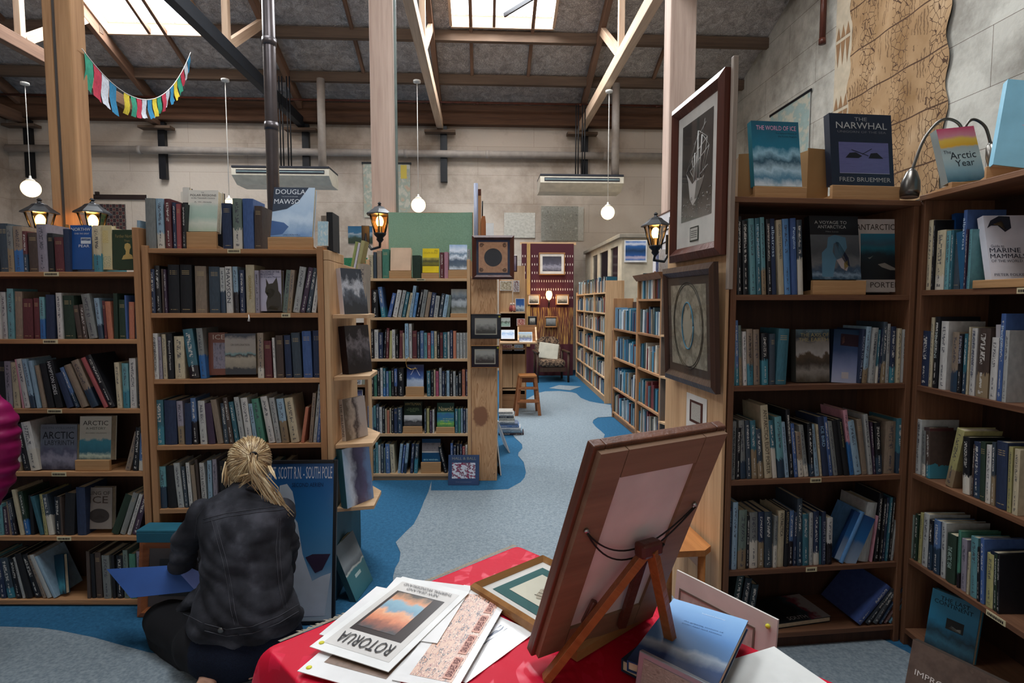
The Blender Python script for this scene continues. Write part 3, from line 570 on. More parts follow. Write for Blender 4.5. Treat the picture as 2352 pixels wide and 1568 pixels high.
# ================================================================== BOOKS
# colour letter -> (true colour, plain word)
BC = {'k': ('202126', 'black'), 'K': ('363b42', 'charcoal'), 'd': ('3c4c5a', 'slate grey'), 'n': ('1f3358', 'navy blue'), 'b': ('1f58a0', 'blue'), 'B': ('2a86c8', 'bright blue'),
      's': ('8db4cc', 'sky blue'), 't': ('1f6e80', 'teal'), 'T': ('5ba3ab', 'turquoise'), 'g': ('27402f', 'dark green'), 'G': ('3f8f74', 'green'), 'q': ('72867a', 'grey-green'),
      'w': ('d6d3cc', 'white'), 'c': ('cfbf97', 'cream'), 'y': ('b5ad62', 'yellow-green'), 'Y': ('d6b820', 'yellow'), 'o': ('c4642f', 'orange'), 'r': ('6a2029', 'dark red'), 'R': ('b0383c', 'red'),
      'm': ('b8285e', 'magenta'), 'P': ('cf8496', 'pink'), 'p': ('4c3550', 'purple'), 'v': ('54433a', 'brown'), 'u': ('98826a', 'tan'), 'e': ('868a86', 'grey'), 'E': ('b9bcb8', 'pale grey'),
      'l': ('9d94a4', 'lilac grey'), 'i': ('3e6fa8', 'mid blue')}
ORD = ['first', 'second', 'third', 'fourth', 'fifth', 'sixth', 'seventh', 'eighth', 'ninth', 'tenth', 'eleventh', 'twelfth', 'thirteenth', 'fourteenth', 'fifteenth', 'sixteenth', 'seventeenth', 'eighteenth', 'nineteenth', 'twentieth', 'twenty-first', 'twenty-second', 'twenty-third', 'twenty-fourth', 'twenty-fifth', 'twenty-sixth', 'twenty-seventh', 'twenty-eighth', 'twenty-ninth', 'thirtieth', 'thirty-first', 'thirty-second', 'thirty-third', 'thirty-fourth']
rnd = random.Random(11)
def shift(rgb, r, a=0.12): k = 1 + r.uniform(-a, a); return tuple(min(1, c*k) for c in rgb[:3]) + (1,)
def cover_mb(W, D, H, spine=0.003, cloth=True):
    """cover: two boards and a rounded spine, spine on the -Y side; returned with its page block"""
    t = min(0.003, W*0.14); n = 4 if W > 0.02 else 2; r = min(W*0.12, 0.006)
    out = [(-W/2, D), (-W/2, r)] + [(-W/2 + W*(i/(n+1)), r*(1-math.sin(PI*i/(n+1)))) for i in range(1, n+1)] + [(W/2, r), (W/2, D)]
    inn = [(W/2-t, D), (W/2-t, r+t), (-W/2+t, r+t), (-W/2+t, D)]
    mb = MB(); poly = out+inn; k = len(poly); m = len(out)
    vs = [(x, y, 0) for x, y in poly]+[(x, y, H) for x, y in poly]
    fs = [(i, (i+1) % k, (i+1) % k+k, i+k) for i in range(k)]
    for z in (0, 1):
        o = z*k
        a, b, c, d = m, m+1, m+2, m+3
        caps = [[0, 1, c, d], [m-2, m-1, a, b], list(range(1, m-1)) + [b, c]]
        for f in caps: f = [o+i for i in f]; fs.append(f if z else f[::-1])
    mb.add(vs, fs); return mb, t, r
def spine_book(M, W, D, H, col, kind, label, name, group, title=None, parts=True, tcol=None):
    o = 0.003 if D > 0.12 else 0.002
    mb, t, r = cover_mb(W, D, H)
    rgb = shift(hexc(col), rnd)
    pg = MB(); pg.box(-W/2+t, W/2-t, r+t, D-0.004, o, H-o)
    if not parts:
        pgv = len(mb.v); mb.box(-W/2+t, W/2-t, r+t, D-0.004, o, H-o, mi=1)
        b = mb.build(name, [BOOKM[kind], PAGES], None, M); b.color = rgb; return tag(b, label, 'book', group)
    th = thing(name, label, 'book', M, group)
    c = mb.build('cover', BOOKM[kind], th); c.color = rgb
    pg.build('page_block', PAGES, th)
    if title:
        tm = MB(); s, z0, z1, f, hx = title
        add_text(tm, s, -W*f/2, H*z0, W*f, H*(z1-z0), y=-0.0012, vert=True)
        tm.build('spine_title', plain('ink_'+hx, hx, 0.5), th)
    return th
Z = {'Z1': (0, 400, 3.92), 'Z2': (0, 780, 3.92), 'Z3': (0, 1080, 3.2125), 'Z4': (310, 400, 4.48), 'Z5': (310, 720, 4.48), 'Z6': (310, 980, 2.667), 'Z7': (790, 400, 3.92), 'Z8': (790, 780, 3.92),
     'D1': (1660, 470, 5.227), 'D2': (1660, 700, 5.227), 'D3': (1660, 900, 5.227), 'D4': (1660, 1100, 5.227), 'G1': (1900, 180, 2.903), 'G2': (1660, 680, 3.399), 'G3': (2080, 900, 5.228), 'G4': (2080, 1150, 3.75), 'G5': (1660, 1080, 3.2125), 'S1': (740, 520, 5.6), 'S2': (730, 780, 5.223)}
def toks(s): return [x.split() for x in s.strip().split(';') if x.strip()]
def row(plane, z0, data, zoom, where, group, name='hardback_book', depth=0.165, set_back=0.012, parts=True, titles=None, swap=False):
    """books whose spines face the room: 'left right top colour[kind] [lean]' in a crop's pixels, laid on the shelf at height z0"""
    ox, oy, s = Z[zoom]; titles = titles or {}
    fac = lambda x, y: (ox+x/s, oy+y/s)
    ybot = None
    items = toks(data); tall = sorted(float(i[2]) for i in items)
    prev = None
    for n, it in enumerate(items):
        x0, x1, yt = map(float, it[:3]); code = it[3]; lean = float(it[4]) if len(it) > 4 else 0
        # the pixel row of the shelf top under this book
        xm = (x0+x1)/2; d_off = set_back
        # solve u at the shelf height
        def u_at(x, z):
            px = ox+x/s; lo, hi = 0.0, 1568*1.4
            lo, hi = -400.0, 2400.0
            for _ in range(40):
                mid = (lo+hi)/2
                if plane.uz(px, mid, d_off)[1] > z: lo = mid
                else: hi = mid
            return plane.uz(px, (lo+hi)/2, d_off)[0]
        u0, u1 = u_at(x0, z0), u_at(x1, z0)
        if u1 < u0: u0, u1 = u1, u0
        ut, zt = plane.uz(*fac((x0+x1)/2+lean, yt), d_off)
        um = (u0+u1)/2; H = zt-z0; tilt = 0.0
        if lean: tilt = math.atan2(ut-um, H)
        if tilt < -0.02 and prev: tilt = -min(-tilt, math.atan(math.tan(max(0, -prev[1])) + max(0, u0-prev[0])/H + 0.04))
        prev = (u1, tilt)
        W = (u1-u0)*math.cos(tilt); H = H/math.cos(tilt) - abs(math.sin(tilt))*W*0.5
        W = max(0.008, W-0.001)
        piv = u1 if tilt > 0 else u0
        Mt = plane.mat(piv if tilt else um, d_off + rnd.uniform(0, 0.006), z0+0.0006) @ Matrix.Rotation(tilt, 4, 'Y') @ Matrix.Translation((0 if not tilt else (-W/2 if tilt > 0 else W/2), 0, 0))
        h, word = BC[code[0]]
        kind = code[1] if len(code) > 1 else ('b' if code[0] in 'kndrvug' and name != 'paperback_book' and rnd.random() < 0.6 else ('t' if rnd.random() < 0.7 else 'w'))
        th = 'thick ' if W > 0.04 else ('thin ' if W < 0.02 else '')
        lab = '%s%s book%s, %s from left %s' % (th, word, ' leaning right' if tilt > 0.08 else (' leaning left' if tilt < -0.08 else ''), ORD[min(n, len(ORD)-1)], where)
        ti = titles.get(n)
        if ti and not isinstance(ti, tuple): ti = (ti, 0.3, 0.9, 0.5, 'd8d6d0')
        spine_book(Mt, W, depth*rnd.uniform(0.86, 1.08) if depth > 0.1 else depth, H, h, kind, lab, name, group, ti, parts)
def front_book(M, W, H, T, base, label, name='displayed_book', arts=(), texts=(), side=None, group=None, cat='book', blocks=(), back=None, page_side=True):
    """a book shown by its front cover. local: x right, z up, cover face at y=0, thickness into +y"""
    th = thing(name, label, cat, M, group); t = 0.003
    cm = plain('cover_'+base, base, 0.35)
    mb = MB(); mb.box(0, W, 0, t, 0, H); mb.box(0, W, T-t, T, 0, H); mb.box(0, t, t, T-t, 0, H)
    mb.build('cover', plain('cover_'+(side or base), side or base, 0.4) if side and not arts else cm, th)
    mb = MB(); mb.box(t, W-0.003, t, T-t, 0.003, H-0.003); mb.build('page_block', PAGES, th)
    for x0, x1, z0, z1, m in arts:
        mb = MB(); mb.quad((x0*W, -0.0006, z0*H), (x1*W, -0.0006, z0*H), (x1*W, -0.0006, z1*H), (x0*W, -0.0006, z1*H)); mb.build('cover_picture', m, th)
    for poly, hx in blocks:
        mb = MB(); mb.add([(x*W, -0.0010, z*H) for x, z in poly], [list(range(len(poly)))]); mb.build('cover_motif', plain('ink_'+hx, hx, 0.4), th)
    cols = {}
    for tx_ in texts:
        s, x, z, w_, h_, hx = tx_[:6]; bold = tx_[6] if len(tx_) > 6 else 0.0
        cols.setdefault(hx, MB()); add_text(cols[hx], s, x*W, z*H, w_*W, h_*H, y=-0.0014, bold=bold)
    for hx, mb in cols.items(): mb.build('cover_lettering', plain('ink_'+hx, hx, 0.5), th)
    return th
STANDW = wood('book_stand_pine', 'c49a6c', '9a7048', 'X', 10)
def stand(M, W, label, D=0.13, H=0.035, group='wooden book display stands'):
    """small wooden display stand: front lip on a sloping base with two back props. x centred, front at y=0"""
    t = thing('book_stand', label, 'book stand', M, group)
    MB().box(-W/2, W/2, 0.0, 0.018, 0.0, H, bev=0.002).build('front_lip', STANDW, t)
    mb = MB(); mb.prism([(0, 0), (D, 0), (D, 0.008), (0, 0.022)], -W/2+0.01, W/2-0.01, Matrix(((0, 1, 0, 0), (1, 0, 0, 0.018), (0, 0, 1, 0), (0, 0, 0, 1)))); mb.build('base', STANDW, t)
    MB().box(-0.02, 0.02, D*0.7, D*0.7+0.012, 0.008, 0.13, bev=0.002).build('back_prop', STANDW, t)
    return t
def show(plane, zs, x0, x1, yb, yt, zoom, T, base, label, tilt=14, set_back=0.02, st=None, yaw=0, roll=0, **kw):
    """place a displayed book by its crop box on a shelf; leaning back by tilt degrees; st = stand label"""
    ox, oy, s = Z[zoom] if zoom else (0, 0, 1)
    u0, za = plane.uz(ox+x0/s, oy+yb/s, set_back); u1, zb = plane.uz(ox+x1/s, oy+yb/s, set_back)
    ut, zt = plane.uz(ox+(x0+x1)/2/s, oy+yt/s, set_back + 0.05)
    W = abs(u1-u0); z0 = max(zs+0.001, (za+zb)/2); u0 = min(u0, u1)
    H = (zt-z0)/math.cos(R(tilt))
    if st: stand(plane.mat(u0+W/2, set_back-0.006, zs+0.0008), W*1.08, st, H=max(0.02, z0-zs+0.008)); sb = set_back + 0.014; z0 += 0.014 if zs > 1.5 else 0.0
    else: sb = set_back
    M = plane.mat(u0, sb, z0) @ Matrix.Rotation(R(yaw), 4, 'Z') @ Matrix.Rotation(-R(tilt), 4, 'X') @ Matrix.Translation((W/2, 0, 0)) @ Matrix.Rotation(R(roll), 4, 'Y') @ Matrix.Translation((-W/2, 0, 0))
    return front_book(M, W, H, T, base, label, **kw)
def bookcase(name, label, plane, u0, u1, depth, shelves, top, st=0.03, thick=0.022, kick=True, mats=(PINE, PINEV, BACKW), back_top=None, left=True, right=True, floor_z=0.0, stickers=()):
    t = thing(name, label, 'bookcase', plane.mat(0, 0, 0))
    if left: MB().box(u0, u0+st, 0, depth, floor_z, top, bev=0.002).build('side_panel', mats[1], t)
    if right: MB().box(u1-st, u1, 0, depth, floor_z, top, bev=0.002).build('side_panel', mats[1], t)
    for z in shelves: MB().box(u0+st, u1-st, 0.003, depth-0.012, z-thick, z, bev=0.0015).build('shelf', mats[0], t)
    MB().box(u0+st*0.5, u1-st*0.5, depth-0.011, depth, 0.02, back_top or shelves[-1]).build('back_panel', mats[2], t)
    if kick: MB().box(u0+st, u1-st, 0.02, 0.035, 0.0, shelves[0]-thick).build('kickboard', mats[2] if kick == 2 else mats[0], t)
    for (u, z, wd) in stickers:
        mb = MB(); mb.box(u, u+wd, 0.0006, 0.003, z-thick*0.95, z-0.001); o = mb.build('shelf_label', plain('sticker', 'cfc29c', 0.6), t)
        mb = MB(); random.seed(int(abs(u)*1000+z*77)); x = u+0.006
        while x < u+wd-0.01: q = random.uniform(0.003, 0.006); mb.box(x, x+q, -0.0001, 0.0006, z-thick*0.72, z-thick*0.3); x += q+0.0022
        mb.build('label_lettering', plain('ink_332c28', '332c28', 0.6), o)
    return t
# ------------------------------------------------------------------ left bookcase
YA = at_z(150, 1393, 0).y; PA = Plane(0, YA, 0)
zA = [PA.uz(200, y)[1] for y in (1378, 1232, 1084, 939, 779, 624)]
uA1 = PA.uz(330, 800)[0]; uA0 = uA1 - 2.35
bookcase('bookcase', 'long low pine bookcase at far left, behind the magenta sleeve', PA, uA0, uA1, 0.26, zA, PA.uz(320, 522)[1], st=0.032,
         stickers=[(PA.uz(98, 779)[0], zA[4], 0.07), (PA.uz(108, 939)[0], zA[3], 0.07), (PA.uz(100, 622)[0], zA[5], 0.07), (PA.uz(118, 1084)[0], zA[2], 0.07), (PA.uz(130, 1232)[0], zA[1], 0.07)])
wA = lambda r: 'on the %s of the left bookcase' % r
gA = lambda r: 'books on the %s of the left bookcase' % r
row(PA, zA[5], '-80 -10 460 d; -5 80 442 d; 62 122 464 e;128 212 467 uw; 214 252 512 r; 257 347 526 vb; 340 428 447 l; 434 484 530 kb; 490 572 566 rb; 576 628 492 np; 836 908 460 cw; 1216 1248 415 sp 8', 'Z1', wA('top shelf'), gA('top shelf'))
show(PA, zA[5], 637, 828, 857, 468, 'Z1', 0.035, '24508f', 'blue NORTHWARD book standing face out on the top shelf of the left bookcase', tilt=3, set_back=0.03, texts=[('NORTHW', 0.06, 0.87, 0.9, 0.07, 'd5d8dc'), ('OVER THE GREAT', 0.2, 0.79, 0.7, 0.035, 'c5c8cc'), ('PEAR', 0.4, 0.5, 0.5, 0.06, 'd5d8dc')], blocks=[([(0.5, 0.58), (0.97, 0.58), (0.97, 0.72), (0.5, 0.72)], 'c5cbd0'), ([(0.52, 0.65), (0.95, 0.65), (0.95, 0.71), (0.52, 0.71)], '24508f')])
show(PA, zA[5], 912, 1012, 857, 470, 'Z1', 0.03, 'cbbd92', 'cream book with a small gold picture beside the dark green one, left bookcase top', tilt=2, set_back=0.03, arts=[(0.15, 0.7, 0.6, 0.88, art('tiny_gold', [(0.3, 'b59a55'), (0.6, 'd6c592')], 12, 0.6, 'n')), (0.1, 0.9, 0.05, 0.3, art('tiny_green', [(0.3, '8c9474'), (0.6, 'cfc39c')], 9, 0.6, 'n'))])
show(PA, zA[5], 1018, 1212, 857, 510, 'Z1', 0.04, '2b3b2a', 'dark green book with a gold bust on its cover, left bookcase top shelf', tilt=2, set_back=0.03, texts=[('Farther North', 0.15, 0.8, 0.8, 0.08, '8b7a4e'), ('Than', 0.55, 0.7, 0.25, 0.05, '8b7a4e')],
     blocks=[([(0.42, 0.25), (0.95, 0.27), (0.9, 0.36), (0.78, 0.4), (0.8, 0.5), (0.86, 0.56), (0.82, 0.64), (0.7, 0.67), (0.58, 0.64), (0.55, 0.55), (0.62, 0.46), (0.6, 0.38), (0.5, 0.35)], 'b89b5c')])
row(PA, zA[4], '-130 -75 1050 n; -70 -25 1060 u; -22 12 1065 w; 12 58 1060 E; 62 120 1030 T -18; 126 194 1055 ub -12; 200 290 1120 rb -10; 300 350 1115 rb -12; 356 402 1105 Tw -14; 408 486 1085 np -8; 512 562 1068 wt -22; 566 668 1092 gb; 690 735 1180 vb -45; 738 782 1172 v -38; 796 874 1078 et -78; 886 930 1115 sw -48; 938 962 1140 r -26; 966 1014 1145 op -30; 1020 1058 1072 gp -12; 1070 1132 1130 gb -10; 1136 1148 1090 bp; 1152 1200 1150 ob -5; 1208 1268 1140 dp -5', 'Z1', wA('second shelf'), gA('second shelf'))
row(PA, zA[3], '-60 -20 200 r; -15 42 198 kb -10; 48 105 196 lt -26; 115 176 206 ct -32; 196 214 178 Pp -72; 218 268 174 wt -85; 278 322 176 sw -90; 330 366 190 sp -82; 376 412 232 u -75; 420 480 216 kp -82; 496 560 186 kp -96; 600 660 300 np -110; 672 712 252 iw -150; 726 790 228 up -165; 810 884 188 uw -190; 930 972 165 Rp -215; 982 1036 142 kt -225; 1052 1096 206 ct -32; 1100 1156 215 Tw -18; 1164 1222 170 wt -15; 1240 1264 196 kt -5; 1268 1296 196 kt 0', 'Z2', wA('third shelf'), gA('third shelf'), titles={10: ('HAMPTON SIDES', 0.28, 0.97, 0.5, 'd5d5d5')})
row(PA, zA[2], '-140 -90 760 n; -80 -30 790 w; -20 40 780 k; 48 100 790 c -20; 105 145 800 u -30; 152 190 960 w -35; 205 262 762 kt -88; 270 356 742 ww -95; 1112 1160 838 ut 88; 1184 1232 792 kt 30; 1240 1304 846 iw 12', 'Z2', wA('fourth shelf'), gA('fourth shelf'))
AR1 = art('grey_mountains', [(0.0, '3a3a48'), (0.25, '8a8796'), (0.4, '55566a'), (0.6, '6a7280'), (1.0, '757c86')], 4, 0.3)
show(PA, zA[2], 362, 690, 1168, 750, 'Z2', 0.035, '6a717c', 'grey ARCTIC LABYRINTH book face out on the left bookcase', tilt=5, set_back=0.03, arts=[(0, 1, 0, 1, AR1)], texts=[('GLYN WILLIAMS', 0.05, 0.9, 0.9, 0.05, '5b626c'), ('ARCTIC', 0.06, 0.68, 0.86, 0.16, '20242c', 0.02), ('LABYRINTH', 0.12, 0.54, 0.8, 0.11, '30343c', 0.02)])
AR2 = art('sea_ice', [(0.0, '1f4a5a'), (0.12, 'b8c4b0'), (0.2, '2c6474'), (0.45, '3f8494'), (0.5, 'b9b7a8'), (1, 'c4c0b2')], 5, 0.12)
show(PA, zA[2], 692, 978, 1098, 684, 'Z2', 0.04, 'c4c0b2', 'pale ARCTIC A HISTORY book on a wooden stand, left bookcase fourth shelf', tilt=6, st='wooden book stand under ARCTIC A HISTORY', arts=[(0, 1, 0, 1, AR2)], texts=[('ARCTIC', 0.1, 0.8, 0.8, 0.1, '3c3a34'), ('A HISTORY', 0.2, 0.7, 0.62, 0.06, '5c5a52'), ('RICHARD VAUGHAN', 0.2, 0.61, 0.65, 0.03, '7c7a70')])
row(PA, zA[1], '-90 -60 220 n; -55 -20 260 w; -10 20 250 Tt; 26 62 275 p -20;66 82 235 u -30; 86 104 225 n -36; 108 130 218 K -50; 148 178 145 cp -68; 182 218 160 gw -62; 222 246 190 kp -22; 290 322 195 tp -75; 326 350 180 yt -42; 356 398 180 dw -55; 404 446 198 kt -14; 450 462 200 vp; 466 540 170 kp 8; 566 632 128 np -14; 804 862 186 gp 108; 872 914 172 eb 100; 930 958 180 wt 92; 966 1008 168 pt 86; 1066 1100 232 ut 4', 'Z3', wA('fifth shelf'), gA('fifth shelf'))
show(PA, zA[1], 637, 825, 432, 110, 'Z3', 0.03, '8a8078', 'grey-brown RING OF ICE book face out on the left bookcase', tilt=5, set_back=0.04, texts=[('RING OF', 0.08, 0.82, 0.84, 0.09, '4a4038'), ('ICE', 0.12, 0.62, 0.72, 0.17, '4a3c34', 0.01)], blocks=[([(0.5+0.4*math.cos(a/12*PI), 0.32+0.17*math.sin(a/12*PI)) for a in range(24)], '3c3430'), ([(0.25, 0.22), (0.6, 0.24), (0.78, 0.3), (0.5, 0.34), (0.3, 0.28)], '8a7c70')])
row(PA, zA[0], '-90 -50 650 k; -46 -10 640 T -30; 0 42 655 nt -42; 50 108 650 dw -66; 116 158 655 kt -56; 164 184 645 Et -85; 190 240 618 kp -92; 250 306 625 kt -112; 312 340 630 u -120; 346 382 628 Ep -150; 390 420 640 sp -150; 640 665 600 vp -12; 672 700 620 kp; 704 748 610 vb; 762 818 632 et -20; 828 850 630 kp; 856 904 632 kt -6; 914 950 592 qt; 962 1006 620 Gp; 1012 1046 602 lt', 'Z3', wA('bottom shelf'), gA('bottom shelf'))
show(PA, zA[0], 418, 520, 905, 600, 'Z3', 0.02, '163a4c', 'dark teal book with ice cliffs leaning on the left bookcase bottom shelf', tilt=8, set_back=0.05, yaw=-20, roll=-14, arts=[(0, 1, 0, 1, art('ice_night', [(0, '0c1418'), (0.2, '4a98a8'), (0.4, '1c5266'), (1, '122c40')], 3, 0.3))])
# ------------------------------------------------------------------ middle bookcase
pb = PA.pt(uA1+0.004, 0, 0); PB = Plane(pb.x, YA, R(3.8))
xB = lambda px, py: PB.uz(px, py)
zB = [xB(540, y)[1] for y in (1309, 1166, 1021, 870, 719, 571)]
uB1 = xB(748, 870)[0]
bookcase('bookcase', 'middle pine bookcase behind the crouching woman', PB, 0.004, uB1, 0.30, zB, xB(745, 566)[1], st=0.03, right=True, stickers=[(xB(522, 571)[0], zB[5], 0.06), (xB(646, 719)[0], zB[4], 0.042)])
# the broad end panel of the middle bookcase, with its little ledges
t = thing('end_panel', 'broad pine end panel with three ledges on the middle bookcase', 'panel', PB.mat(uB1+0.002, 0, 0))
MB().box(0, 0.024, 0.0, 0.62, 0, 1.70, bev=0.002).build('board', PINEV_PALE, t); MB().box(0, 0.024, 0.0, 0.33, 1.702, 1.75, bev=0.002).build('top_strip', PINEV_PALE, t)
MB().box(0.024, 0.028, 0.0, 0.62, 0.005, 0.72).build('teal_lining', plain('teal_board', '1a4452', 0.6), t)
ledz = []
for k, (yy, dep) in enumerate(((722, 0.16), (862, 0.17), (1015, 0.18), (1158, 0.18))):
    z = PB.uz(770, yy, 0.1)[1]; ledz.append(z)
    mb = MB(); mb.prismz([(0.028, 0.04), (0.028+dep, 0.07), (0.028+dep, 0.30), (0.028, 0.56)], z-0.018, z); mb.build('ledge', PINE_PALE, t)
wB = lambda r: 'on the %s of the middle bookcase' % r
gB = lambda r: 'books on the %s of the middle bookcase' % r
row(PB, zB[5], '105 212 245 ep -14; 224 300 248 sw -22; 316 380 252 rt -22; 388 424 288 nt -18; 430 472 306 Rb -12; 482 520 300 kt -12; 902 1000 296 nb -22; 1006 1100 248 qw -10; 1112 1222 250 bp -14; 1226 1305 326 vb -4', 'Z4', wB('top'), gB('top'))
show(PB, zB[5], 500, 570, 735, 150, 'Z4', 0.03, '22262c', 'book lettered polar behind POLAR REGIONS on the middle bookcase', tilt=3, set_back=0.07, texts=[], blocks=[([(0, 0.74), (1, 0.74), (1, 1), (0, 1)], 'd8d4cc')])
# wide polar jacket
u0, z0_ = PB.uz(310+415/4.48, 400+735/4.48, 0.075); 
th = front_book(PB.mat(u0, 0.11, zB[5]+0.001) @ Matrix.Rotation(-R(3), 4, 'X'), 0.2, 0.29, 0.03, '23272d', 'white and black book lettered polar, standing behind POLAR REGIONS', blocks=[([(0, 0.72), (1, 0.72), (1, 1), (0, 1)], 'dcd8d0')], texts=[('polar', 0.05, 0.74, 0.66, 0.16, '23272d', 0.02), ('Naval', 0.12, 0.55, 0.3, 0.07, 'b5b5b0'), ('history', 0.12, 0.42, 0.3, 0.05, '8a8a88')])
th.location += Vector((0, 0.02, 0))
PR = art('pale_ice_sea', [(0.0, 'a9b8a4'), (0.2, 'd0d2c2'), (0.35, 'a9c0b0'), (0.6, 'b8c8ba'), (0.7, 'd9d4c8'), (1, 'dcd7cc')], 3.5, 0.12)
show(PB, zB[5], 524, 830, 615, 195, 'Z4', 0.045, 'd9d4c8', 'pale POLAR REGIONS book on a stand on top of the middle bookcase', tilt=9, st='wooden book stand under POLAR REGIONS', set_back=0.03, arts=[(0, 1, 0, 1, PR)], texts=[('THE', 0.42, 0.93, 0.1, 0.02, '3a3835'), ('POLAR REGIONS', 0.06, 0.85, 0.88, 0.05, '3a3835', 0.01), ('in the Twentieth Century', 0.1, 0.78, 0.8, 0.045, '3a3835'), ('A. W. Greely', 0.2, 0.69, 0.6, 0.035, '5a5855')])
DM = art('ice_slope', [(0.0, '6f8fb8'), (0.2, '9db4cc'), (0.35, 'bfd0e0'), (0.5, 'aac0d6'), (1, 'c0d2e2')], 3, 0.25)
DMH = [([(0, 0.5), (0.35, 0.56), (0.62, 0.72), (0.85, 1.0), (0, 1.0)], '3a4250'), ([(0, 0.02), (0.28, 0.05), (0.42, 0.2), (0.3, 0.28), (0, 0.32)], '4a6694')]
show(PB, zB[5], 1385, 1815, 670, 152, 'Z4', 0.035, 'a9bfd6', 'large DOUGLAS MAWSON book with an ice slope cover on a stand', tilt=16, set_back=0.03, st='wooden book stand under the DOUGLAS MAWSON book', arts=[(0, 1, 0, 1, DM)], blocks=DMH,
     texts=[('DOUGLA', 0.05, 0.86, 0.72, 0.1, 'dfe3e8', 0.0), ('MAWSO', 0.03, 0.66, 0.62, 0.1, 'dfe3e8', 0.0), ('LINCOLN HALL', 0.3, 0.02, 0.42, 0.035, '3a5070'), ('THE LIFE OF AN EXPLORER', 0.2, 0.8, 0.4, 0.02, 'b0b8c0')])
show(PB, zB[5], 1880, 1985, 735, 495, 'Z4', 0.012, 'e4e6e2', 'small white booklet with a blue bird at the end of the middle bookcase top', tilt=6, set_back=0.05, arts=[(0, 1, 0, 1, art('blue_bird', [(0.35, 'e4e6e2'), (0.5, '9cc4d4'), (0.62, 'e2e6e0')], 3, 0.4, 'n'))])
for (a, b, yt, c, ln, lab) in ((1940, 2045, 412, 'u', 0, 'tan book standing at the right end of the middle bookcase top'), (2050, 2135, 408, 'k', -20, 'black book standing at the right end of the middle bookcase top')):
    ua, _ = PB.uz(310+a/4.48, 565, 0.15); ub, _ = PB.uz(310+b/4.48, 565, 0.15); zt_ = PB.uz(310+a/4.48, 400+yt/4.48, 0.15)[1]
    k0 = 0 if c == 'u' else 1
    spine_book(PB.mat(uB1-0.035+0.05*k0, 0.20-0.12*k0+0.0, (zB[5]+0.001) if c == 'u' else 1.7508), 0.045 if c == 'u' else 0.03, 0.14, zt_-zB[5], BC[c][0], 'p', lab, 'hardback_book', gB('top'))
row(PB, zB[4], '152 206 975 nt -16; 214 268 940 kt -26; 280 300 975 vp -16; 302 330 978 pt -22; 336 452 930 kb -14; 460 580 930 kb -12; 616 732 945 ub -14; 758 870 950 db -12; 882 932 960 Ew -16; 942 1008 950 wp -20; 1018 1068 950 sw -22; 1078 1128 985 nt -14; 1142 1232 932 cp -14; 1240 1282 990 lt; 1512 1570 985 qt 40; 1562 1606 985 uw 36; 1616 1686 952 Et 72; 1696 1746 960 pt 88; 1752 1800 964 dt 76; 1812 1858 930 wt 70', 'Z4', wB('second shelf'), gB('second shelf'),
    titles={9: ('MAWSON', 0.22, 0.95, 0.6, '40444c'), 12: ('GEOGRAPHIA', 0.28, 0.78, 0.3, '8a7430')})
show(PB, zB[4], 1296, 1510, 1408, 990, 'Z4', 0.04, 'b6b2c4', 'lilac HOME OF THE BLIZZARD book with a husky cover, middle bookcase second shelf', tilt=2, set_back=0.03, texts=[('The HOME OF THE', 0.02, 0.93, 0.9, 0.05, '2e3a58'), ('BLIZZARD', 0.02, 0.87, 0.62, 0.05, '2e3a58', 0.02), ('Sir Douglas Mawson', 0.02, 0.805, 0.95, 0.045, '2e3a58')],
     blocks=[([(0.3, 0), (0.26, 0.2), (0.34, 0.36), (0.22, 0.46), (0.24, 0.56), (0.28, 0.62), (0.27, 0.8), (0.4, 0.66), (0.6, 0.68), (0.78, 0.82), (0.84, 0.66), (0.86, 0.5), (0.98, 0.4), (1.0, 0.1), (1.0, 0)], '3b352c'), ([(0.3, 0.5), (0.5, 0.56), (0.7, 0.5), (0.62, 0.38), (0.42, 0.3), (0.28, 0.42)], '6c6238'), ([(0.3, 0.05), (0.8, 0.02), (0.9, 0.12), (0.5, 0.14)], '7a6a38'), ([(0.27, 0.44), (0.33, 0.47), (0.35, 0.42), (0.3, 0.4)], '15140f')])
row(PB, zB[3], '184 246 205 wt -20; 252 284 240 lt -22; 292 332 215 ct -24; 338 398 206 kp -24; 404 506 236 ct -16; 558 660 160 tw -78; 672 735 152 ew -50; 1262 1324 200 uw -10; 1336 1410 282 rb -18; 1426 1450 250 wt -22; 1456 1530 226 vb -16; 1548 1614 224 nb -22; 1628 1716 198 db -28; 1732 1824 182 bb -22; 1836 1930 176 nb -14', 'Z5', wB('third shelf'), gB('third shelf'), titles={0: ('LITTLE AMERICA', 0.2, 0.82, 0.4, '4a4640'), 3: ('Beyond Horizon', 0.2, 0.84, 0.45, 'c8c8c4')})
show(PB, zB[3], 762, 935, 632, 190, 'Z5', 0.03, '7a4a3c', 'brown ICE book with a seal picture, middle bookcase third shelf', tilt=2, set_back=0.05, arts=[(0.28, 1, 0.15, 0.76, art('seal_pic', [(0.3, '3c3848'), (0.5, '8a8290'), (0.7, '5c6078')], 4, 0.5, 'n'))], texts=[('ICE', 0.28, 0.84, 0.7, 0.11, 'c8b8a8')])
show(PB, zB[3], 932, 1248, 626, 200, 'Z5', 0.035, '8a8378', 'grey landscape-covered large book, widest on the middle bookcase third shelf', tilt=2, set_back=0.04, arts=[(0, 1, 0, 1, art('snow_dark', [(0, '26282c'), (0.14, '2c2c30'), (0.2, '8c8474'), (0.4, 'a59a86'), (0.46, '2c2c2c'), (0.5, '6c8c8c'), (0.56, '9c9488'), (0.86, 'a8a098'), (0.95, '2c3446')], 5, 0.13))], texts=[('DR EXPLORATION', 0.2, 0.7, 0.6, 0.05, '5c564e')])
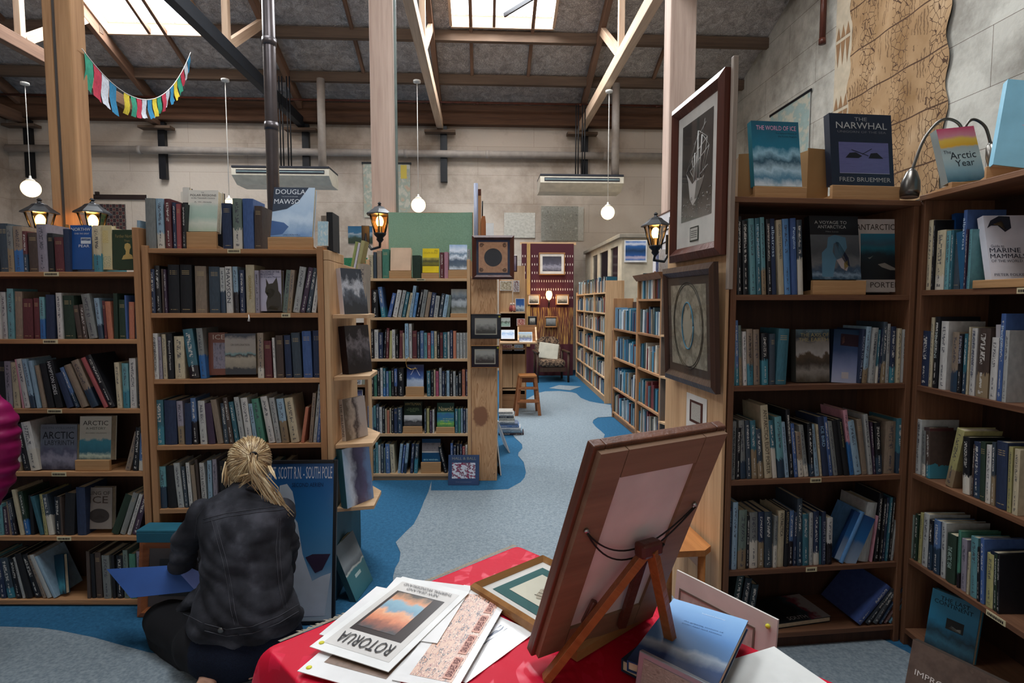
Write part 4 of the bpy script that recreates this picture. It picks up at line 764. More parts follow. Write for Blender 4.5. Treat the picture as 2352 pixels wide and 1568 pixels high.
row(PB, zB[2], '208 294 892 tw -16; 302 426 895 np -14; 444 506 902 lw -26; 514 580 925 np -8; 596 650 870 iw -32; 672 742 900 wt -32; 756 826 925 pp -48; 846 906 888 up -76; 914 962 926 dt -44; 972 1020 866 vt -74; 1030 1076 910 tt -70; 1086 1136 862 Et -76; 1144 1212 870 wt -66; 1222 1262 930 st -60; 1268 1340 880 Gt -76; 1374 1444 855 wt -92; 1452 1506 868 Et -78; 1514 1586 878 sw -64; 1604 1690 868 ct -74; 1704 1738 965 op 48; 1786 1822 820 ut 40; 1828 1862 730 Et 56; 1866 1898 775 bt 42; 1902 1930 900 tt 30', 'Z5', wB('fourth shelf'), gB('fourth shelf'))
row(PB, zB[1], '150 194 246 Tw -12; 200 256 240 kp -14; 262 300 224 Et -34; 304 326 246 dt -26; 332 354 222 wt -26; 360 384 238 ub -26; 388 404 200 vp -26; 410 440 224 wp -22; 448 474 208 st -10; 480 506 200 lt; 520 560 210 k; 570 610 220 e; 620 660 215 n; 680 730 230 d; 750 790 220 v; 810 860 235 T; 900 940 225 u', 'Z6', wB('fifth shelf'), gB('fifth shelf'), titles={7: ('SOUTH & ANTARCTIC', 0.2, 0.92, 0.6, '2c2c30')})
# pale end-of-shelf tassel hanging under the second shelf
um, zm = xB(572, 722); t = thing('bookmark_tassel', 'small pale tassel hanging from the middle bookcase shelf edge', 'tassel', PB.mat(um, -0.006, zm))
MB().tube([(0, 0, 0), (0.003, -0.002, -0.018), (0, 0, -0.032)], [0.0015, 0.004, 0.006], 6).build('tassel', CORD, t)
# books on the ledges of the end panel (face towards the aisle, leaning back to the panel)
def ledge_book(z, v, W, H, T, base, label, spine_hex, pic, title=None, d=0.03, tilt=10):
    v += 0.01; tilt = 6; W *= 0.98
    """front cover looks along +u (into the aisle), spine towards the camera"""
    M = PB.mat(uB1+0.032+d+H*math.sin(R(tilt))*0.8+T*0.7, v, z+0.001) @ Matrix.Rotation(R(90-34), 4, 'Z') @ Matrix.Rotation(-R(tilt), 4, 'X')
    th = front_book(M, W, H, T, base, label, arts=[(0.0, 1, 0, 1, pic)])
    mb = MB(); mb.box(-0.0015, 0.0, 0, T, 0, H); mb.build('spine', plain('cover_'+spine_hex, spine_hex, 0.4), th)
    if title:
        mb = MB(); add_text(mb, title, 0, 0.1*H, T*0.6, H*0.8, y=0, vert=True, M=Matrix.Translation((-0.002, T*0.8, 0)) @ Matrix.Rotation(-PI/2, 4, 'Z')); mb.build('spine_title', plain('ink_403838', '403838'), th)
    return th
GP = art('grey_ice_photo', [(0.2, '30343c'), (0.45, '5c6470'), (0.6, 'c4c8d0'), (0.8, '3c424c')], 3.5, 0.5, 'v')
ledge_book(ledz[0], 0.10, 0.17, 0.235, 0.03, 'c8c8d0', 'white and grey glacier photograph book on the top ledge of the end panel', 'd0ced6', GP, d=0.0)
spine_book(PB.mat(uB1+0.03+0.10, 0.24, ledz[0]+0.001) @ Matrix.Rotation(R(2), 4, 'Y'), 0.045, 0.13, 0.262, 'b9ad9c', 't', 'pale stone-coloured book upright on the top ledge of the end panel', 'hardback_book', 'books on the end panel ledges')
DP = art('dark_seal_photo', [(0.2, '241c20'), (0.45, '4c4850'), (0.6, '8c8890'), (0.8, '2c2428')], 4, 0.5, 'v')
ledge_book(ledz[1], 0.12, 0.17, 0.25, 0.045, '2c2428', 'dark photograph book on the second ledge of the end panel', '2a2024', DP, d=0.0)
MP = art('millions_photo', [(0.1, '6c5c4c'), (0.35, 'c8bcae'), (0.5, '4c3e3c'), (0.7, 'd0c8c4')], 2.5, 0.4, 'h')
ledge_book(ledz[2], 0.10, 0.16, 0.215, 0.025, 'c8c0b8', 'brown and white photograph book on the third ledge of the end panel', 'c8c2ba', MP, 'THE MILLIONS', d=0.0)
BP = art('whale_breach', [(0.0, '9cb8d0'), (0.2, 'c8d2e0'), (0.4, '4c4660'), (0.7, '6a6488'), (0.9, '7c9ccc')], 2.5, 0.35, 'h')
ledge_book(ledz[3], 0.02, 0.19, 0.30, 0.04, '5c6c84', 'large blue and purple whale book on the lowest ledge of the end panel', '3f6f78', BP, d=0.0)
# ------------------------------------------------------------------ central bookcase
YC = at_z(960, 1103, 0).y; PC = Plane(0, YC, R(0.6))
pc = PC.pt(0, 0, 0)
uC0, uC1 = PC.uz(844, 800)[0], PC.uz(1081, 800)[0]
zC = [PC.uz(960, y)[1] for y in (1088, 996, 911, 824, 729, 639)]
bookcase('bookcase', 'pine bookcase in front of the green cloth, facing the camera', PC, uC0, uC1, 0.24, zC, PC.uz(845, 590)[1]-0.02, st=0.028, back_top=zC[5], mats=(PINE_PALE, PINEV_PALE, BACKW), stickers=[(PC.uz(956, 639)[0], zC[5], 0.075)])
wC = lambda r: 'on the %s of the central bookcase' % r
gC = lambda r: 'books on the %s of the central bookcase' % r
def rc(z, d, zoom, r, **k): row(PC, z, d, zoom, wC(r), gC(r), name='paperback_book', parts=False, depth=0.14, **k)
rc(zC[5], '222 262 726 ct; 266 292 700 dp; 298 340 690 ub; 346 404 674 Gb; 618 690 730 gp -6; 864 900 704 rt; 904 938 700 Pp; 1112 1134 674 Et', 'Z7', 'top')
show(PC, zC[5], 414, 600, 880, 678, 'Z7', 0.05, 'd8b89c', 'plain peach-coloured old book on a stand, central bookcase top', tilt=9, st='wooden book stand under the plain peach-coloured book')
YM = art('yellow_hills', [(0, '5a5420'), (0.3, '77702a'), (0.6, '4c4c30'), (1, 'b8a848')], 4, 0.3)
show(PC, zC[5], 704, 852, 900, 684, 'Z7', 0.02, 'e0c428', 'bright yellow book with a dark hill picture on a stand, central bookcase top', tilt=9, st='wooden book stand under the bright yellow book', arts=[(0, 1, 0.27, 0.62, YM)], texts=[('the', 0.72, 0.88, 0.2, 0.06, '5a5020'), ('DOLPH BURKE', 0.08, 0.78, 0.84, 0.08, 'a89428')])
show(PC, zC[5], 946, 1106, 872, 650, 'Z7', 0.03, 'c8d4e0', 'snowy mountain lake book on a stand at the right of the central bookcase top', tilt=9, st='wooden book stand under the snowy mountain lake book', arts=[(0, 1, 0, 1, art('snow_lake', [(0, 'c8d2da'), (0.15, '5c6a78'), (0.35, '4a5a6c'), (0.5, 'dce4ec'), (0.62, '6c8498'), (0.75, 'dfe6f0'), (1, '9cb8d8')], 3, 0.22))])
rc(zC[4], '206 243 1030 op; 250 306 1040 kt; 336 374 1015 iw -34; 388 420 1070 bt 48; 434 474 1042 wt 46; 482 512 1046 Et 48; 520 548 1060 tt 44; 556 580 1068 ct 42; 584 612 1004 st 40; 616 640 1066 Bt 34; 646 672 1040 kt 48; 680 716 1040 et 40; 722 756 1060 ub 36; 764 800 1066 nt 30; 804 840 1094 Et 24; 846 878 1074 dt 34; 884 918 1084 st 32; 924 948 1088 qt 20; 1114 1132 996 np', 'Z7', 'second shelf')
show(PC, zC[4], 964, 1106, 1262, 1034, 'Z7', 0.02, '8a9298', 'misty lake photograph book on a stand, central bookcase second shelf', tilt=5, st='wooden book stand under the misty lake book', arts=[(0, 1, 0, 1, art('misty_lake', [(0, '8c9088'), (0.25, '5c6058'), (0.35, '98a0a4'), (0.5, 'b0b8bc'), (0.62, '4c5660'), (0.75, '7c8890'), (1, 'a8a8a0')], 4, 0.2))])
rc(zC[3], '218 240 1404 Et; 243 268 1394 kt; 274 308 1400 wt; 312 350 1426 nt; 354 370 1400 kt 14; 376 398 1386 rt 8; 404 428 1410 yb 8; 434 460 1400 wt; 466 490 1440 kt; 496 524 1408 rb 6; 530 544 1430 ct; 550 582 1344 st; 588 612 1346 wt; 616 656 1410 rb; 662 680 1420 dt; 686 718 1410 it; 722 748 1428 Tt; 752 780 1430 Rt; 784 810 1412 iw; 814 836 1414 ct; 840 862 1426 kt; 866 890 1426 rb; 894 930 1424 tt; 934 952 1420 Et; 956 980 1406 nt; 984 1010 1412 op; 1014 1040 1428 Et; 1044 1068 1428 Et; 1072 1098 1428 Et; 1102 1126 1428 Et', 'Z7', 'third shelf')
rc(zC[2], '218 240 290 qt; 244 268 272 kt; 272 296 270 Gt; 300 326 262 kt; 330 350 254 wt; 354 376 258 tw; 380 402 286 it; 406 424 284 Gt; 428 450 258 kt; 454 480 262 bw; 486 538 260 kt; 748 780 282 tt -4; 786 806 276 kt; 810 824 272 ct; 828 852 284 mt; 858 880 256 Et; 884 906 284 nt; 910 920 286 kt; 924 950 280 st; 954 980 284 kt; 984 1004 286 Et; 1008 1026 330 dt; 1030 1058 288 kt; 1064 1090 270 ot; 1096 1116 268 pt', 'Z8', 'fourth shelf')
show(PC, zC[2], 562, 714, 432, 222, 'Z8', 0.02, '4c5c8c', 'blue tent-and-snow book on a wooden stand, central bookcase fourth shelf', tilt=8, st='wooden book stand under the blue tent-and-snow book', arts=[(0, 1, 0, 1, art('tent_snow', [(0, '9cacc4'), (0.3, 'b8c8dc'), (0.42, '4c6ca8'), (0.8, '2c4484'), (1, '4c5470')], 3, 0.25))], blocks=[([(0.22, 0.55), (0.48, 0.9), (0.5, 0.9), (0.26, 0.55)], 'd8dce8'), ([(0.8, 0.52), (0.5, 0.9), (0.48, 0.9), (0.75, 0.52)], 'd8dce8')])
rc(zC[1], '216 240 602 iw; 246 264 610 st; 268 288 595 Tw; 292 316 580 dt; 320 344 608 wt; 350 368 600 kt; 372 384 625 ct; 388 408 640 op; 414 424 620 ct; 428 446 628 kt; 452 480 622 nb; 484 522 614 dw; 724 740 626 dt; 746 768 622 yt; 774 792 640 pt; 798 812 632 wt; 1000 1026 624 tt; 1030 1050 624 Gt; 1054 1070 620 st; 1074 1096 626 nt; 1100 1116 622 Et', 'Z8', 'fifth shelf')
show(PC, zC[1], 538, 700, 790, 556, 'Z8', 0.025, '1c2c20', 'black and green TILMAN mountain book on a stand, central bookcase fifth shelf', tilt=7, st='wooden book stand under the TILMAN book', arts=[(0, 1, 0, 0.47, art('bw_peak', [(0, '1c1c1e'), (0.3, '4c4c4e'), (0.45, '2c2c2e'), (0.7, 'c4c4c2'), (1, 'd4d4d0')], 3.5, 0.3))], texts=[('HWTILMAN', 0.06, 0.86, 0.86, 0.1, 'b8a068', 0.02), ('THE SEVEN', 0.2, 0.72, 0.6, 0.04, '8a9a70'), ('MOUNTAIN TRAVEL', 0.15, 0.66, 0.7, 0.04, '8a9a70'), ('BOOKS', 0.35, 0.6, 0.3, 0.04, '8a9a70')])
show(PC, zC[1], 836, 990, 796, 566, 'Z8', 0.02, '1f4a3c', 'green Nawok! book on a stand, central bookcase fifth shelf', tilt=7, st='wooden book stand under the Nawok! book', arts=[(0, 1, 0, 0.62, art('green_fjord', [(0, '2c6a4c'), (0.3, '6aa84c'), (0.5, '2c7c8c'), (0.8, '2c6aa0'), (1, '3c8c8c')], 4, 0.3))], texts=[('Nawok!', 0.1, 0.68, 0.84, 0.18, 'e4d49c', 0.03), ('for the people', 0.35, 0.34, 0.6, 0.04, 'd8d890'), ('of the land', 0.2, 0.27, 0.5, 0.04, 'd8d890'), ('EVERY STORY', 0.2, 0.14, 0.65, 0.05, 'd0e070', 0.02)])
rc(zC[0], '218 240 952 kt; 244 262 940 gt; 266 280 990 tt; 284 308 926 Tt; 312 330 950 wt; 334 358 940 dt; 362 372 980 qt; 378 416 940 it -8; 424 462 946 ct -16; 482 506 940 st 24; 512 530 952 bt 26; 536 560 936 sw 26; 594 620 938 nt 16; 628 660 940 dw 14; 960 982 934 bt; 986 1010 960 nt; 1014 1040 940 kt; 1044 1064 944 nt; 1068 1090 966 Rt; 1094 1112 950 wt', 'Z8', 'bottom shelf')
rc(zC[0], '905 935 965 kt -58', 'Z8', 'bottom shelf, beside BECK WEATHERS,')
show(PC, zC[0], 700, 866, 1112, 890, 'Z8', 0.025, '14486c', 'blue BECK WEATHERS book on a stand, central bookcase bottom shelf', tilt=7, st='wooden book stand under the BECK WEATHERS book', arts=[(0, 1, 0.48, 0.84, art('snow_man', [(0.2, '4c4448'), (0.5, '8c8484'), (0.8, '5c5458')], 4, 0.5, 'n'))], blocks=[([(0, 0.43), (1, 0.43), (1, 0.48), (0, 0.48)], 'c8c4bc')], texts=[('BECK WEATHERS', 0.1, 0.1, 0.78, 0.06, '9cd4e4', 0.02)])
# curved brass display hook above the fourth shelf
p0 = PC.pt(PC.uz(945, 822)[0], -0.01, zC[3]); t = thing('wire_hook', 'curly brass hook hanging over the blue tent-and-snow book', 'hook', Matrix.Translation(p0) @ Matrix.Rotation(PC.a, 4, 'Z'))
MB().tube([(0.005, 0.005, 0), (-0.02, -0.004, 0.012), (-0.035, -0.01, 0), (-0.042, -0.012, -0.03), (-0.035, -0.014, -0.065), (0, -0.016, -0.085), (0.03, -0.018, -0.078), (0.055, -0.018, -0.075)], [0.002, 0.0025, 0.0028, 0.003, 0.003, 0.005, 0.004, 0.001], 8).build('hook', plain('brass', 'c8a058', 0.25, 0.8), t)
# green cloth and its frame behind the bookcase
t = thing('hanging_cloth', 'sage green cloth stretched behind the central bookcase top', 'cloth')
PG = Plane(0, YC+0.36, R(0.6)); ua, za = PG.uz(892, 487); ub, zb_ = PG.uz(1085, 489); g = []; nx, nz = 40, 20; zlo = 1.1
for j in range(nz+1):
    for i in range(nx+1):
        a, b = i/nx, j/nz
        fold = 0.018*math.exp(-((a+b*0.55-1.35)/0.09)**2)*(b) + 0.012*math.sin(a*14+b*3)*b*0.4 + 0.014*math.exp(-((a-0.25-b*0.15)/0.05)**2)*b
        g.append(PG.pt(ua+(ub-ua)*a, -fold, za - (za-zlo)*b - 0.01*math.sin(a*PI)*0.6))
mb = MB(); mb.add(g, [(j*(nx+1)+i, (j+1)*(nx+1)+i, (j+1)*(nx+1)+i+1, j*(nx+1)+i+1) for j in range(nz) for i in range(nx)], smooth=True)
mb.build('cloth', weave('sage_cloth', '6f8f78', '86a48c', 120, big=1.5), t)
MB().box(ua, ub, 0.01, 0.03, -0.02, 0.0, PG.mat(0, 0, za)).build('top_rail', PINE, t)
for u in (ua+0.01, ub-0.01): MB().box(u-0.015, u+0.015, 0.01, 0.03, -za+0.002, 0, PG.mat(0, 0, za)).build('upright', PINEV, t)
# knotty pine end panel right of the central bookcase
PE = Plane(PC.pt(uC1+0.006, -0.005, 0).x, PC.pt(uC1+0.006, -0.005, 0).y, PC.a)
wE = PE.uz(1141, 900)[0]; hE = PE.uz(1110, 640)[1]
t = thing('end_panel', 'knotty pine end panel right of the central bookcase, facing the camera', 'panel', PE.mat(0, 0, 0))
KN, nt, b = newmat('knotty_pine'); L = nt.links; tc = N(nt, 'ShaderNodeTexCoord')
mp = N(nt, 'ShaderNodeMapping'); mp.inputs['Scale'].default_value = (9, 1, 0.9); L.new(tc.outputs['Object'], mp.inputs[0])
no = N(nt, 'ShaderNodeTexNoise', i_Scale=1.6, i_Detail=3.0, i_Distortion=1.0); L.new(mp.outputs[0], no.inputs['Vector'])
ds = N(nt, 'ShaderNodeVectorMath', operation='DISTANCE'); mp2 = N(nt, 'ShaderNodeMapping'); mp2.inputs['Scale'].default_value = (1, 0, 0.75); L.new(tc.outputs['Object'], mp2.inputs[0]); L.new(mp2.outputs[0], ds.inputs[0]); ds.inputs[1].default_value = (wE*0.36, 0, 0.545*0.75)
nk = N(nt, 'ShaderNodeTexNoise', i_Scale=22.0, i_Detail=3.0); L.new(tc.outputs['Object'], nk.inputs['Vector'])
kd = N(nt, 'ShaderNodeMath', operation='MULTIPLY_ADD'); kd.inputs[1].default_value = 0.06; L.new(nk.outputs['Fac'], kd.inputs[0]); L.new(ds.outputs['Value'], kd.inputs[2])
wvn = N(nt, 'ShaderNodeMath', operation='MULTIPLY'); wvn.inputs[1].default_value = 14.0; L.new(no.outputs['Fac'], wvn.inputs[0]); fr = N(nt, 'ShaderNodeMath', operation='FRACT'); L.new(wvn.outputs[0], fr.inputs[0])
grain = ramp(nt, fr.outputs[0], [(0, hexc('d0a47a')), (0.55, hexc('c6986c')), (0.9, hexc('a8794f')), (1, hexc('d0a47a'))])
mx = N(nt, 'ShaderNodeMix', data_type='RGBA'); L.new(ramp(nt, kd.outputs[0], [(0.085, (1, 1, 1, 1)), (0.1, (0, 0, 0, 1))]), mx.inputs[0]); L.new(grain, mx.inputs[6]); mx.inputs[7].default_value = hexc('8a5c40'); L.new(mx.outputs[2], b.inputs['Base Color']); b.inputs['Roughness'].default_value = 0.5
MB().box(0, wE, 0.0, 0.024, 0.0, hE, bev=0.002).build('board', KN, t); MB().box(wE-0.024, wE, 0.026, 0.5, 0.0, hE, bev=0.002).build('return_board', PINEV_PALE, t)
MB().box(0.0, wE-0.001, 0.0, 0.5, hE+0.001, hE+0.02, bev=0.002).build('cap', PINE_PALE, t)
for (x, z) in ((0.03, 1.0), (0.1, 0.99), (0.18, 1.0), (0.03, 0.05), (0.19, 0.06)): mb = MB(); mb.lathe([(0.004, 0), (0.003, 0.001)], 8, Matrix.Translation((x, -0.001, z)) @ Matrix.Rotation(PI/2, 4, 'X')); mb.build('screw_head', FRAME_BR, t)
# ------------------------------------------------------------------ framed pictures
def frame(M, W, H, fw, depth, fmat, mat_mat, mw, pic, label, name='framed_picture', cat='picture', glazed=True, moulding=True, back=True, extra=None, mwb=None, inner=None):
    """x right, z up, front at y=0 facing -y"""
    t = thing(name, label, cat, M)
    def ring(o, w_, y0, y1, nm, mt, prof=0):
        mb = MB(); x0, x1, z0, z1 = o, W-o, o, H-o
        A = [(x0, z0), (x1, z0), (x1, z1), (x0, z1)]; B = [(x0+w_, z0+w_), (x1-w_, z0+w_), (x1-w_, z1-w_), (x0+w_, z1-w_)]
        Cc = [((a[0]+b_[0])/2, (a[1]+b_[1])/2) for a, b_ in zip(A, B)]
        rows = [(A, y1), (A, y0+0.3*(y1-y0)), (Cc, y0), (B, y0+0.5*(y1-y0)), (B, y1)] if prof else [(A, y1), (A, y0), (B, y0), (B, y1)]
        vs = [(p[0], yy, p[1]) for R_, yy in rows for p in R_]; n = len(rows)
        fs = [(i*4+k, i*4+(k+1) % 4, ((i+1) % n)*4+(k+1) % 4, ((i+1) % n)*4+k) for i in range(n) for k in range(4)]
        mb.add(vs, fs); return mb.build(nm, mt, t)
    ring(0, fw, 0, depth, 'frame_moulding', fmat, 1 if moulding else 0)
    if inner: ring(fw*0.98, fw*0.18, depth*0.2, depth*0.7, 'inner_slip', inner)
    y = depth*0.55; mwb = mwb or mw
    mb = MB(); mb.quad((fw*0.9, y, fw*0.9), (W-fw*0.9, y, fw*0.9), (W-fw*0.9, y, H-fw*0.9), (fw*0.9, y, H-fw*0.9)); mb.build('mount', mat_mat, t)
    x0, x1, z0, z1 = fw+mw, W-fw-mw, fw+mwb, H-fw-mw
    mb = MB(); mb.quad((x0, y-0.001, z0), (x1, y-0.001, z0), (x1, y-0.001, z1), (x0, y-0.001, z1)); mb.build('print', pic, t)
    if extra: extra(t, x0, x1, z0, z1, y-0.002)
    if back: mb = MB(); mb.box(fw*0.5, W-fw*0.5, depth*0.8, depth*0.99, fw*0.5, H-fw*0.5); mb.build('backing_board', plain('grey_card', '6c665e', 0.9), t)
    if glazed: mb = MB(); mb.quad((fw*0.9, y-0.004, fw*0.9), (W-fw*0.9, y-0.004, fw*0.9), (W-fw*0.9, y-0.004, H-fw*0.9), (fw*0.9, y-0.004, H-fw*0.9)); mb.build('glazing', GLASS, t)
    return t
def fr_on(plane, x0, x1, y0, y1, off, **k):
    ua, za = plane.uz(x0, (y0+y1)/2, off); ub, _ = plane.uz(x1, (y0+y1)/2, off); zt = plane.uz((x0+x1)/2, y0, off)[1]; zb = plane.uz((x0+x1)/2, y1, off)[1]
    return frame(plane.mat(ua, off, zb), ub-ua, zt-zb, **k)
PEACH = art('peach_print', [(0.3, 'b8805c'), (0.6, 'cc9870')], 10, 0.5, 'n')
def round_plate(t, x0, x1, z0, z1, y):
    mb = MB(); cx, cz, r = (x0+x1)/2, (z0+z1)/2, (x1-x0)*0.31
    mb.add([(cx+r*math.cos(a/24*PI), y, cz+r*math.sin(a/24*PI)) for a in range(48)], [list(range(48))]); mb.build('dark_disc', plain('night_blue', '22262f', 0.3), t)
    for (dx, dz, q) in ((-0.4, 0.4, 0), (0.4, 0.4, 1), (-0.4, -0.4, 2), (0.4, -0.4, 3)):
        mb = MB(); qx, qz = cx+dx*(x1-x0), cz+dz*(z1-z0)
        mb.tube([(qx+0.018*math.cos(a*0.9+q)*(1-a/14), y, qz+0.018*math.sin(a*0.9+q)*(1-a/14)) for a in range(12)], 0.003, 5); mb.build('corner_ornament', plain('ink_5a4030', '5a4030'), t)
fr_on(PE, 1084, 1181, 540, 641, -0.075, fw=0.035, depth=0.03, fmat=FRAME_BR, mat_mat=plain('navy_mount', '2c3450', 0.6), mw=0.018, pic=PEACH, label='reddish-brown square frame with a dark disc picture on top of the knotty end panel', extra=round_plate)
BWP = art('grey_etching', [(0.2, '3c3c38'), (0.5, '8a8a84'), (0.7, 'b0b0a8')], 4, 0.4)
DKM = plain('black_mount', '20232e', 0.6)
def dot(t, x0, x1, z0, z1, y):
    mb = MB(); mb.lathe([(0.009, 0), (0.009, 0.0008)], 12, Matrix.Translation((x1+0.028, y, z1+0.02)) @ Matrix.Rotation(PI/2, 4, 'X')); mb.build('price_dot', plain('yellow_dot', 'd0c83a', 0.5), t)
    mb = MB(); e = 0.008
    for a, b_, c, d in ((x0-e, x1+e, z1, z1+e), (x0-e, x1+e, z0-e, z0), (x0-e, x0, z0, z1), (x1, x1+e, z0, z1)): mb.box(a, b_, y, y+0.001, c, d)
    mb.build('print_border', plain('ink_b8b4a4', 'b8b4a4'), t)
fr_on(PE, 1081, 1151, 721, 778, -0.05, fw=0.006, depth=0.016, fmat=BLACK, mat_mat=DKM, mw=0.036, pic=BWP, label='small black-mounted whale print, upper of two on the knotty end panel', extra=dot)
fr_on(PE, 1081, 1147, 793, 845, -0.05, fw=0.006, depth=0.016, fmat=FRAME_GOLD, mat_mat=DKM, mw=0.034, pic=BWP, label='small black-mounted harbour print in a thin wood frame, lower of two on the knotty end panel', extra=dot)
# small rack above the panel: rolled poster, wooden bats, small cards
for (px0, px1, yt, yb, mt, nm, lab, cat) in ((1088, 1098, 421, 540, art('blue_white_roll', [(0.4, 'd8dade'), (0.55, '3c4a78'), (0.6, 'd8dade')], 9, 0.6, 'n'), 'rolled_poster', 'blue and white rolled poster standing behind the square brown frame', 'poster'), (1098, 1105, 434, 540, PINEV, 'wooden_ruler', 'tall thin wooden strip beside the rolled poster', 'wood'), (1103, 1116, 480, 538, wood('dark_bat', 'a8683c', '7c4828', 'Z'), 'wooden_paddle', 'short brown wooden paddle standing beside the rolled poster', 'paddle'), (1116, 1134, 512, 538, plain('teal_card', '1f7c9c'), 'small_card', 'small teal and white card standing right of the wooden paddle', 'card')):
    ua, zt = PE.uz(px0, yt, 0.2); ub, _ = PE.uz(px1, yt, 0.2); W = ub-ua; H = zt-hE-0.021
    t = thing(nm, lab, cat, PE.mat(ua, 0.2, hE+0.0205))
    if 'poster' in nm:
        MB().tube([(W/2, 0, 0), (W/2, 0, H)], W/2, 12).build('roll', mt, t); MB().lathe([(W*0.3, H), (W*0.28, H+0.002)], 12, Matrix.Translation((W/2, 0, 0))).build('roll_end', plain('paper', 'e0ddd6'), t)
    elif 'paddle' in nm:
        MB().prism([(0, 0), (W, 0), (W, H*0.8), (W*0.85, H*0.9), (W*0.3, H*0.9), (0, H*0.8)], 0, 0.02, None).build('blade', mt, t); MB().tube([(W*0.35, 0.01, H*0.88), (W*0.4, 0.01, H*1.12)], 0.006, 6).build('handle', BLACK, t)
    elif 'card' in nm: MB().box(0, W, 0, 0.004, 0, H).build('card', mt, t); MB().box(W*0.0, W, -0.0012, 0, H*0.75, H).build('white_strip', WHITE, t)
    else: MB().box(0, W, 0, 0.012, 0, H, bev=0.001).build('strip', mt, t); MB().box(0, W, -0.002, 0, H*0.93, H).build('end_mark', FRAME_BR, t)
# HALL and BALL book leaning at the foot
PF = Plane(0, YC-0.13, 0); ua, za = PF.uz(1029, 1112); ub, _ = PF.uz(1100, 1114); zt = PF.uz(1068, 1040, 0.1)[1]
TEAMP = art('climbers', [(0.2, 'c8ccd8'), (0.42, 'c8ccd8'), (0.5, '3c2440'), (0.56, 'a8305c'), (0.62, '2c2c3c'), (0.7, 'd0d4dc')], 5, 0.9, 'n', interp='CONSTANT')
front_book(PF.mat(ua, 0, 0.002) @ Matrix.Rotation(-R(13), 4, 'X'), ub-ua, zt+0.0, 0.025, '2c4468', 'navy HALL & BALL book standing on the carpet against the central bookcase', arts=[(0.12, 0.88, 0.22, 0.74, TEAMP)], texts=[('HALL & BALL', 0.12, 0.84, 0.78, 0.09, '8a8c80'), ('Kiwi mountaineers', 0.25, 0.09, 0.5, 0.035, '6c7890')])
# things leaning on the far side of the panel and a stack of books
def leaner(px, pyb, pyt, depth_w, T, mat1, label, name='leaning_picture', ang=55, tilt=12, cat='picture'):
    p = at_z(px, pyb, 0); zt = at_y(px, pyt, p.y).z
    t = thing(name, label, cat, Matrix.Translation(p+Vector((0, 0, T*math.sin(R(tilt))))) @ Matrix.Rotation(R(ang), 4, 'Z') @ Matrix.Rotation(-R(tilt), 4, 'X'))
    MB().box(0, depth_w, 0, T, 0, zt, bev=0.001).build('board', WHITE, t); mb = MB(); mb.quad((0.01, -0.001, 0.01), (depth_w-0.01, -0.001, 0.01), (depth_w-0.01, -0.001, zt-0.01), (0.01, -0.001, zt-0.01)); mb.build('print', mat1, t); return t
leaner(1172, 1040, 962, 0.35, 0.012, art('lean_a', [(0.3, '2c2c30'), (0.5, '8a8c90'), (0.7, '3c3c40')], 5, 0.5, 'n'), 'black and white picture board leaning behind the knotty end panel', ang=100, tilt=20)
leaner(1152, 1092, 1000, 0.3, 0.01, plain('slate_board', '4c5c68'), 'thin slate-coloured board leaning on the side of the knotty end panel', ang=95, tilt=6)
random.seed(5); zcur = 0.0; sp_ = [(1145, 1203, '3c2c34'), (1145, 1200, '7fa0b4'), (1146, 1196, 'c8ccd0'), (1146, 1192, '2f6cb0'), (1147, 1190, '6c7c98'), (1146, 1182, 'e0ddd6'), (1146, 1182, 'c8c0b0'), (1146, 1180, '3c3c44'), (1146, 1180, 'd8d4cc'), (1145, 1178, 'b8b0a4')]
base_p = at_z(1150, 1000, 0)
for k, (a, b_, hx) in enumerate(sp_):
    th_ = 0.022 + 0.008*random.random(); Y = base_p.y + 0.0; x0 = at_y(a, 980, Y).x; x1 = at_y(b_, 980, Y).x
    M = Matrix.Translation((x1-0.005*random.random(), Y+0.01*random.random(), zcur + 0.001)) @ Matrix.Rotation(-PI/2, 4, 'Y') @ Matrix.Rotation(0, 4, 'Z')
    # lying book: spine to camera, height along -x
    spine_book(Matrix.Translation((x1, Y+0.01*random.random(), zcur+th_/2+0.001)) @ Matrix.Rotation(-PI/2, 4, 'Y'), th_, 0.2, x1-x0, hx, 't', 'book lying in the floor stack behind the knotty end panel, %s from the bottom' % ORD[k], 'stacked_book', 'floor stack of books beside the aisle', parts=False)
    zcur += th_ + 0.001
# ------------------------------------------------------------------ right-hand bookcase
yD = at_z(1664, 1303, 0).y
D0 = at_y(1685, 455, 2.33); PD = Plane(D0.x, 2.33, R(6.5))
zD = [PD.uz(1850, y)[1] for y in (1510, 1303, 1098, 884, 677, 455)]
uD1 = PD.uz(2103, 680)[0]
zD[0] = 0.075; uD1 = PD.uz(2113, 457)[0]
TOPW = 0.018
bookcase('bookcase', 'tall dark-stained bookcase at right holding the penguin and Antarctica books', PD, 0.0, uD1, 0.30, zD[:5], zD[5]-0.022, st=0.024, mats=(DARKW, DARKWV, BACKW), back_top=zD[5]-0.022, kick=2,
         stickers=[(PD.uz(1862, 1099)[0], zD[2], 0.05), (PD.uz(1852, 1304)[0], zD[1], 0.05)])
bc = [o for o in bpy.data.objects if o.name.startswith('bookcase') and o.get('label', '').startswith('tall dark-stained bookcase at right')][0]
MB().box(-0.004, uD1+0.0, -0.006, 0.30, zD[5]-0.022, zD[5], bev=0.002).build('top_board', DARKW, bc); MB().box(uD1+0.0005, uD1+0.035, 0.012, 0.05, 0, zD[5]-0.001).build('corner_strip', DARKWV, bc)
wD = lambda r: 'on the %s of the tall right bookcase' % r
gD = lambda r: 'books on the %s of the tall right bookcase' % r
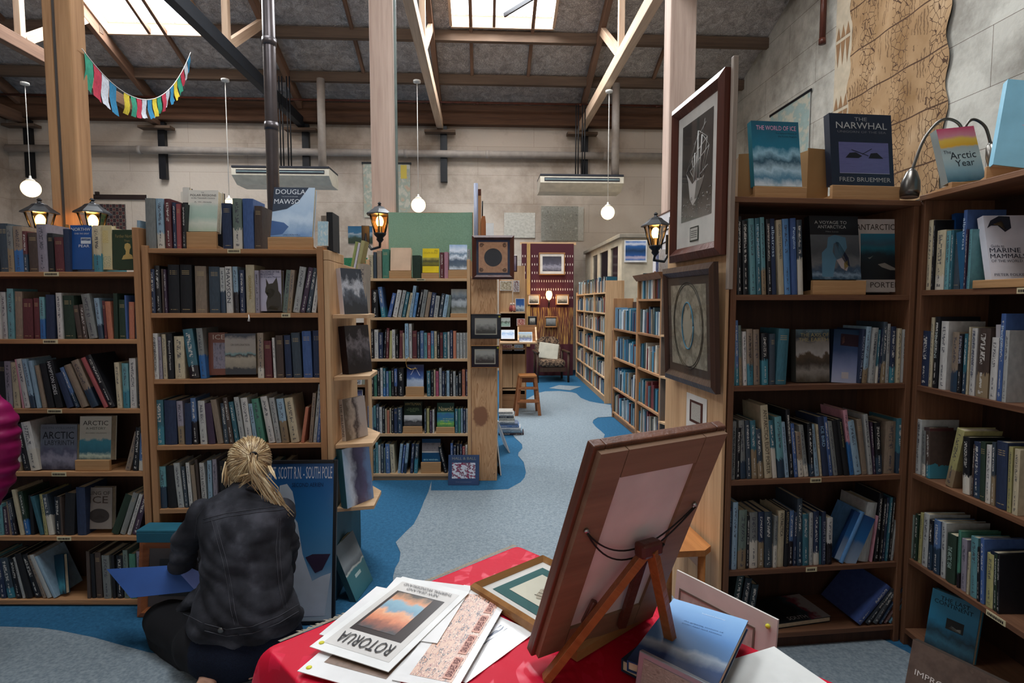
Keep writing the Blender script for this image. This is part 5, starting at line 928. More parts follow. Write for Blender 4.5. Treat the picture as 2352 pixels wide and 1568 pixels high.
row(PD, zD[4], '186 238 140 kt -4; 256 318 188 kt -14; 342 410 164 Tt -26; 416 470 162 tt -26; 478 530 150 Tw -26; 548 598 172 kt -24; 606 660 166 np -26; 682 748 182 cp -32; 756 830 168 Bt -30; 838 904 162 bp -22; 914 978 180 dw -18', 'D1', wD('top shelf'), gD('top shelf'), name='field_guide_book', titles={0: ('ANTARCTICA', 0.6, 0.94, 0.4, 'c8c8c0'), 1: ('SOUTH', 0.72, 0.95, 0.5, 'd0d0c8'), 3: ('LIFE IN THE FREEZER', 0.4, 0.92, 0.5, '98c8d8'), 5: ('SOUTH', 0.72, 0.94, 0.5, 'b8a8a0'), 6: ('albatross', 0.5, 0.9, 0.6, 'c8dcec'), 7: ('GOING TO EXTREMES', 0.48, 0.94, 0.42, '3c3c44'), 9: ('Penguins', 0.6, 0.88, 0.6, 'c4dcf0')})
VT = art('ice_bear_water', [(0, '2c4458'), (0.1, '7c90a0'), (0.2, '34485c'), (0.35, '6c6c6c'), (0.6, '4c5054'), (1, '5c6064')], 5, 0.25)
show(PD, zD[4], 1100, 1690, 935, 175, 'D1', 0.035, '1c1c20', 'black A VOYAGE TO ANTARCTICA penguin book on a stand, tall right bookcase top shelf', tilt=8, st='wooden book stand under A VOYAGE TO ANTARCTICA', set_back=0.025, arts=[(0, 1, 0, 0.7, VT)],
     blocks=[([(0.2, 0.04), (0.42, 0.04), (0.5, 0.3), (0.62, 0.34), (0.74, 0.5), (0.72, 0.66), (0.5, 0.7), (0.36, 0.66), (0.33, 0.5), (0.22, 0.42)], '587f94'), ([(0.5, 0.6), (0.58, 0.58), (0.76, 0.34), (0.78, 0.2), (0.7, 0.24), (0.56, 0.42)], '262a3c'), ([(0.44, 0.44), (0.47, 0.56), (0.52, 0.58), (0.58, 0.5), (0.68, 0.34), (0.74, 0.2), (0.71, 0.13), (0.6, 0.18), (0.5, 0.32)], 'a79c9a'), ([(0.66, 0.14), (0.74, 0.2), (0.74, 0.3), (0.66, 0.26)], 'a8904c')], texts=[('A VOYAGE TO', 0.1, 0.87, 0.66, 0.05, 'bcbcb8'), ('ANTARCTICA', 0.16, 0.8, 0.58, 0.05, 'bcbcb8'), ('Mike Lucas', 0.32, 0.74, 0.26, 0.02, '8c8c88')])
PT = art('dark_bay', [(0, '12161c'), (0.35, '1a2024'), (0.55, '1c2c34'), (0.68, '1f6878'), (0.78, '3c5c6c'), (1, '2c7890')], 3, 0.12)
show(PD, zD[4], 1600, 2230, 1048, 190, 'D1', 0.035, 'bcb4ae', 'white-bordered ANTARCTICA book by PORTER at the right end of the tall right bookcase top shelf', tilt=4, set_back=0.10, yaw=-6, arts=[(0.08, 0.86, 0.17, 0.80, PT)], blocks=[([(0.38, 0.38), (0.5, 0.4), (0.7, 0.32), (0.82, 0.3), (0.6, 0.3), (0.45, 0.34)], '8c8880'), ([(0.2, 0.47), (0.26, 0.48), (0.3, 0.5), (0.24, 0.45)], '6c7470')], texts=[('ANTARCTICA', 0.0, 0.85, 0.76, 0.08, '40342c', 0.005), ('PORTER', 0.25, 0.06, 0.5, 0.075, '40342c', 0.005)])
row(PD, zD[3], '116 150 358 Tt; 158 200 188 iw -12; 206 240 248 qw -14; 252 296 322 wt -12; 304 376 292 uw -12; 388 462 298 ut -10; 480 556 342 kw -8; 566 634 350 db 4; 642 770 288 tb 44; 1684 1744 262 sw 62; 1756 1824 275 Et 58; 1832 1860 300 tw 46; 1864 1894 288 nt 66; 1900 1950 205 dw 40; 1958 2000 228 Et 30; 2006 2070 262 nw 28; 2084 2134 284 ct 28; 2146 2220 296 Et 30', 'D2', wD('second shelf'), gD('second shelf'), name='polar_history_book', titles={4: ('SOUTH BY NORTHWEST', 0.25, 0.88, 0.45, '3c342c'), 10: ('The Coldest March', 0.42, 0.92, 0.45, '3c4450'), 17: ('EXTREME SOUTH', 0.45, 0.96, 0.4, '34302c')})
AX = art('heavy_earth', [(0, '4c4438'), (0.2, '8a847c'), (0.35, '403830'), (0.5, '5a4c3c'), (0.55, 'a8a4a0'), (0.75, '8c8880'), (0.85, '3c444c'), (1, '5c747c')], 3, 0.22)
show(PD, zD[3], 880, 1282, 925, 288, 'D2', 0.035, '4c4c48', 'grey THE AXIS OF THE EARTH book face out, tall right bookcase second shelf', tilt=4, set_back=0.05, arts=[(0, 1, 0, 1, AX)], texts=[('THE AXIS OF', 0.14, 0.86, 0.84, 0.07, 'a89c6c'), ('THE EARTH', 0.08, 0.77, 0.88, 0.07, 'a89c6c', 0.01), ('ALAN GURNEY', 0.3, 0.945, 0.5, 0.03, '8ca0a8')])
EB = art('blue_back_cover', [(0, 'aab0c8'), (0.3, '7c86a8'), (0.6, '33486c'), (1, '16324a')], 2, 0.1)
show(PD, zD[3], 1300, 1625, 945, 290, 'D2', 0.04, '16283c', 'blue back cover of ESCAPE TO THE POLE, tall right bookcase second shelf', tilt=3, set_back=0.04, yaw=-5, roll=3, arts=[(0, 1, 0, 1, EB)], blocks=[([(0.24, 0.7), (0.98, 0.68), (0.98, 0.9), (0.24, 0.92)], '2c1c24'), ([(0.34, 0.08), (0.58, 0.08), (0.58, 0.2), (0.34, 0.2)], 'b8b0b0'), ([(0.3, 0.72), (0.38, 0.76), (0.36, 0.88), (0.29, 0.84)], '6c4c44')])
row(PD, zD[3], '1634 1676 292 np 60', 'D2', 'second shelf, lettered ESCAPE TO THE POLE', gD('second shelf'), name='polar_history_book', titles={0: ('ESCAPE TO THE POLE', 0.08, 0.86, 0.5, 'a8b0c0')})
row(PD, zD[2], '96 152 358 et 0; 160 212 434 kt; 226 292 348 ew -26; 298 354 346 dt -22; 360 424 346 tw -24; 430 494 450 dw -30; 512 600 160 cp -52; 606 660 345 tw -50; 668 750 300 Tw -40; 758 806 366 st -52; 812 862 212 kt -52; 868 914 384 bt -50; 920 984 486 uw -38; 990 1044 405 ew -66; 1050 1110 380 kw -30; 1120 1172 395 st -62; 1180 1206 396 ct -50; 1212 1284 300 np -64; 1290 1334 306 bt -70; 1342 1396 360 et -74; 1402 1460 342 kp -74; 1466 1530 330 kp -90; 1536 1588 218 Pw -84; 1594 1676 352 st -92; 1686 1748 335 ub -70; 1760 1812 272 Et -64; 1818 1846 368 pt -40; 1852 1926 370 kw -20; 1952 2078 362 ut 0; 2090 2180 320 tw 10', 'D3', wD('third shelf'), gD('third shelf'), name='polar_history_book',
    titles={0: ('ARCTIC AND ANTARCTIC', 0.08, 0.84, 0.5, '1c1c1c'), 6: ('ANTARCTICA ELIOT PORTER', 0.06, 0.94, 0.5, '3c342c'), 10: ('ANTARCTICA', 0.5, 0.8, 0.4, 'b8b8b0'), 17: ('ICE BIRD', 0.5, 0.84, 0.5, '9cc4e4'), 21: ('Antarctic Odyssey', 0.5, 0.96, 0.4, 'a8a478')})
row(PD, zD[1], '52 104 360 np 0; 110 172 286 st 0; 182 280 380 qw 0; 288 320 450 kt; 330 430 410 ew 4; 436 504 405 nw 6; 512 600 400 dt 2; 606 650 450 ew 0; 660 736 390 cp; 742 790 385 kp 0; 796 848 388 iw 0; 852 894 408 nt; 900 962 240 dw 6; 968 1040 430 tt 2; 1048 1092 412 Et 4; 1098 1164 395 nw 4; 1170 1190 456 tp 2; 1194 1240 400 np 8; 1250 1318 470 ww 14; 1410 1450 400 Bp 265; 1640 1760 290 Ep 118; 1778 1800 445 Pp 80; 1822 1870 170 kt 70; 1876 1912 240 kt 70; 1918 1950 230 nt 70; 1956 1984 225 tt 70; 1990 2016 225 kt 70; 2024 2056 240 Et 100', 'D4', wD('fourth shelf'), gD('fourth shelf'), name='polar_history_book',
    titles={8: ('ANTARCTICA', 0.55, 0.97, 0.5, '1c2024'), 9: ('SASTRUGI POLARIS', 0.42, 0.98, 0.5, 'a89878'), 0: ('WORSLEY', 0.7, 0.96, 0.5, '9cc0d0'), 17: ('ESCAPE TO THE POLE', 0.08, 0.82, 0.5, 'a8a8b4')})
SBF = art('blue_sea_cover', [(0, '8a9cb0'), (0.3, '6c8098'), (0.42, '5a708c'), (0.5, '1c5a90'), (0.8, '144a7c'), (1, '12386a')], 2, 0.1)
show(PD, zD[1], 1330, 1560, 985, 330, 'D4', 0.03, '24487c', 'blue sea-covered book leaning right, tall right bookcase fourth shelf', tilt=4, set_back=0.03, roll=22, yaw=-12, arts=[(0, 1, 0, 1, SBF)])
for (a, b_, yt, c, ln, n_) in ((1955, 1975, 1352, '1f4a98', 74, 'bright blue'), (1979, 1994, 1358, '38424c', 64, 'charcoal'), (1998, 2012, 1345, '51585e', 60, 'grey'), (2015, 2022, 1348, '244060', 58, 'slate blue'), (2025, 2033, 1362, '74504c', 52, 'brownish'), (2036, 2044, 1370, '5fa0b8', 46, 'turquoise')):
    u0, _ = PD.uz(a, 1500, 0.01); u1, _ = PD.uz(b_, 1500, 0.01); ut, zt = PD.uz((a+b_)/2+ln, yt, 0.01); tl = math.atan2(ut-(u0+u1)/2, zt-zD[0]); W = max(0.012, (u1-u0)*math.cos(tl)); H = (zt-zD[0])/math.cos(tl)
    spine_book(PD.mat(u1, 0.01, zD[0]+0.001) @ Matrix.Rotation(tl, 4, 'Y') @ Matrix.Translation((-W/2, 0, 0)), W-0.002, 0.24, H, c, 't', 'large %s book leaning right on the bottom shelf of the tall right bookcase' % n_, 'atlas_book', gD('bottom shelf'))
M = PD.mat(PD.uz(1776, 1480, 0.06)[0], 0.03, zD[0]+0.001) @ Matrix.Rotation(R(6), 4, 'Z') @ Matrix.Rotation(-R(90), 4, 'X') @ Matrix.Translation((0, -0.024, 0))
front_book(M, 0.27, 0.2, 0.024, '1c2024', 'black SOUTH book lying flat on the bottom shelf of the tall right bookcase', arts=[(0.3, 1, 0, 1, art('south_cover', [(0.3, '1c2426'), (0.5, '2c4a54'), (0.6, '8a2c44'), (0.75, 'b0b0b0')], 3, 0.5, 'h'))], texts=[('SOUTH', 0.25, 0.06, 0.36, 0.12, 'd8d8d8', 0.01)])
for k, (dx, hx, n_) in enumerate(((0.015, '2c4a4c', 'dark green'), (0.055, '20303c', 'dark navy'), (0.09, '28404c', 'slate'))):
    z_h = 0.27-0.03*k
    spine_book(PD.mat(0.03+dx, 0.03, zD[0]+0.001) @ Matrix.Rotation(R(8), 4, 'Y') @ Matrix.Translation((0.015, 0, 0)), 0.03, 0.18, z_h, hx, 't', '%s book at the left end of the bottom shelf of the tall right bookcase' % n_, 'atlas_book', gD('bottom shelf'))
# ------------------------------------------------------------------ corner bookcase: faces left, spines towards the aisle
gp_ = PD.pt(uD1, 0, 0); gx = gp_.x+0.006; PGn = Plane(gx, gp_.y+0.0, -PI/2)        # u runs towards the camera, n = +x (into the case)
zG = [0.07] + [PGn.uz(2112, y, 0)[1] for y in (1302, 1097, 889)] + [zD[4], zD[5]+0.0]
zG[1] = PGn.uz(2200, PGn and 1362, 0)[1]
def shelfz(px, py): return PGn.uz(px, py)[1]
zG = [0.075, shelfz(2200, 1356), shelfz(2200, 1131), shelfz(2200, 904), shelfz(2200, 664), shelfz(2200, 428)]
uG1 = 1.15
t_ = bookcase('bookcase', 'dark-stained corner bookcase at far right, meeting the tall right bookcase', PGn, 0.0, uG1, 0.30, zG[:5], zG[5]-0.022, st=0.024, mats=(DARKW, DARKWV, BACKW), back_top=zG[5]-0.022, kick=2, stickers=[(PGn.uz(2335, 664)[0]-0.0, zG[4], 0.06), (PGn.uz(2266, 1380)[0], zG[1], 0.08)])
MB().box(-0.004, uG1, -0.006, 0.30, zG[5]-0.022, zG[5], bev=0.002).build('top_board', wood('dark_shelf_y', '93694b', '6b4833', 'X'), t_)
wG = lambda r: 'on the %s of the corner bookcase' % r
gG = lambda r: 'books on the %s of the corner bookcase' % r
def rg(z, d, zm, r, nm='antarctic_book', **k): row(PGn, z, d, zm, wG(r), gG(r), name=nm, **k)
rg(zG[4], '652 682 950 ct; 686 698 950 kt; 702 760 1016 cw; 770 800 1020 Tt; 804 822 1016 tt; 826 866 1028 db; 872 896 884 bp; 900 912 1010 pt', 'G1', 'top shelf', titles={6: ('albatross', 0.5, 0.9, 0.7, 'c8dcf0')})
rg(zG[4], '926 944 1010 Tt', 'G1', 'top shelf beside the two-penguin cover')
rg(zG[3], '1520 1585 270 nt; 1592 1616 166 ct; 1620 1658 160 kt; 1664 1720 196 wt; 1765 1816 280 uw; 1820 1850 296 kt; 1854 1882 292 tw; 1888 1902 240 ct; 1906 1948 250 wt; 1954 2048 248 vw; 2062 2116 322 wt; 2122 2160 136 bt; 2166 2200 266 Et', 'G2', 'second shelf', titles={2: ('PENGUINS', 0.42, 0.78, 0.5, 'c0ccc8'), 5: ('PENGUINS', 0.5, 0.97, 0.7, '8a8ca0'), 8: ('FRASER PENGUINS', 0.3, 0.96, 0.45, '44506c'), 11: ('Penguins', 0.55, 0.86, 0.7, 'b8d4ec')})
rg(zG[2], '104 164 330 Et 26; 178 222 462 ew 8; 236 284 470 vw 4; 446 536 450 yw 150; 668 750 540 kw 8; 760 780 620 vt; 784 862 600 nw 10; 868 930 600 gb 14; 940 1000 640 ww 24; 1008 1052 605 dw 20; 1060 1190 600 nb 20; 1200 1250 660 yt 30; 1262 1330 690 ct 40', 'G3', 'third shelf', titles={0: ('Children of the Light', 0.3, 0.95, 0.45, '34343c')})
rg(zG[1], '20 48 118 qt 22; 56 84 116 gt 20; 92 116 104 yt 26; 122 170 110 Et 24; 178 212 166 kw 20; 220 276 168 iw 16; 286 326 186 Et 14; 332 408 290 gp 20; 426 450 258 Gw 20; 458 504 330 lt 12; 514 534 434 ct; 540 602 312 Tt 10; 608 630 400 kt 8; 634 668 325 bt 6; 674 736 456 yt 16; 740 766 456 gt 10; 772 796 460 kt 8', 'G4', 'fourth shelf', titles={7: ('THE ARCTIC YEAR', 0.3, 0.75, 0.45, 'b8d4c8')})
def gshow(zs, px_l, px_r, yt, T, base, label, tilt=8, off=0.03, toward=18, stl=None, wdt=None, **k):
    """front cover turned to the camera, standing on a shelf of the corner case; px_l bottom-left pixel"""
    u0 = PGn.uz(px_l[0], px_l[1], off)[0]; p = PGn.pt(u0, off, zs+0.001)
    Y = p.y
    pr = at_y(px_r[0], px_r[1], Y); W = wdt or (pr.x - p.x); H = at_y(px_l[0], yt, Y).z - zs
    M = Matrix.Translation(p) @ Matrix.Rotation(R(toward), 4, 'Z') @ Matrix.Rotation(-R(tilt), 4, 'X')
    return front_book(M, W, H/math.cos(R(tilt)), T, base, label, **k)
EMP = art('emperor_sky', [(0, '7c90a4'), (0.25, '5c7890'), (0.5, '2c5a7c'), (1, '24486c')], 2, 0.15)
def peng(x, z, s): return [([(x, z), (x+0.5*s, z+0.0*s), (x+0.62*s, z+0.5*s), (x+0.55*s, z+1.0*s), (x+0.62*s, z+1.25*s), (x+0.5*s, z+1.42*s), (x+0.3*s, z+1.4*s), (x+0.2*s, z+1.2*s), (x-0.02*s, z+0.8*s), (x-0.08*s, z+0.3*s)], '262a34'), ([(x+0.22*s, z+0.06*s), (x+0.46*s, z+0.08*s), (x+0.52*s, z+0.5*s), (x+0.44*s, z+1.0*s), (x+0.3*s, z+1.0*s), (x+0.18*s, z+0.5*s)], 'b8b09c'), ([(x+0.44*s, z+1.26*s), (x+0.5*s, z+1.1*s), (x+0.56*s, z+1.16*s)], 'c89c4c')]
gshow(zG[4], (2222, 660), (2312, 660), 528, 0.03, '2c5a7c', 'blue ANTARCTICA book with emperor penguins face out on the corner bookcase', off=0.02, toward=6, arts=[(0, 1, 0, 1, EMP)], texts=[('ANTARCTICA', 0.1, 0.82, 0.8, 0.08, '1c2c44', 0.01)], blocks=peng(0.18, 0.05, 0.48)+peng(0.6, 0.02, 0.3))
gshow(zG[4], (2205, 650), (2318, 650), 486, 0.02, '1c4a88', 'deep blue albatross book cover behind the emperor penguin book', off=0.09, toward=0, arts=[(0, 1, 0, 1, art('deep_blue', [(0, '1c3a68'), (1, '244f8c')], 2, 0.2))], blocks=[([(0.2, 0.96), (0.3, 0.94), (0.75, 0.7), (0.72, 0.7), (0.3, 0.9)], '10182c')])
stand(PGn.mat(0, 0, zG[4]+0.001) @ Matrix.Translation((0.42, 0.0, 0)), 0.26, 'wooden book stand under Guide to Marine Mammals', H=0.03)
gshow(zG[4]+0.03, (2278, 634), (2375, 634), 490, 0.03, 'dcdce4', 'white Guide to MARINE MAMMALS book on a stand at the right frame edge', off=0.035, toward=-4, tilt=14, texts=[('Guide to', 0.08, 0.5, 0.3, 0.04, '343a4c'), ('MARINE', 0.04, 0.42, 0.7, 0.07, '202638', 0.01), ('MAMMALS', 0.04, 0.33, 0.8, 0.07, '202638', 0.01), ('OF THE WORLD', 0.05, 0.27, 0.7, 0.04, '343a4c'), ('PIETER FOLKENS', 0.08, 0.06, 0.8, 0.04, '343a4c')], blocks=[([(0.05, 0.8), (0.15, 0.92), (0.35, 0.99), (0.6, 0.98), (0.6, 0.8), (0.45, 0.74), (0.3, 0.84), (0.15, 0.84)], '30343e'), ([(0.2, 0.86), (0.35, 0.84), (0.45, 0.76), (0.5, 0.78), (0.4, 0.92)], 'c8a860')])
gshow(zG[3], (2306, 912), (2420, 930), 746, 0.03, 'a9a4a6', 'grey penguin study book face out at the right edge, corner bookcase second shelf', off=0.03, toward=8, tilt=3, texts=[('Penguins', 0.4, 0.84, 0.5, 0.05, '34343c')], blocks=[([(0.15, 0.5), (0.3, 0.62), (0.6, 0.64), (0.8, 0.5), (0.6, 0.4), (0.3, 0.4)], '44444c')])
gshow(zG[2], (2135, 1102), (2192, 1108), 985, 0.03, '4c3c3c', 'dark red-brown photograph book face out, corner bookcase third shelf', off=0.02, toward=4, tilt=3, arts=[(0, 1, 0, 1, art('rust_field', [(0, '5c504c'), (0.25, '2c2628'), (0.4, '4c3c38'), (0.7, '4a3634'), (1, '5c3838')], 4, 0.2))])
gshow(zG[2], (2122, 1095), (2215, 1105), 966, 0.02, '6a625c', 'dark grey Children of the Light cover behind the photograph book', off=0.08, toward=0, tilt=2, texts=[('Children of the', 0.3, 0.9, 0.6, 0.05, '24242a')])
gshow(zG[1], (2292, 1400), (2400, 1410), 1275, 0.03, '1c2438', 'navy WHALES book face out at the right frame edge, corner bookcase fourth shelf', off=0.02, toward=4, tilt=3, arts=[(0, 1, 0, 1, art('whale_sea', [(0.2, '141a28'), (0.5, '26324c'), (0.8, '182038')], 3, 0.4, 'n'))], texts=[('WHALES', 0.12, 0.76, 1.1, 0.16, '6c6c7c', 0.02)])
BLC = art('last_continent', [(0, '10222c'), (0.18, '2c5a6c'), (0.3, '14303c'), (0.5, '1f6a88'), (1, '2f7c98')], 5, 0.15)
_p = at_z(2122, 1478, 0.076)
front_book(Matrix.Translation(_p) @ Matrix.Rotation(R(-62), 4, 'Z') @ Matrix.Rotation(-R(12), 4, 'X'), 0.17, 0.235, 0.03, '2f7c98', 'teal THE LAST CONTINENT book leaning in the bottom of the corner bookcase', arts=[(0, 1, 0, 1, BLC)], texts=[('THE LAST', 0.2, 0.86, 0.6, 0.07, '14242c', 0.01), ('CONTINENT', 0.08, 0.78, 0.8, 0.07, '14242c', 0.02)], blocks=[([(0.38, 0.42), (0.74, 0.42), (0.74, 0.6), (0.38, 0.6)], '22221f'), ([(0.42, 0.43), (0.5, 0.5), (0.6, 0.47), (0.7, 0.5), (0.7, 0.43)], 'b8b4a8')])
# top-of-case books, right and corner
WI = art('ice_fall', [(0, 'c0ccd4'), (0.12, '4c7c94'), (0.25, 'a8c4d0'), (0.38, '2c5060'), (0.5, '8cb4c4'), (0.6, '1c6c84'), (1, '1c5468')], 3.2, 0.2)
show(PD, zD[5], 1737, 1847, 434, 286, None, 0.03, '2c7c8c', 'THE WORLD OF ICE book on a stand on top of the tall right bookcase', tilt=9, set_back=0.02, st='wooden book stand under THE WORLD OF ICE', arts=[(0, 1, 0, 1, WI)], texts=[('THE WORLD OF ICE', 0.1, 0.86, 0.84, 0.07, 'd49ab4', 0.01), ('The Natural History of', 0.5, 0.8, 0.45, 0.03, '1c2c34'), ('the Frozen Regions', 0.55, 0.75, 0.4, 0.03, '1c2c34')])
show(PD, zD[5], 1916, 2060, 432, 270, None, 0.035, '1e2736', 'dark navy THE NARWHAL book on a stand on top of the tall right bookcase', tilt=7, set_back=0.02, st='wooden book stand under THE NARWHAL', arts=[(0.13, 0.93, 0.17, 0.60, art('dusk_sea', [(0.2, '4c4c74'), (0.5, '5c5c88'), (0.8, '3c4068')], 9, 0.5, 'n', sx=0.3, sy=3))],
     texts=[('THE', 0.4, 0.9, 0.2, 0.05, '8c8c8c'), ('NARWHAL', 0.1, 0.79, 0.82, 0.09, 'a8a8a4', 0.005), ('UNIGORN OF THE SEA', 0.12, 0.73, 0.78, 0.03, '6c6c70'), ('FRED BRUEMMER', 0.12, 0.05, 0.82, 0.06, '9c9c98', 0.005)],
     blocks=[([(0.13, 0.17), (0.93, 0.17), (0.93, 0.165), (0.13, 0.165)], 'a8a8b4'), ([(0.23, 0.38), (0.3, 0.45), (0.4, 0.46), (0.5, 0.41), (0.44, 0.38)], '17171f'), ([(0.6, 0.38), (0.64, 0.45), (0.74, 0.46), (0.84, 0.38)], '17171f'), ([(0.33, 0.5), (0.6, 0.42), (0.6, 0.41), (0.33, 0.49)], '14141c'), ([(0.66, 0.52), (0.5, 0.44), (0.5, 0.43), (0.66, 0.51)], '14141c')])
AY = art('arctic_year_cover', [(0, '2c5060'), (0.2, '7c98a0'), (0.45, 'a8b4b0'), (0.62, '9ca4a0'), (0.66, 'd4a030'), (0.78, 'd8b04c'), (0.84, 'c8808c'), (1, 'c44868')], 2, 0.07, rough=0.1)
pl = PGn.pt(PGn.uz(2165, 415, 0.03)[0], 0.03, zG[5]); pr = at_y(2253, 395, pl.y)
stand(Matrix.Translation(pl + Vector((0.09, -0.05, 0.001))) @ Matrix.Rotation(R(4), 4, 'Z'), 0.19, 'wooden book stand under The Arctic Year', H=0.03)
front_book(Matrix.Translation(pl + Vector((0.0, -0.03, 0.031))) @ Matrix.Rotation(R(0), 4, 'Z') @ Matrix.Rotation(-R(12), 4, 'X') @ Matrix.Rotation(-R(6), 4, 'Y'), 0.155, 0.23, 0.035, '9ca4a0', 'The Arctic Year book in a glossy jacket on top of the corner bookcase', arts=[(0, 1, 0, 1, AY)], texts=[('The', 0.05, 0.53, 0.2, 0.06, '2c2c34'), ('Arctic', 0.2, 0.42, 0.68, 0.13, '20242c', 0.01), ('Year', 0.3, 0.28, 0.5, 0.12, '20242c', 0.01)])
pl = PGn.pt(PGn.uz(2268, 375, 0.0)[0], 0.02, zG[5])
stand(Matrix.Translation(pl + Vector((0.12, -0.02, 0.001))) @ Matrix.Rotation(R(-20), 4, 'Z'), 0.26, 'dark wooden stand under the light blue book at the frame edge', H=0.05)
front_book(Matrix.Translation(pl + Vector((0.0, 0.0, 0.052))) @ Matrix.Rotation(R(-14), 4, 'Z') @ Matrix.Rotation(-R(14), 4, 'X') @ Matrix.Rotation(R(12), 4, 'Y'), 0.26, 0.34, 0.03, '8cc4da', 'light blue book cut by the right edge on top of the corner bookcase', texts=[('A Complete', 0.35, 0.82, 0.5, 0.06, '4c8098'), ('of Arctic', 0.3, 0.7, 0.5, 0.06, '4c8098')], blocks=[([(0.25, 0.48), (0.4, 0.5), (0.7, 0.52), (0.8, 0.44), (0.55, 0.42)], 'd8a8b4')])
BOXB = plain('brown_card_box', 'a07a4e', 0.7)
for px0, px1, yt, lab, yw in ((1686, 1716, 357, 'plain brown magazine box behind THE WORLD OF ICE, left of it', 10), (1845, 1905, 343, 'plain brown magazine box between THE WORLD OF ICE and THE NARWHAL', 38)):
    u0, zt = PD.uz(px0, yt, 0.12); u1, _ = PD.uz(px1, yt, 0.12)
    t = thing('magazine_box', lab, 'box', PD.mat(u0+0.01, 0.10, zD[5]+0.001) @ Matrix.Rotation(R(yw-30), 4, 'Z')); W = max(0.09, (u1-u0)*0.9)
    hh = zt-zD[5]
    MB().box(0, W, 0, 0.003, 0, hh).build('front_face', BOXB, t); MB().box(0, 0.003, 0.003, 0.16, 0, hh*0.96).build('side', BOXB, t); MB().box(W-0.003, W, 0.003, 0.16, 0, hh*0.96).build('side', FRAME_BR, t); MB().box(0.003, W-0.003, 0.003, 0.16, 0, 0.003).build('base', BOXB, t)
# gooseneck reading lamps
def goose(pts, label, headp, headd):
    t = thing('gooseneck_lamp', label, 'lamp', Matrix.Translation(Vector(pts[0])))
    q = [Vector(p)-Vector(pts[0]) for p in pts]
    c = []
    for i in range(len(q)-1):
        p0, p1, p2, p3 = q[max(0, i-1)], q[i], q[i+1], q[min(len(q)-1, i+2)]
        for k in range(8): s = k/8; c.append(0.5*((2*p1)+(p2-p0)*s+(2*p0-5*p1+4*p2-p3)*s*s+(3*p1-p0-3*p2+p3)*s**3))
    c.append(q[-1]); MB().tube(c, 0.006, 8).build('neck', plain('gunmetal', '6c6862', 0.3, 0.9), t)
    d = Vector(headd).normalized(); M = Matrix.Translation(q[-1]) @ d.to_track_quat('Z', 'Y').to_matrix().to_4x4()
    MB().lathe([(0.008, -0.005), (0.02, 0.01), (0.034, 0.05), (0.038, 0.09), (0.034, 0.115), (0.03, 0.112)], 18, M).build('shade', plain('gunmetal', '6c6862', 0.3, 0.9), t)
    MB().lathe([(0.035, 0), (0.03, 0.012), (0.008, 0.016)], 14).build('mount', BLACK, t)
Yg = 2.5
def gp(px, py, y=Yg): return at_y(px, py, y)
goose([gp(2200, 415, 2.42), gp(2212, 330, 2.42), gp(2203, 285, 2.42), gp(2165, 275, 2.42), gp(2125, 315, 2.42), gp(2095, 390, 2.42)], 'metal gooseneck reading lamp with its shade hanging beside THE NARWHAL', None, (-0.1, -0.05, -1))
goose([gp(2215, 410, 2.55), gp(2213, 310, 2.55), gp(2232, 275, 2.55), gp(2262, 290, 2.55), gp(2275, 330, 2.55)], 'second gooseneck lamp bending behind The Arctic Year', None, (0.2, -0.3, -1))
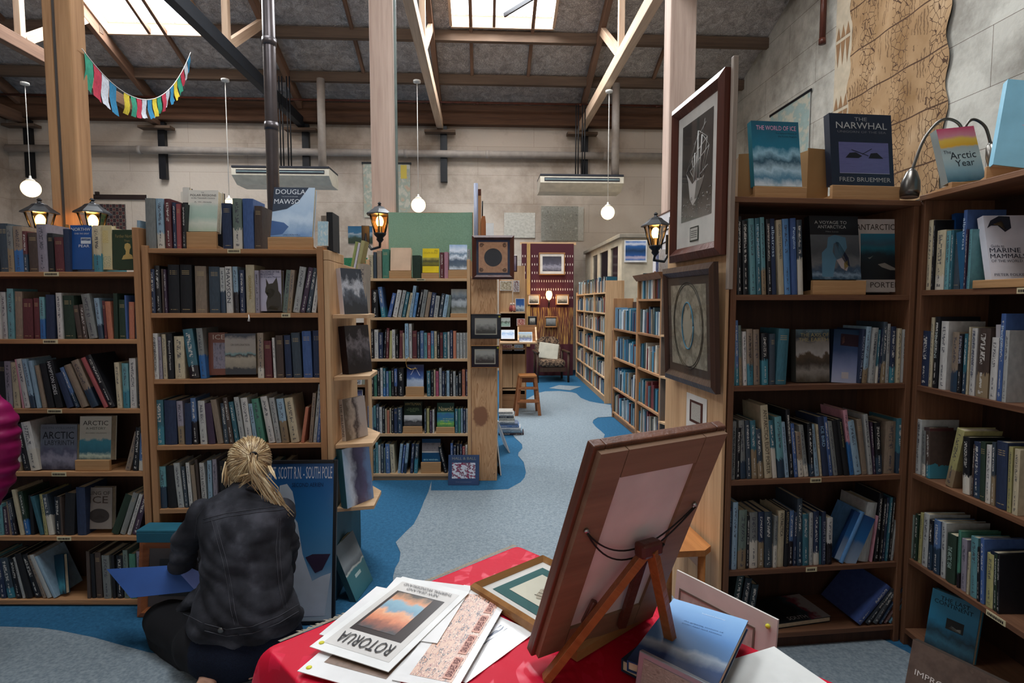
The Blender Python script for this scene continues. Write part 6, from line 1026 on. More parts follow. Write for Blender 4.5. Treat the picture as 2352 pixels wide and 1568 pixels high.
# ------------------------------------------------------------------ side of the right bookcase: panel, post and big frames
PS = Plane(PD.pt(-0.020, 0, 0).x, PD.pt(-0.020, 0, 0).y, PD.a - PI/2)     # u towards the camera, n into the case
t = thing('end_panel', 'tall pine end panel left of the tall right bookcase, carrying the big framed pictures', 'panel', PS.mat(0, 0, 0))
MB().box(-0.63, -0.004, 0.0, 0.014, 0, zD[5]-0.03, bev=0.002).build('board', PINEV_PALE, t)
MB().box(0.012, 0.034, -0.012, 0.010, 1.55, 2.46, bev=0.003).build('hanging_batten', wood('grey_batten', 'a89a8c', '7c6c60', 'Z'), t)
SHIPBG = art('dark_sea_print', [(0.0, '7a7672'), (0.12, '56524e'), (0.22, '2e2b2a'), (0.6, '2a2827'), (1, '343130')], 6, 0.12, rough=0.25)
def ship(t, x0, x1, z0, z1, y):
    W, H = x1-x0, z1-z0; P = lambda a, b: (x0+a*W, y, z0+b*H)
    hull = MB(); hull.add([P(*p) for p in ((0.16, 0.50), (0.24, 0.40), (0.30, 0.22), (0.40, 0.14), (0.56, 0.2), (0.72, 0.34), (0.76, 0.40), (0.70, 0.38), (0.52, 0.40), (0.38, 0.36))], [list(range(10))]); hull.build('ship_hull', plain('ice_white', 'c4c0ba', 0.4), t)
    sh = MB(); sh.add([P(*p) for p in ((0.46, 0.2), (0.56, 0.2), (0.72, 0.34), (0.74, 0.38), (0.52, 0.37))], [list(range(5))], Matrix.Translation((0, -0.0006, 0))); sh.build('ship_shadow_side', plain('hull_grey', '77726c', 0.4), t)
    r = MB()
    def ln(a, b, q=0.0016): r.tube([P(*a), P(*b)], q, 4, flat=0.5)
    for a, b in (((0.52, 0.38), (0.56, 0.86)), ((0.62, 0.38), (0.68, 0.80)), ((0.44, 0.38), (0.46, 0.66))): ln(a, b, 0.004)
    for a, b in (((0.42, 0.75), (0.78, 0.90)), ((0.36, 0.62), (0.84, 0.75)), ((0.30, 0.5), (0.90, 0.66)), ((0.62, 0.42), (0.86, 0.48))): ln(a, b, 0.0032)
    for a, b in (((0.17, 0.5), (0.56, 0.84)), ((0.17, 0.5), (0.46, 0.66)), ((0.56, 0.86), (0.84, 0.75)), ((0.56, 0.86), (0.36, 0.62)), ((0.84, 0.75), (0.70, 0.42)), ((0.36, 0.62), (0.42, 0.4)), ((0.68, 0.8), (0.90, 0.66)), ((0.9, 0.66), (0.74, 0.42)), ((0.3, 0.5), (0.44, 0.4)), ((0.68, 0.8), (0.76, 0.94)), ((0.56, 0.86), (0.48, 0.82))): ln(a, b)
    for q in range(7): ln((0.44+0.03*q, 0.38), (0.50+0.01*q, 0.62+0.02*q), 0.001)
    r.build('rigging', plain('ice_white', 'c4c0ba', 0.4), t)
    bo = MB(); random.seed(2)
    for _ in range(60):
        a = random.uniform(0.02, 0.96); b_ = random.uniform(0.02, 0.2+0.08*a); bo.ball(P(a, b_), random.uniform(0.002, 0.006), 5, 3, sc=(1.6, 0.1, 0.7))
    bo.build('sea_foam', plain('foam_grey', '9a958e', 0.5), t)
    pl = MB(); pl.box(x0+W*0.34, x0+W*0.62, y-0.001, y, z0-0.10, z0-0.035); pl.box(x0+W*0.36, x0+W*0.60, y-0.0016, y-0.001, z0-0.094, z0-0.041, mi=1); pl.build('caption_plate', [BLACK, plain('ink_c8c4bc', 'c8c4bc')], t)
    tx_ = MB(); random.seed(9)
    for q in range(4):
        xx = x0+W*0.385
        while xx < x0+W*0.57: l_ = random.uniform(0.003, 0.008); tx_.box(xx, xx+l_, y-0.002, y-0.0016, z0-0.056-0.009*q, z0-0.053-0.009*q); xx += l_+0.002
    tx_.build('caption_lettering', plain('ink_55504c', '55504c'), t)
uS0 = PS.uz(1537, 430, -0.04)[0]; uS1 = 0.006
zt_ = PS.uz(1537, 259, -0.04)[1]; zb_ = PS.uz(1537, 604, -0.04)[1]
frame(PS.mat(uS0, -0.046, zb_), uS1-uS0, zt_-zb_, 0.062, 0.045, FRAME_BR, plain('mount_bright', 'e4e0d8', 0.6), 0.05, SHIPBG, 'tall mahogany-framed picture of a sailing ship in ice, above the framed round map', extra=ship, mwb=0.12)
MAPR = art('antique_map', [(0.25, 'a39b86'), (0.42, 'b5ad98'), (0.5, '8c8471'), (0.58, 'bab29d'), (0.8, 'a39b88')], 3, 0.5, 'n', detail=6)
def roundmap(t, x0, x1, z0, z1, y):
    W, H = x1-x0, z1-z0; cx, cz = x0+W*0.5, z0+H*0.5
    mb = MB()
    for rr in (0.42, 0.395): mb.tube([(cx+W*rr*math.cos(a/20*PI), y, cz+W*rr*1.25*math.sin(a/20*PI)) for a in range(41)], 0.0016, 4)
    mb.build('map_circle', plain('ink_4a4438', '4a4438'), t)
    mb = MB(); mb.tube([(cx+W*0.16*math.cos(a/20*PI), y, cz+W*0.28*math.sin(a/20*PI)) for a in range(41)], 0.004, 4); mb.build('pole_ring', plain('ink_4c7f94', '4c7f94'), t)
    mb = MB(); mb.add([(cx+W*(0.13+0.03*math.sin(a*2.2))*math.cos(a/12*PI), y-0.0003, cz+W*(0.22+0.05*math.cos(a*1.7))*math.sin(a/12*PI)) for a in range(24)], [list(range(24))]); mb.build('map_continent', plain('ink_b8b09a', 'b8b09a'), t)
zt2 = PS.uz(1535, 618, -0.04)[1]; zb2 = PS.uz(1535, 868, -0.04)[1]
frame(PS.mat(uS0+0.0, -0.052, zb2) @ Matrix.Rotation(R(2.5), 4, 'X'), uS1-uS0+0.01, zt2-zb2, 0.05, 0.03, wood('dark_frame', '4a342a', '2c1e18', 'Z', 8, 0.3), plain('brown_mount', '57493f', 0.6), 0.035, MAPR, 'dark-framed antique round map hanging under the sailing ship picture', extra=roundmap)
# white paper notice with a small framed map on it
ua, za = PS.uz(1577, 900, -0.004); ub, zb3 = PS.uz(1621, 1010, -0.004)
t = thing('paper_notice', 'white paper sheet with a small map pinned on the pine panel under the round map', 'notice', PS.mat(ua, -0.003, zb3)); W, H = ub-ua, za-zb3
mb = MB(); mb.box(0, W, 0, 0.001, 0, H); mb.build('sheet', plain('paper', 'e0ddd6'), t)
MB().box(W*0.18, W*0.82, -0.001, 0, H*0.28, H*0.85).build('picture_border', FRAME_BR, t); mb = MB(); mb.quad((W*0.27, -0.0016, H*0.35), (W*0.73, -0.0016, H*0.35), (W*0.73, -0.0016, H*0.79), (W*0.27, -0.0016, H*0.79)); mb.build('picture', MAPL, t)
# wooden stool below
t = thing('wooden_chair', 'honey-coloured wooden seat against the pine end panel behind the easel', 'chair', PS.mat(-0.42, -0.40, 0))
HON = wood('honey_wood', 'b87a44', '8a542c', 'X', 9, 0.3)
MB().prismz([(0.0, 0.02), (0.05, 0.0), (0.36, 0.0), (0.405, 0.03), (0.41, 0.34), (0.37, 0.385), (0.04, 0.385), (0.0, 0.35)], 0.43, 0.456).build('seat', HON, t)
for x, y in ((0.03, 0.03), (0.38, 0.03), (0.03, 0.34), (0.38, 0.34)): MB().tube([(x, y, 0), (x, y, 0.43)], 0.017, 8).build('leg', HON, t)
for y in (0.03, 0.34): MB().box(0.05, 0.36, y-0.008, y+0.008, 0.36, 0.42).build('rail', HON, t)
# ------------------------------------------------------------------ aisle shelves on the right
def far_books(mb, pl, u0, u1, z, hmin, hmax, seed, off=0.02, wmin=0.025, wmax=0.055, ncol=12):
    random.seed(seed); u = u0
    while u < u1-0.03:
        w_ = random.uniform(wmin, wmax); h = random.uniform(hmin, hmax); a = R(random.choice((0, 0, 0, 3, -3)))
        M = pl.mat(u+w_/2, off+random.uniform(0, 0.015), z+0.001) @ Matrix.Rotation(a, 4, 'Y')
        mb.box(-w_/2+0.002, w_/2-0.002, 0, 0.15, 0.002 if a else 0, h, M, mi=random.randrange(ncol)); u += w_ + abs(math.sin(a))*h*0.3
FCOL = [plain('far_book_%d' % i, h, 0.5) for i, h in enumerate(('2c4c6c', '3f7f9c', 'b9c4c8', '1c2430', '6c8fa8', '8c8474', '1f5a70', 'd0ccc0', '4c6c7c', '6c2c30', '2c3c3c', '9cb4bc'))]
FCOLW = [plain('far_warm_%d' % i, h, 0.5) for i, h in enumerate(('b8a890', '7c3c38', 'd0c8b8', '3c3434', '8c6c54', '5c6c6c', 'c89c80', '2c3c5c', 'a8a8a0', '6c4c3c', 'd8d0c4', '4c5c4c'))]
Pf, Pn = at_z(1405, 957, 0), at_z(1477, 1019, 0); dv = Pn-Pf; angE = math.atan2(dv.y, dv.x)
PE2 = Plane(Pf.x, Pf.y, angE)
def ue(px, py=800): return PE2.uz(px, py)[0]
uE1, uE2 = ue(1462), ue(1517)
zE2 = [PE2.uz(1410, y)[1] for y in (948, 893, 836, 779, 726)]; zE2t = PE2.uz(1410, 683)[1]
zE2[0] = 0.08
t = bookcase('bookcase', 'lower pine bookcase on the right of the aisle, beyond the one with the cornice', PE2, 0.0, uE1-0.002, 0.26, [0.08, 0.40, 0.79, 1.16], 1.545, mats=(PINE, PINEV, BACKW), back_top=1.50)
PE1 = Plane(PE2.pt(uE1, 0, 0).x, PE2.pt(uE1, 0, 0).y, angE); wE1 = uE2-uE1
zc = PE1.uz(1513, 640)[1]
zE1 = [0.08, 0.41, 0.79, 1.17, 1.53]
t = bookcase('bookcase', 'tall pine bookcase with a dark cornice on the right of the aisle, below the carriage lamp', PE1, 0.0, wE1, 0.30, zE1, zc, mats=(PINE, PINEV, BACKW), back_top=zc)
mb = MB(); mb.prism([(-0.05, 0.06), (0.32, 0.06), (0.32, 0.0), (-0.005, 0.0), (-0.03, 0.03)], -0.03, wE1+0.03, Matrix(((0, 1, 0, 0), (1, 0, 0, 0), (0, 0, 1, zc+0.001), (0, 0, 0, 1)))); mb.build('cornice', wood('cornice_wood', 'a0704c', '704a30', 'Y'), t)
mb = MB()
for k, z in enumerate([0.08, 0.40, 0.79, 1.16]): far_books(mb, PE2, 0.03, uE1-0.04, z, 0.2, 0.27, 20+k)
for k, z in enumerate(zE1): far_books(mb, PE1, 0.03, wE1-0.04, z, 0.2, 0.28, 30+k, ncol=20)
far_mb = mb
# display items at the near end of that bookcase
PN = Plane(PE1.pt(wE1+0.003, 0, 0).x, PE1.pt(wE1+0.003, 0, 0).y, angE+PI/2)   # faces the camera; u to the right
t = thing('end_panel', 'grey-brown end board with ledges closing the cornice bookcase', 'panel', PN.mat(0, 0, 0))
MB().box(0.0, 0.32, -0.024, 0, 0, zc, bev=0.002).build('board', plain('weathered_board', '6c5c50', 0.7), t)
led = []
for y in (862, 965, 768):
    z = PN.uz(1520, y)[1]; led.append(z); mb2 = MB(); mb2.prismz([(-0.02, -0.026), (0.02, -0.16), (0.28, -0.16), (0.30, -0.026)], z-0.018, z); mb2.build('ledge', PINE_PALE, t)
for k, (z, hx, pic, lab) in enumerate(((led[0], '2c7c9c', art('sky_tree', [(0, '2c4c6c'), (0.4, '5c9cc8'), (1, '1f6a98')], 3, 0.3), 'blue sky-covered book leaning on the middle ledge of the cornice bookcase end'), (led[1], 'd8d4d8', art('purple_flower', [(0.12, '5c3c8c'), (0.3, '8c5ca0'), (0.42, 'd8d4d8')], 6, 0.12, 'r'), 'white book with a purple flower leaning on the lowest ledge of the cornice bookcase end'), (led[2], 'b8b0a0', MAPL, 'pale book leaning on the top ledge of the cornice bookcase end'))):
    front_book(PN.mat(0.03, -0.14, z+0.001) @ Matrix.Rotation(R(-20), 4, 'Z') @ Matrix.Rotation(-R(14), 4, 'X'), 0.16, 0.24, 0.02, hx, lab, arts=[(0, 1, 0, 1, pic)])
# white ship poster and blue books on top of the cornice bookcase
t = thing('ship_poster', 'white framed poster of a sailing ship standing on the cornice bookcase', 'poster', PE1.mat(0.02, 0.16, zc+0.062)); Wp = wE1-0.02; Hp = PE1.uz(1520, 494, 0.16)[1]-zc-0.06
MB().box(0, Wp, 0, 0.012, 0, Hp, bev=0.001).build('board', plain('poster_white', 'dcdce0', 0.3), t)
MB().box(-0.006, Wp+0.006, -0.004, 0.014, Hp, Hp+0.012).build('top_edge', FRAME_BR, t)
mb = MB()
for a, b_ in (((0.35, 0.15), (0.4, 0.85)), ((0.6, 0.15), (0.66, 0.9)), ((0.2, 0.3), (0.6, 0.34)), ((0.25, 0.5), (0.8, 0.55)), ((0.3, 0.7), (0.8, 0.74)), ((0.1, 0.3), (0.4, 0.85)), ((0.66, 0.9), (0.9, 0.4))): mb.tube([(a[0]*Wp, -0.002, a[1]*Hp), (b_[0]*Wp, -0.002, b_[1]*Hp)], 0.006, 5)
mb.build('ship_rigging', plain('ink_23262c', '23262c'), t); mb = MB(); mb.add([(x*Wp, -0.003, z*Hp) for x, z in ((0.1, 0.3), (0.2, 0.14), (0.8, 0.1), (0.95, 0.26), (0.6, 0.22))], [list(range(5))]); mb.build('ship_hull', plain('ink_23262c', '23262c'), t)
for k, (du, hx, w_) in enumerate(((0.62, '2c4c8c', 0.03), (0.66, '24407c', 0.03), (0.70, 'b8c4cc', 0.02))):
    spine_book(PE1.mat(min(wE1-0.05, du*wE1/0.8), 0.0, zc+0.062), w_, 0.14, 0.22, hx, 't', '%s book standing on the cornice bookcase in front of the ship poster, %s of three' % (('blue', 'dark blue', 'pale')[k], ('leftmost', 'middle', 'rightmost')[k]), 'cornice_book', 'books on the cornice bookcase')
# far aisle bookcase
Pf, Pn = at_z(1322, 864, 0), at_z(1388, 926, 0); dv = Pn-Pf; PF2 = Plane(Pf.x, Pf.y, math.atan2(dv.y, dv.x)); LF = dv.length
zF = [0.10] + [PF2.uz(1386, y)[1] for y in (866, 817, 765, 718, 671)]; zFt = PF2.uz(1386, 643)[1]
t = bookcase('bookcase', 'long pine bookcase at the far end of the aisle beside the maroon hanging', PF2, 0.0, LF, 0.27, zF, zF[-1]+0.04, mats=(PINE_PALE, PINEV_PALE, BACKW), back_top=zF[-1])
for px in (1340, 1362): u = PF2.uz(px, 800)[0]; MB().box(u-0.013, u+0.013, 0.001, 0.25, 0.1, zF[-1]+0.02).build('divider', PINEV_PALE, t)
wf = PF2.pt(LF+0.003, 0, 0); PFE = Plane(wf.x, wf.y, PF2.a+PI/2); MB().box(LF+0.002, LF+0.026, -0.005, 0.27, 0, PFE.uz(1395, 644)[1], bev=0.002).build('end_board', PINEV_PALE, t)
us = [0.03] + [PF2.uz(px, 800)[0] for px in (1340, 1362)] + [LF-0.02]
for k, z in enumerate(zF):
    for j in range(3):
        far_books(far_mb, PF2, us[j]+0.02, us[j+1]-0.02, z, 0.17, 0.25, 50+k*3+j, ncol=24)
far = far_mb.build('distant_books', FCOL+FCOLW); tag(far, 'rows of distant books filling the three bookcases down the right side of the aisle', 'books', kind='stuff')
t = thing('louvred_shutter', 'dark brown louvred shutter between the two bookcases right of the aisle', 'shutter', PFE.mat(0.04, -0.35, 0))
MB().box(0, 0.02, 0, 0.04, 0, 1.1).build('stile', FRAME_BR, t); MB().box(0.16, 0.18, 0, 0.04, 0, 1.1).build('stile', FRAME_BR, t)
mb = MB()
for k in range(24): mb.box(0.02, 0.16, 0.005, 0.035, 0.03+k*0.044, 0.04+k*0.044, Matrix.Translation((0, 0, 0)))
mb.build('slats', FRAME_BR, t)
# cream partition with windows
Xc = 1.74; Yc = Xc/((1426-CX)/F_PX); ztp = at_y(1426, 537, Yc).z
pc_ = Vector((Xc, Yc, 0)); PW = Plane(pc_.x, pc_.y, ROOM_A+PI/2+PI); Lw = 3.2
t = thing('cream_booth', 'cream-painted glazed booth behind the far aisle bookcase', 'booth', Matrix.Translation(pc_) @ Matrix.Rotation(ROOM_A, 4, 'Z'))
zs0, zs1 = ztp*0.60, ztp-0.16
MB().box(0, 0.06, 0, Lw, 0, zs0).build('lower_wall', CREAM, t); MB().box(0, 0.06, 0, Lw, zs1, ztp-0.06).build('upper_rail', CREAM, t); MB().box(-0.05, 1.55, -0.05, Lw, ztp-0.06, ztp, bev=0.005).build('cornice', plain('grey_beige_trim', '9a9080', 0.5), t)
def yy_at(px): return (Plane(pc_.x, pc_.y, ROOM_A+PI/2).uz(px, 600))[0]
ys_ = [0.0, yy_at(1419)] + []
wins = [(1419, 1402), (1396, 1377), (1372, 1361)]; prev = 0
for (a, b_) in wins:
    ya, yb2 = yy_at(a), yy_at(b_)
    MB().box(0, 0.06, prev, ya, zs0, zs1).build('mullion', CREAM, t); f_ = MB().box(0.02, 0.03, ya, yb2, zs0, zs1).build('window_pane', plain('dark_pane', '2c2a2e', 0.1), t); prev = yb2
MB().box(0, 0.06, prev, Lw, zs0, zs1).build('mullion', CREAM, t)
MB().box(0.061, 1.5, -0.0, 0.05, 0, ztp-0.06).build('front_wall', CREAM, t)
MB().box(0.3, 0.36, -0.03, 0.0, 0, ztp*0.74).build('door_jamb', FRAME_BR, t)
pa, pb_ = at_y(1434, 551, Yc-0.03), at_y(1458, 602, Yc-0.03)
t = thing('lake_poster', 'blue poster of a snowy mountain reflected in a lake on the cream booth', 'poster', Matrix.Translation((pa.x, Yc-0.03, pb_.z))); mb = MB(); Wq, Hq = 0.36, pa.z-pb_.z
mb.box(0, Wq, 0, 0.004, 0, Hq, mi=1); mb.quad((0.02, -0.001, 0.03), (Wq-0.02, -0.001, 0.03), (Wq-0.02, -0.001, Hq-0.02), (0.02, -0.001, Hq-0.02)); mb.build('sheet', [art('lake_reflection', [(0, '2c6cb4'), (0.15, 'c4b8c8'), (0.25, '2c5c9c'), (0.5, '1f3c5c'), (0.75, '2c64a4'), (0.85, 'e0e4ec'), (1, '2c74c4')], 3, 0.1), WHITE], t)
# ------------------------------------------------------------------ maroon hanging with its pictures
YH = 11.45; PH = Plane(0, YH, ROOM_A)
MAR, nt, b = newmat('maroon_cloth'); L = nt.links; uv = N(nt, 'ShaderNodeUVMap'); sp = N(nt, 'ShaderNodeSeparateXYZ'); L.new(uv.outputs[0], sp.inputs[0])
def mm(op, a, c=0.0):
    n = N(nt, 'ShaderNodeMath', operation=op)
    for i, x in enumerate((a, c)):
        if isinstance(x, (int, float)): n.inputs[i].default_value = x
        else: L.new(x, n.inputs[i])
    return n.outputs[0]
gxn, gzn = mm('SUBTRACT', mm('FRACT', mm('MULTIPLY', sp.outputs[0], 22.0)), 0.5), mm('SUBTRACT', mm('FRACT', mm('MULTIPLY', sp.outputs[1], 16.0)), 0.5)
dots = mm('LESS_THAN', mm('ADD', mm('MULTIPLY', gxn, gxn), mm('MULTIPLY', gzn, gzn)), 0.022); dots = mm('MULTIPLY', dots, mm('MULTIPLY', mm('GREATER_THAN', sp.outputs[1], 0.55), mm('LESS_THAN', sp.outputs[1], 0.92)))
wv = N(nt, 'ShaderNodeTexNoise', i_Scale=1.0, i_Detail=4.0); mp = N(nt, 'ShaderNodeMapping'); mp.inputs['Scale'].default_value = (60, 9, 1); L.new(uv.outputs[0], mp.inputs[0]); L.new(mp.outputs[0], wv.inputs['Vector'])
fringe = mm('MULTIPLY', mm('LESS_THAN', sp.outputs[1], 0.52), mm('GREATER_THAN', sp.outputs[1], 0.24))
mx = N(nt, 'ShaderNodeMix', data_type='RGBA'); L.new(mm('MULTIPLY', fringe, 0.9), mx.inputs[0]); mx.inputs[6].default_value = hexc('46131f'); L.new(ramp(nt, wv.outputs['Fac'], [(0.42, hexc('4a2220')), (0.5, hexc('6a3c28')), (0.6, hexc('b08a48'))]), mx.inputs[7])
mx2 = N(nt, 'ShaderNodeMix', data_type='RGBA'); L.new(dots, mx2.inputs[0]); L.new(mx.outputs[2], mx2.inputs[6]); mx2.inputs[7].default_value = hexc('d8ccc0'); L.new(mx2.outputs[2], b.inputs['Base Color']); b.inputs['Roughness'].default_value = 0.85
ua, ztH = PH.uz(1198, 559); ub, _ = PH.uz(1318, 559); t = thing('maroon_hanging', 'maroon embroidered cloth with white dots and gold fringes at the end of the aisle', 'hanging')
g = []; uvl = []; nx, nz = 30, 24
for j in range(nz+1):
    for i in range(nx+1):
        a, b_ = i/nx, j/nz
        g.append(PH.pt(ua+(ub-ua)*a, 0.015*math.sin(a*40)*(1-b_), 0.01 + (ztH-0.01)*b_)); uvl.append((a, b_))
fs = [(j*(nx+1)+i, j*(nx+1)+i+1, (j+1)*(nx+1)+i+1, (j+1)*(nx+1)+i) for j in range(nz) for i in range(nx)]
mb = MB(); mb.add(g, fs, smooth=True, uvs=[[uvl[k] for k in f] for f in fs]); mb.build('front_cloth', MAR, t)
g = []; nx = 8
for j in range(nz+1):
    for i in range(nx+1): a, b_ = i/nx, j/nz; g.append(PH.pt(ub+0.14*a, 0.9*a + 0.02*math.sin(a*20+b_*3), 0.01 + (ztH-0.01-0.0*a)*b_))
mb = MB(); mb.add(g, [(j*(nx+1)+i, j*(nx+1)+i+1, (j+1)*(nx+1)+i+1, (j+1)*(nx+1)+i) for j in range(nz) for i in range(nx)], smooth=True); mb.build('side_cloth', plain('maroon_plain', '4a1624', 0.85), t)
GOLD = art('gold_band', [(0.3, '8c6a38'), (0.6, 'b8945c')], 12, 0.6, 'n')
u0, _ = PH.uz(1210, 600, -0.03); u1, _ = PH.uz(1218, 600, -0.03); mb = MB(); mb.quad(PH.pt(u0, -0.03, 0.6), PH.pt(u1, -0.03, 0.6), PH.pt(u1, -0.03, ztH), PH.pt(u0, -0.03, ztH)); mb.build('gold_band', GOLD, t)
MB().box(ua-0.03, ub+0.05, 0.02, 0.05, ztH-0.02, ztH+0.03, PH.mat()).build('top_rail', PINE_PALE, t)
for (x0, x1, y0, y1, fm, mm_, pic, lab) in ((1238, 1298, 580, 631, FRAME_GOLD, plain('mount_white', 'cfcac2'), art('pale_horses', [(0, '3c3c48'), (0.3, '8c8c9c'), (0.5, '4c4c5c'), (1, '33333e')], 6, 0.3), 'gilt-framed grey picture high on the maroon hanging'),
                        (1212, 1240, 676, 700, FRAME_GOLD, WHITE, BWP, 'small framed sketch left of the wall sconce on the maroon hanging'), (1277, 1307, 676, 700, FRAME_GOLD, WHITE, BWP, 'small framed sketch right of the wall sconce on the maroon hanging'),
                        (1251, 1280, 727, 752, FRAME_GOLD, plain('brown_mount', '57493f'), art('loch', [(0, '2c2c28'), (0.4, '6c7478'), (1, '9ca4a8')], 4, 0.3), 'small framed landscape below the wall sconce on the maroon hanging'), (1213, 1233, 726, 748, BLACK, DKM, BWP, 'small dark framed picture left of the landscape on the maroon hanging')):
    fr_on(PH, x0, x1, y0, y1, -0.07, fw=0.022, depth=0.03, fmat=fm, mat_mat=mm_, mw=0.05 if x1-x0 > 50 else 0.012, pic=pic, label=lab, glazed=False)
p = at_y(1261, 684, YH-0.12); t = thing('wall_sconce', 'lit wall sconce like a burning torch on the maroon hanging', 'lamp', Matrix.Translation(p))
MB().lathe([(0.02, -0.04), (0.05, 0.0), (0.065, 0.07), (0.05, 0.13), (0.02, 0.14)], 16).build('glass_shade', emit('sconce_glow', 'ffc070', 9.0), t); MB().tube([(0, 0, -0.04), (0, 0.01, -0.12), (0, 0.08, -0.2)], [0.022, 0.014, 0.01], 8).build('bracket', BLACK, t)
l = bpy.data.lights.new('sconce_light', 'POINT'); l.energy = 9; l.color = (1, 0.6, 0.25); l.shadow_soft_size = 0.06; o = bpy.data.objects.new('sconce_light', l); COL.objects.link(o); o.location = p + Vector((0, -0.1, 0.05))
# armchair
UPH = art('brown_floral', [(0.3, '2c201a'), (0.45, '4a382c'), (0.55, '7c6450'), (0.7, '3c2c22')], 3, 0.8, 'n'); 
m_up, nt, b = newmat('brown_floral_upholstery'); L = nt.links; tc = N(nt, 'ShaderNodeTexCoord'); no = N(nt, 'ShaderNodeTexNoise', i_Scale=14.0, i_Detail=3.0, i_Distortion=2.0); L.new(tc.outputs['Object'], no.inputs['Vector']); L.new(ramp(nt, no.outputs['Fac'], [(0.4, hexc('2c2019')), (0.5, hexc('5a4636')), (0.6, hexc('8a7058'))]), b.inputs['Base Color']); b.inputs['Roughness'].default_value = 0.9
pa_ = at_y(1267, 878, 10.5); t = thing('armchair', 'old brown floral armchair with dark wooden arms in front of the maroon hanging', 'armchair', Matrix.Translation((pa_.x, pa_.y+0.3, 0)) @ Matrix.Rotation(R(6), 4, 'Z'))
DW = wood('dark_oak', '4a3426', '2c1e16', 'Z')
MB().box(-0.24, 0.24, -0.28, 0.26, 0.28, 0.42, bev=0.05).build('seat_cushion', m_up, t)
mb = MB(); mb.prism([(-0.22, 0.38), (0.22, 0.38), (0.25, 0.65), (0.22, 0.8), (0.12, 0.87), (-0.12, 0.87), (-0.22, 0.8), (-0.25, 0.65)], 0.2, 0.32, Matrix.Rotation(R(-10), 4, 'X')); mb.build('backrest', m_up, t)
MB().box(-0.25, 0.25, -0.27, -0.24, 0.2, 0.28).build('front_rail', DW, t)
for s in (-1, 1):
    MB().box(s*0.29-0.03, s*0.29+0.03, -0.30, 0.28, 0.54, 0.58, bev=0.012).build('armrest', DW, t)
    MB().tube([(s*0.29, -0.27, 0.0), (s*0.29, -0.26, 0.54)], 0.022, 8).build('leg', DW, t); MB().tube([(s*0.27, 0.28, 0.0), (s*0.27, 0.26, 0.54)], 0.022, 8).build('leg', DW, t)
t = tag(MB().box(-0.19, 0.19, 0, 0.04, 0, 0.32, bev=0.018).build('cushion', plain('pale_cushion', 'b8b4a4', 0.8), None, Matrix.Translation((pa_.x-0.06, pa_.y+0.22, 0.425)) @ Matrix.Rotation(R(8), 4, 'Y') @ Matrix.Rotation(-R(22), 4, 'X')), 'pale square cushion leaning on the back of the floral armchair', 'cushion')
# pine service unit left of the aisle
YU = at_z(1150, 938, 0).y; PU = Plane(0, YU, R(0)); ux = lambda px: PU.uz(px, 800)[0]; uz_ = lambda py: PU.uz(1180, py)[1]
x0u, x1u = ux(1146), ux(1209)
t = thing('pine_cupboard', 'tall pine display cupboard left of the aisle behind the knotty end panel', 'cupboard', PU.mat(0, 0, 0))
MB().box(x0u, x0u+0.02, 0, 0.4, 0, uz_(640)).build('side_panel', PINEV, t); MB().box(x1u-0.02, x1u, 0, 0.4, 0, uz_(640)).build('side_panel', PINEV, t)
MB().box(x0u+0.02, (x0u+x1u)/2-0.004, 0.03, 0.045, uz_(718), uz_(642)).build('back_board', PINEV_PALE, t); MB().box((x0u+x1u)/2+0.004, x1u-0.02, 0.03, 0.045, uz_(718), uz_(610)).build('back_board', PINEV_PALE, t)
for py in (716, 799, 893): MB().box(x0u+0.02, x1u-0.02, -0.02, 0.38, uz_(py)-0.02, uz_(py)).build('shelf', PINE_PALE, t)
MB().box(x0u+0.02, x1u-0.02, 0.37, 0.39, 0.05, uz_(716)).build('back_board', BACKW, t)
MB().box(x0u+0.02, (x0u+x1u)/2-0.003, 0.0, 0.018, uz_(890), uz_(813)).build('door', PINEV_PALE, t); MB().box((x0u+x1u)/2+0.003, x1u-0.02, 0.0, 0.018, uz_(890), uz_(813)).build('door', PINEV_PALE, t)
MB().box(x0u+0.02, x1u-0.02, 0.01, 0.03, 0.0, 0.2).build('plinth', PINE, t)
PDk = Plane(0, YU-0.35, 0); xd0, xd1 = PDk.uz(1148, 785)[0], PDk.uz(1234, 785)[0]; zd = PDk.uz(1190, 786)[1]
t = thing('sloping_counter', 'pale pine sloping counter with boxes beside the step stool', 'counter', PDk.mat(0, 0, 0))
MB().box(xd0, xd1, 0, 0.34, zd-0.02, zd).build('counter_top', PINE_PALE, t); MB().box(xd0+0.01, xd0+0.03, 0.02, 0.33, 0, zd-0.02).build('side_panel', PINEV, t)
mb = MB(); xm = PDk.uz(1189, 785)[0]; mb.prism([(0, 0.0), (0.3, 0.0), (0.3, 0.20), (0.0, 0.03)], xm, xm+0.02, Matrix(((0, 1, 0, 0), (1, 0, 0, 0.02), (0, 0, 1, zd), (0, 0, 0, 1)))); mb.build('sloped_side', PINE_PALE, t)
mb = MB(); mb.prism([(0, 0.0), (0.3, 0.0), (0.3, 0.20), (0.0, 0.03)], xd1-0.02, xd1, Matrix(((0, 1, 0, 0), (1, 0, 0, 0.02), (0, 0, 1, zd), (0, 0, 0, 1)))); mb.build('sloped_side', PINE_PALE, t)
MB().box(xm, xd1, 0.31, 0.33, zd, zd+0.22).build('back_rail', PINE, t)
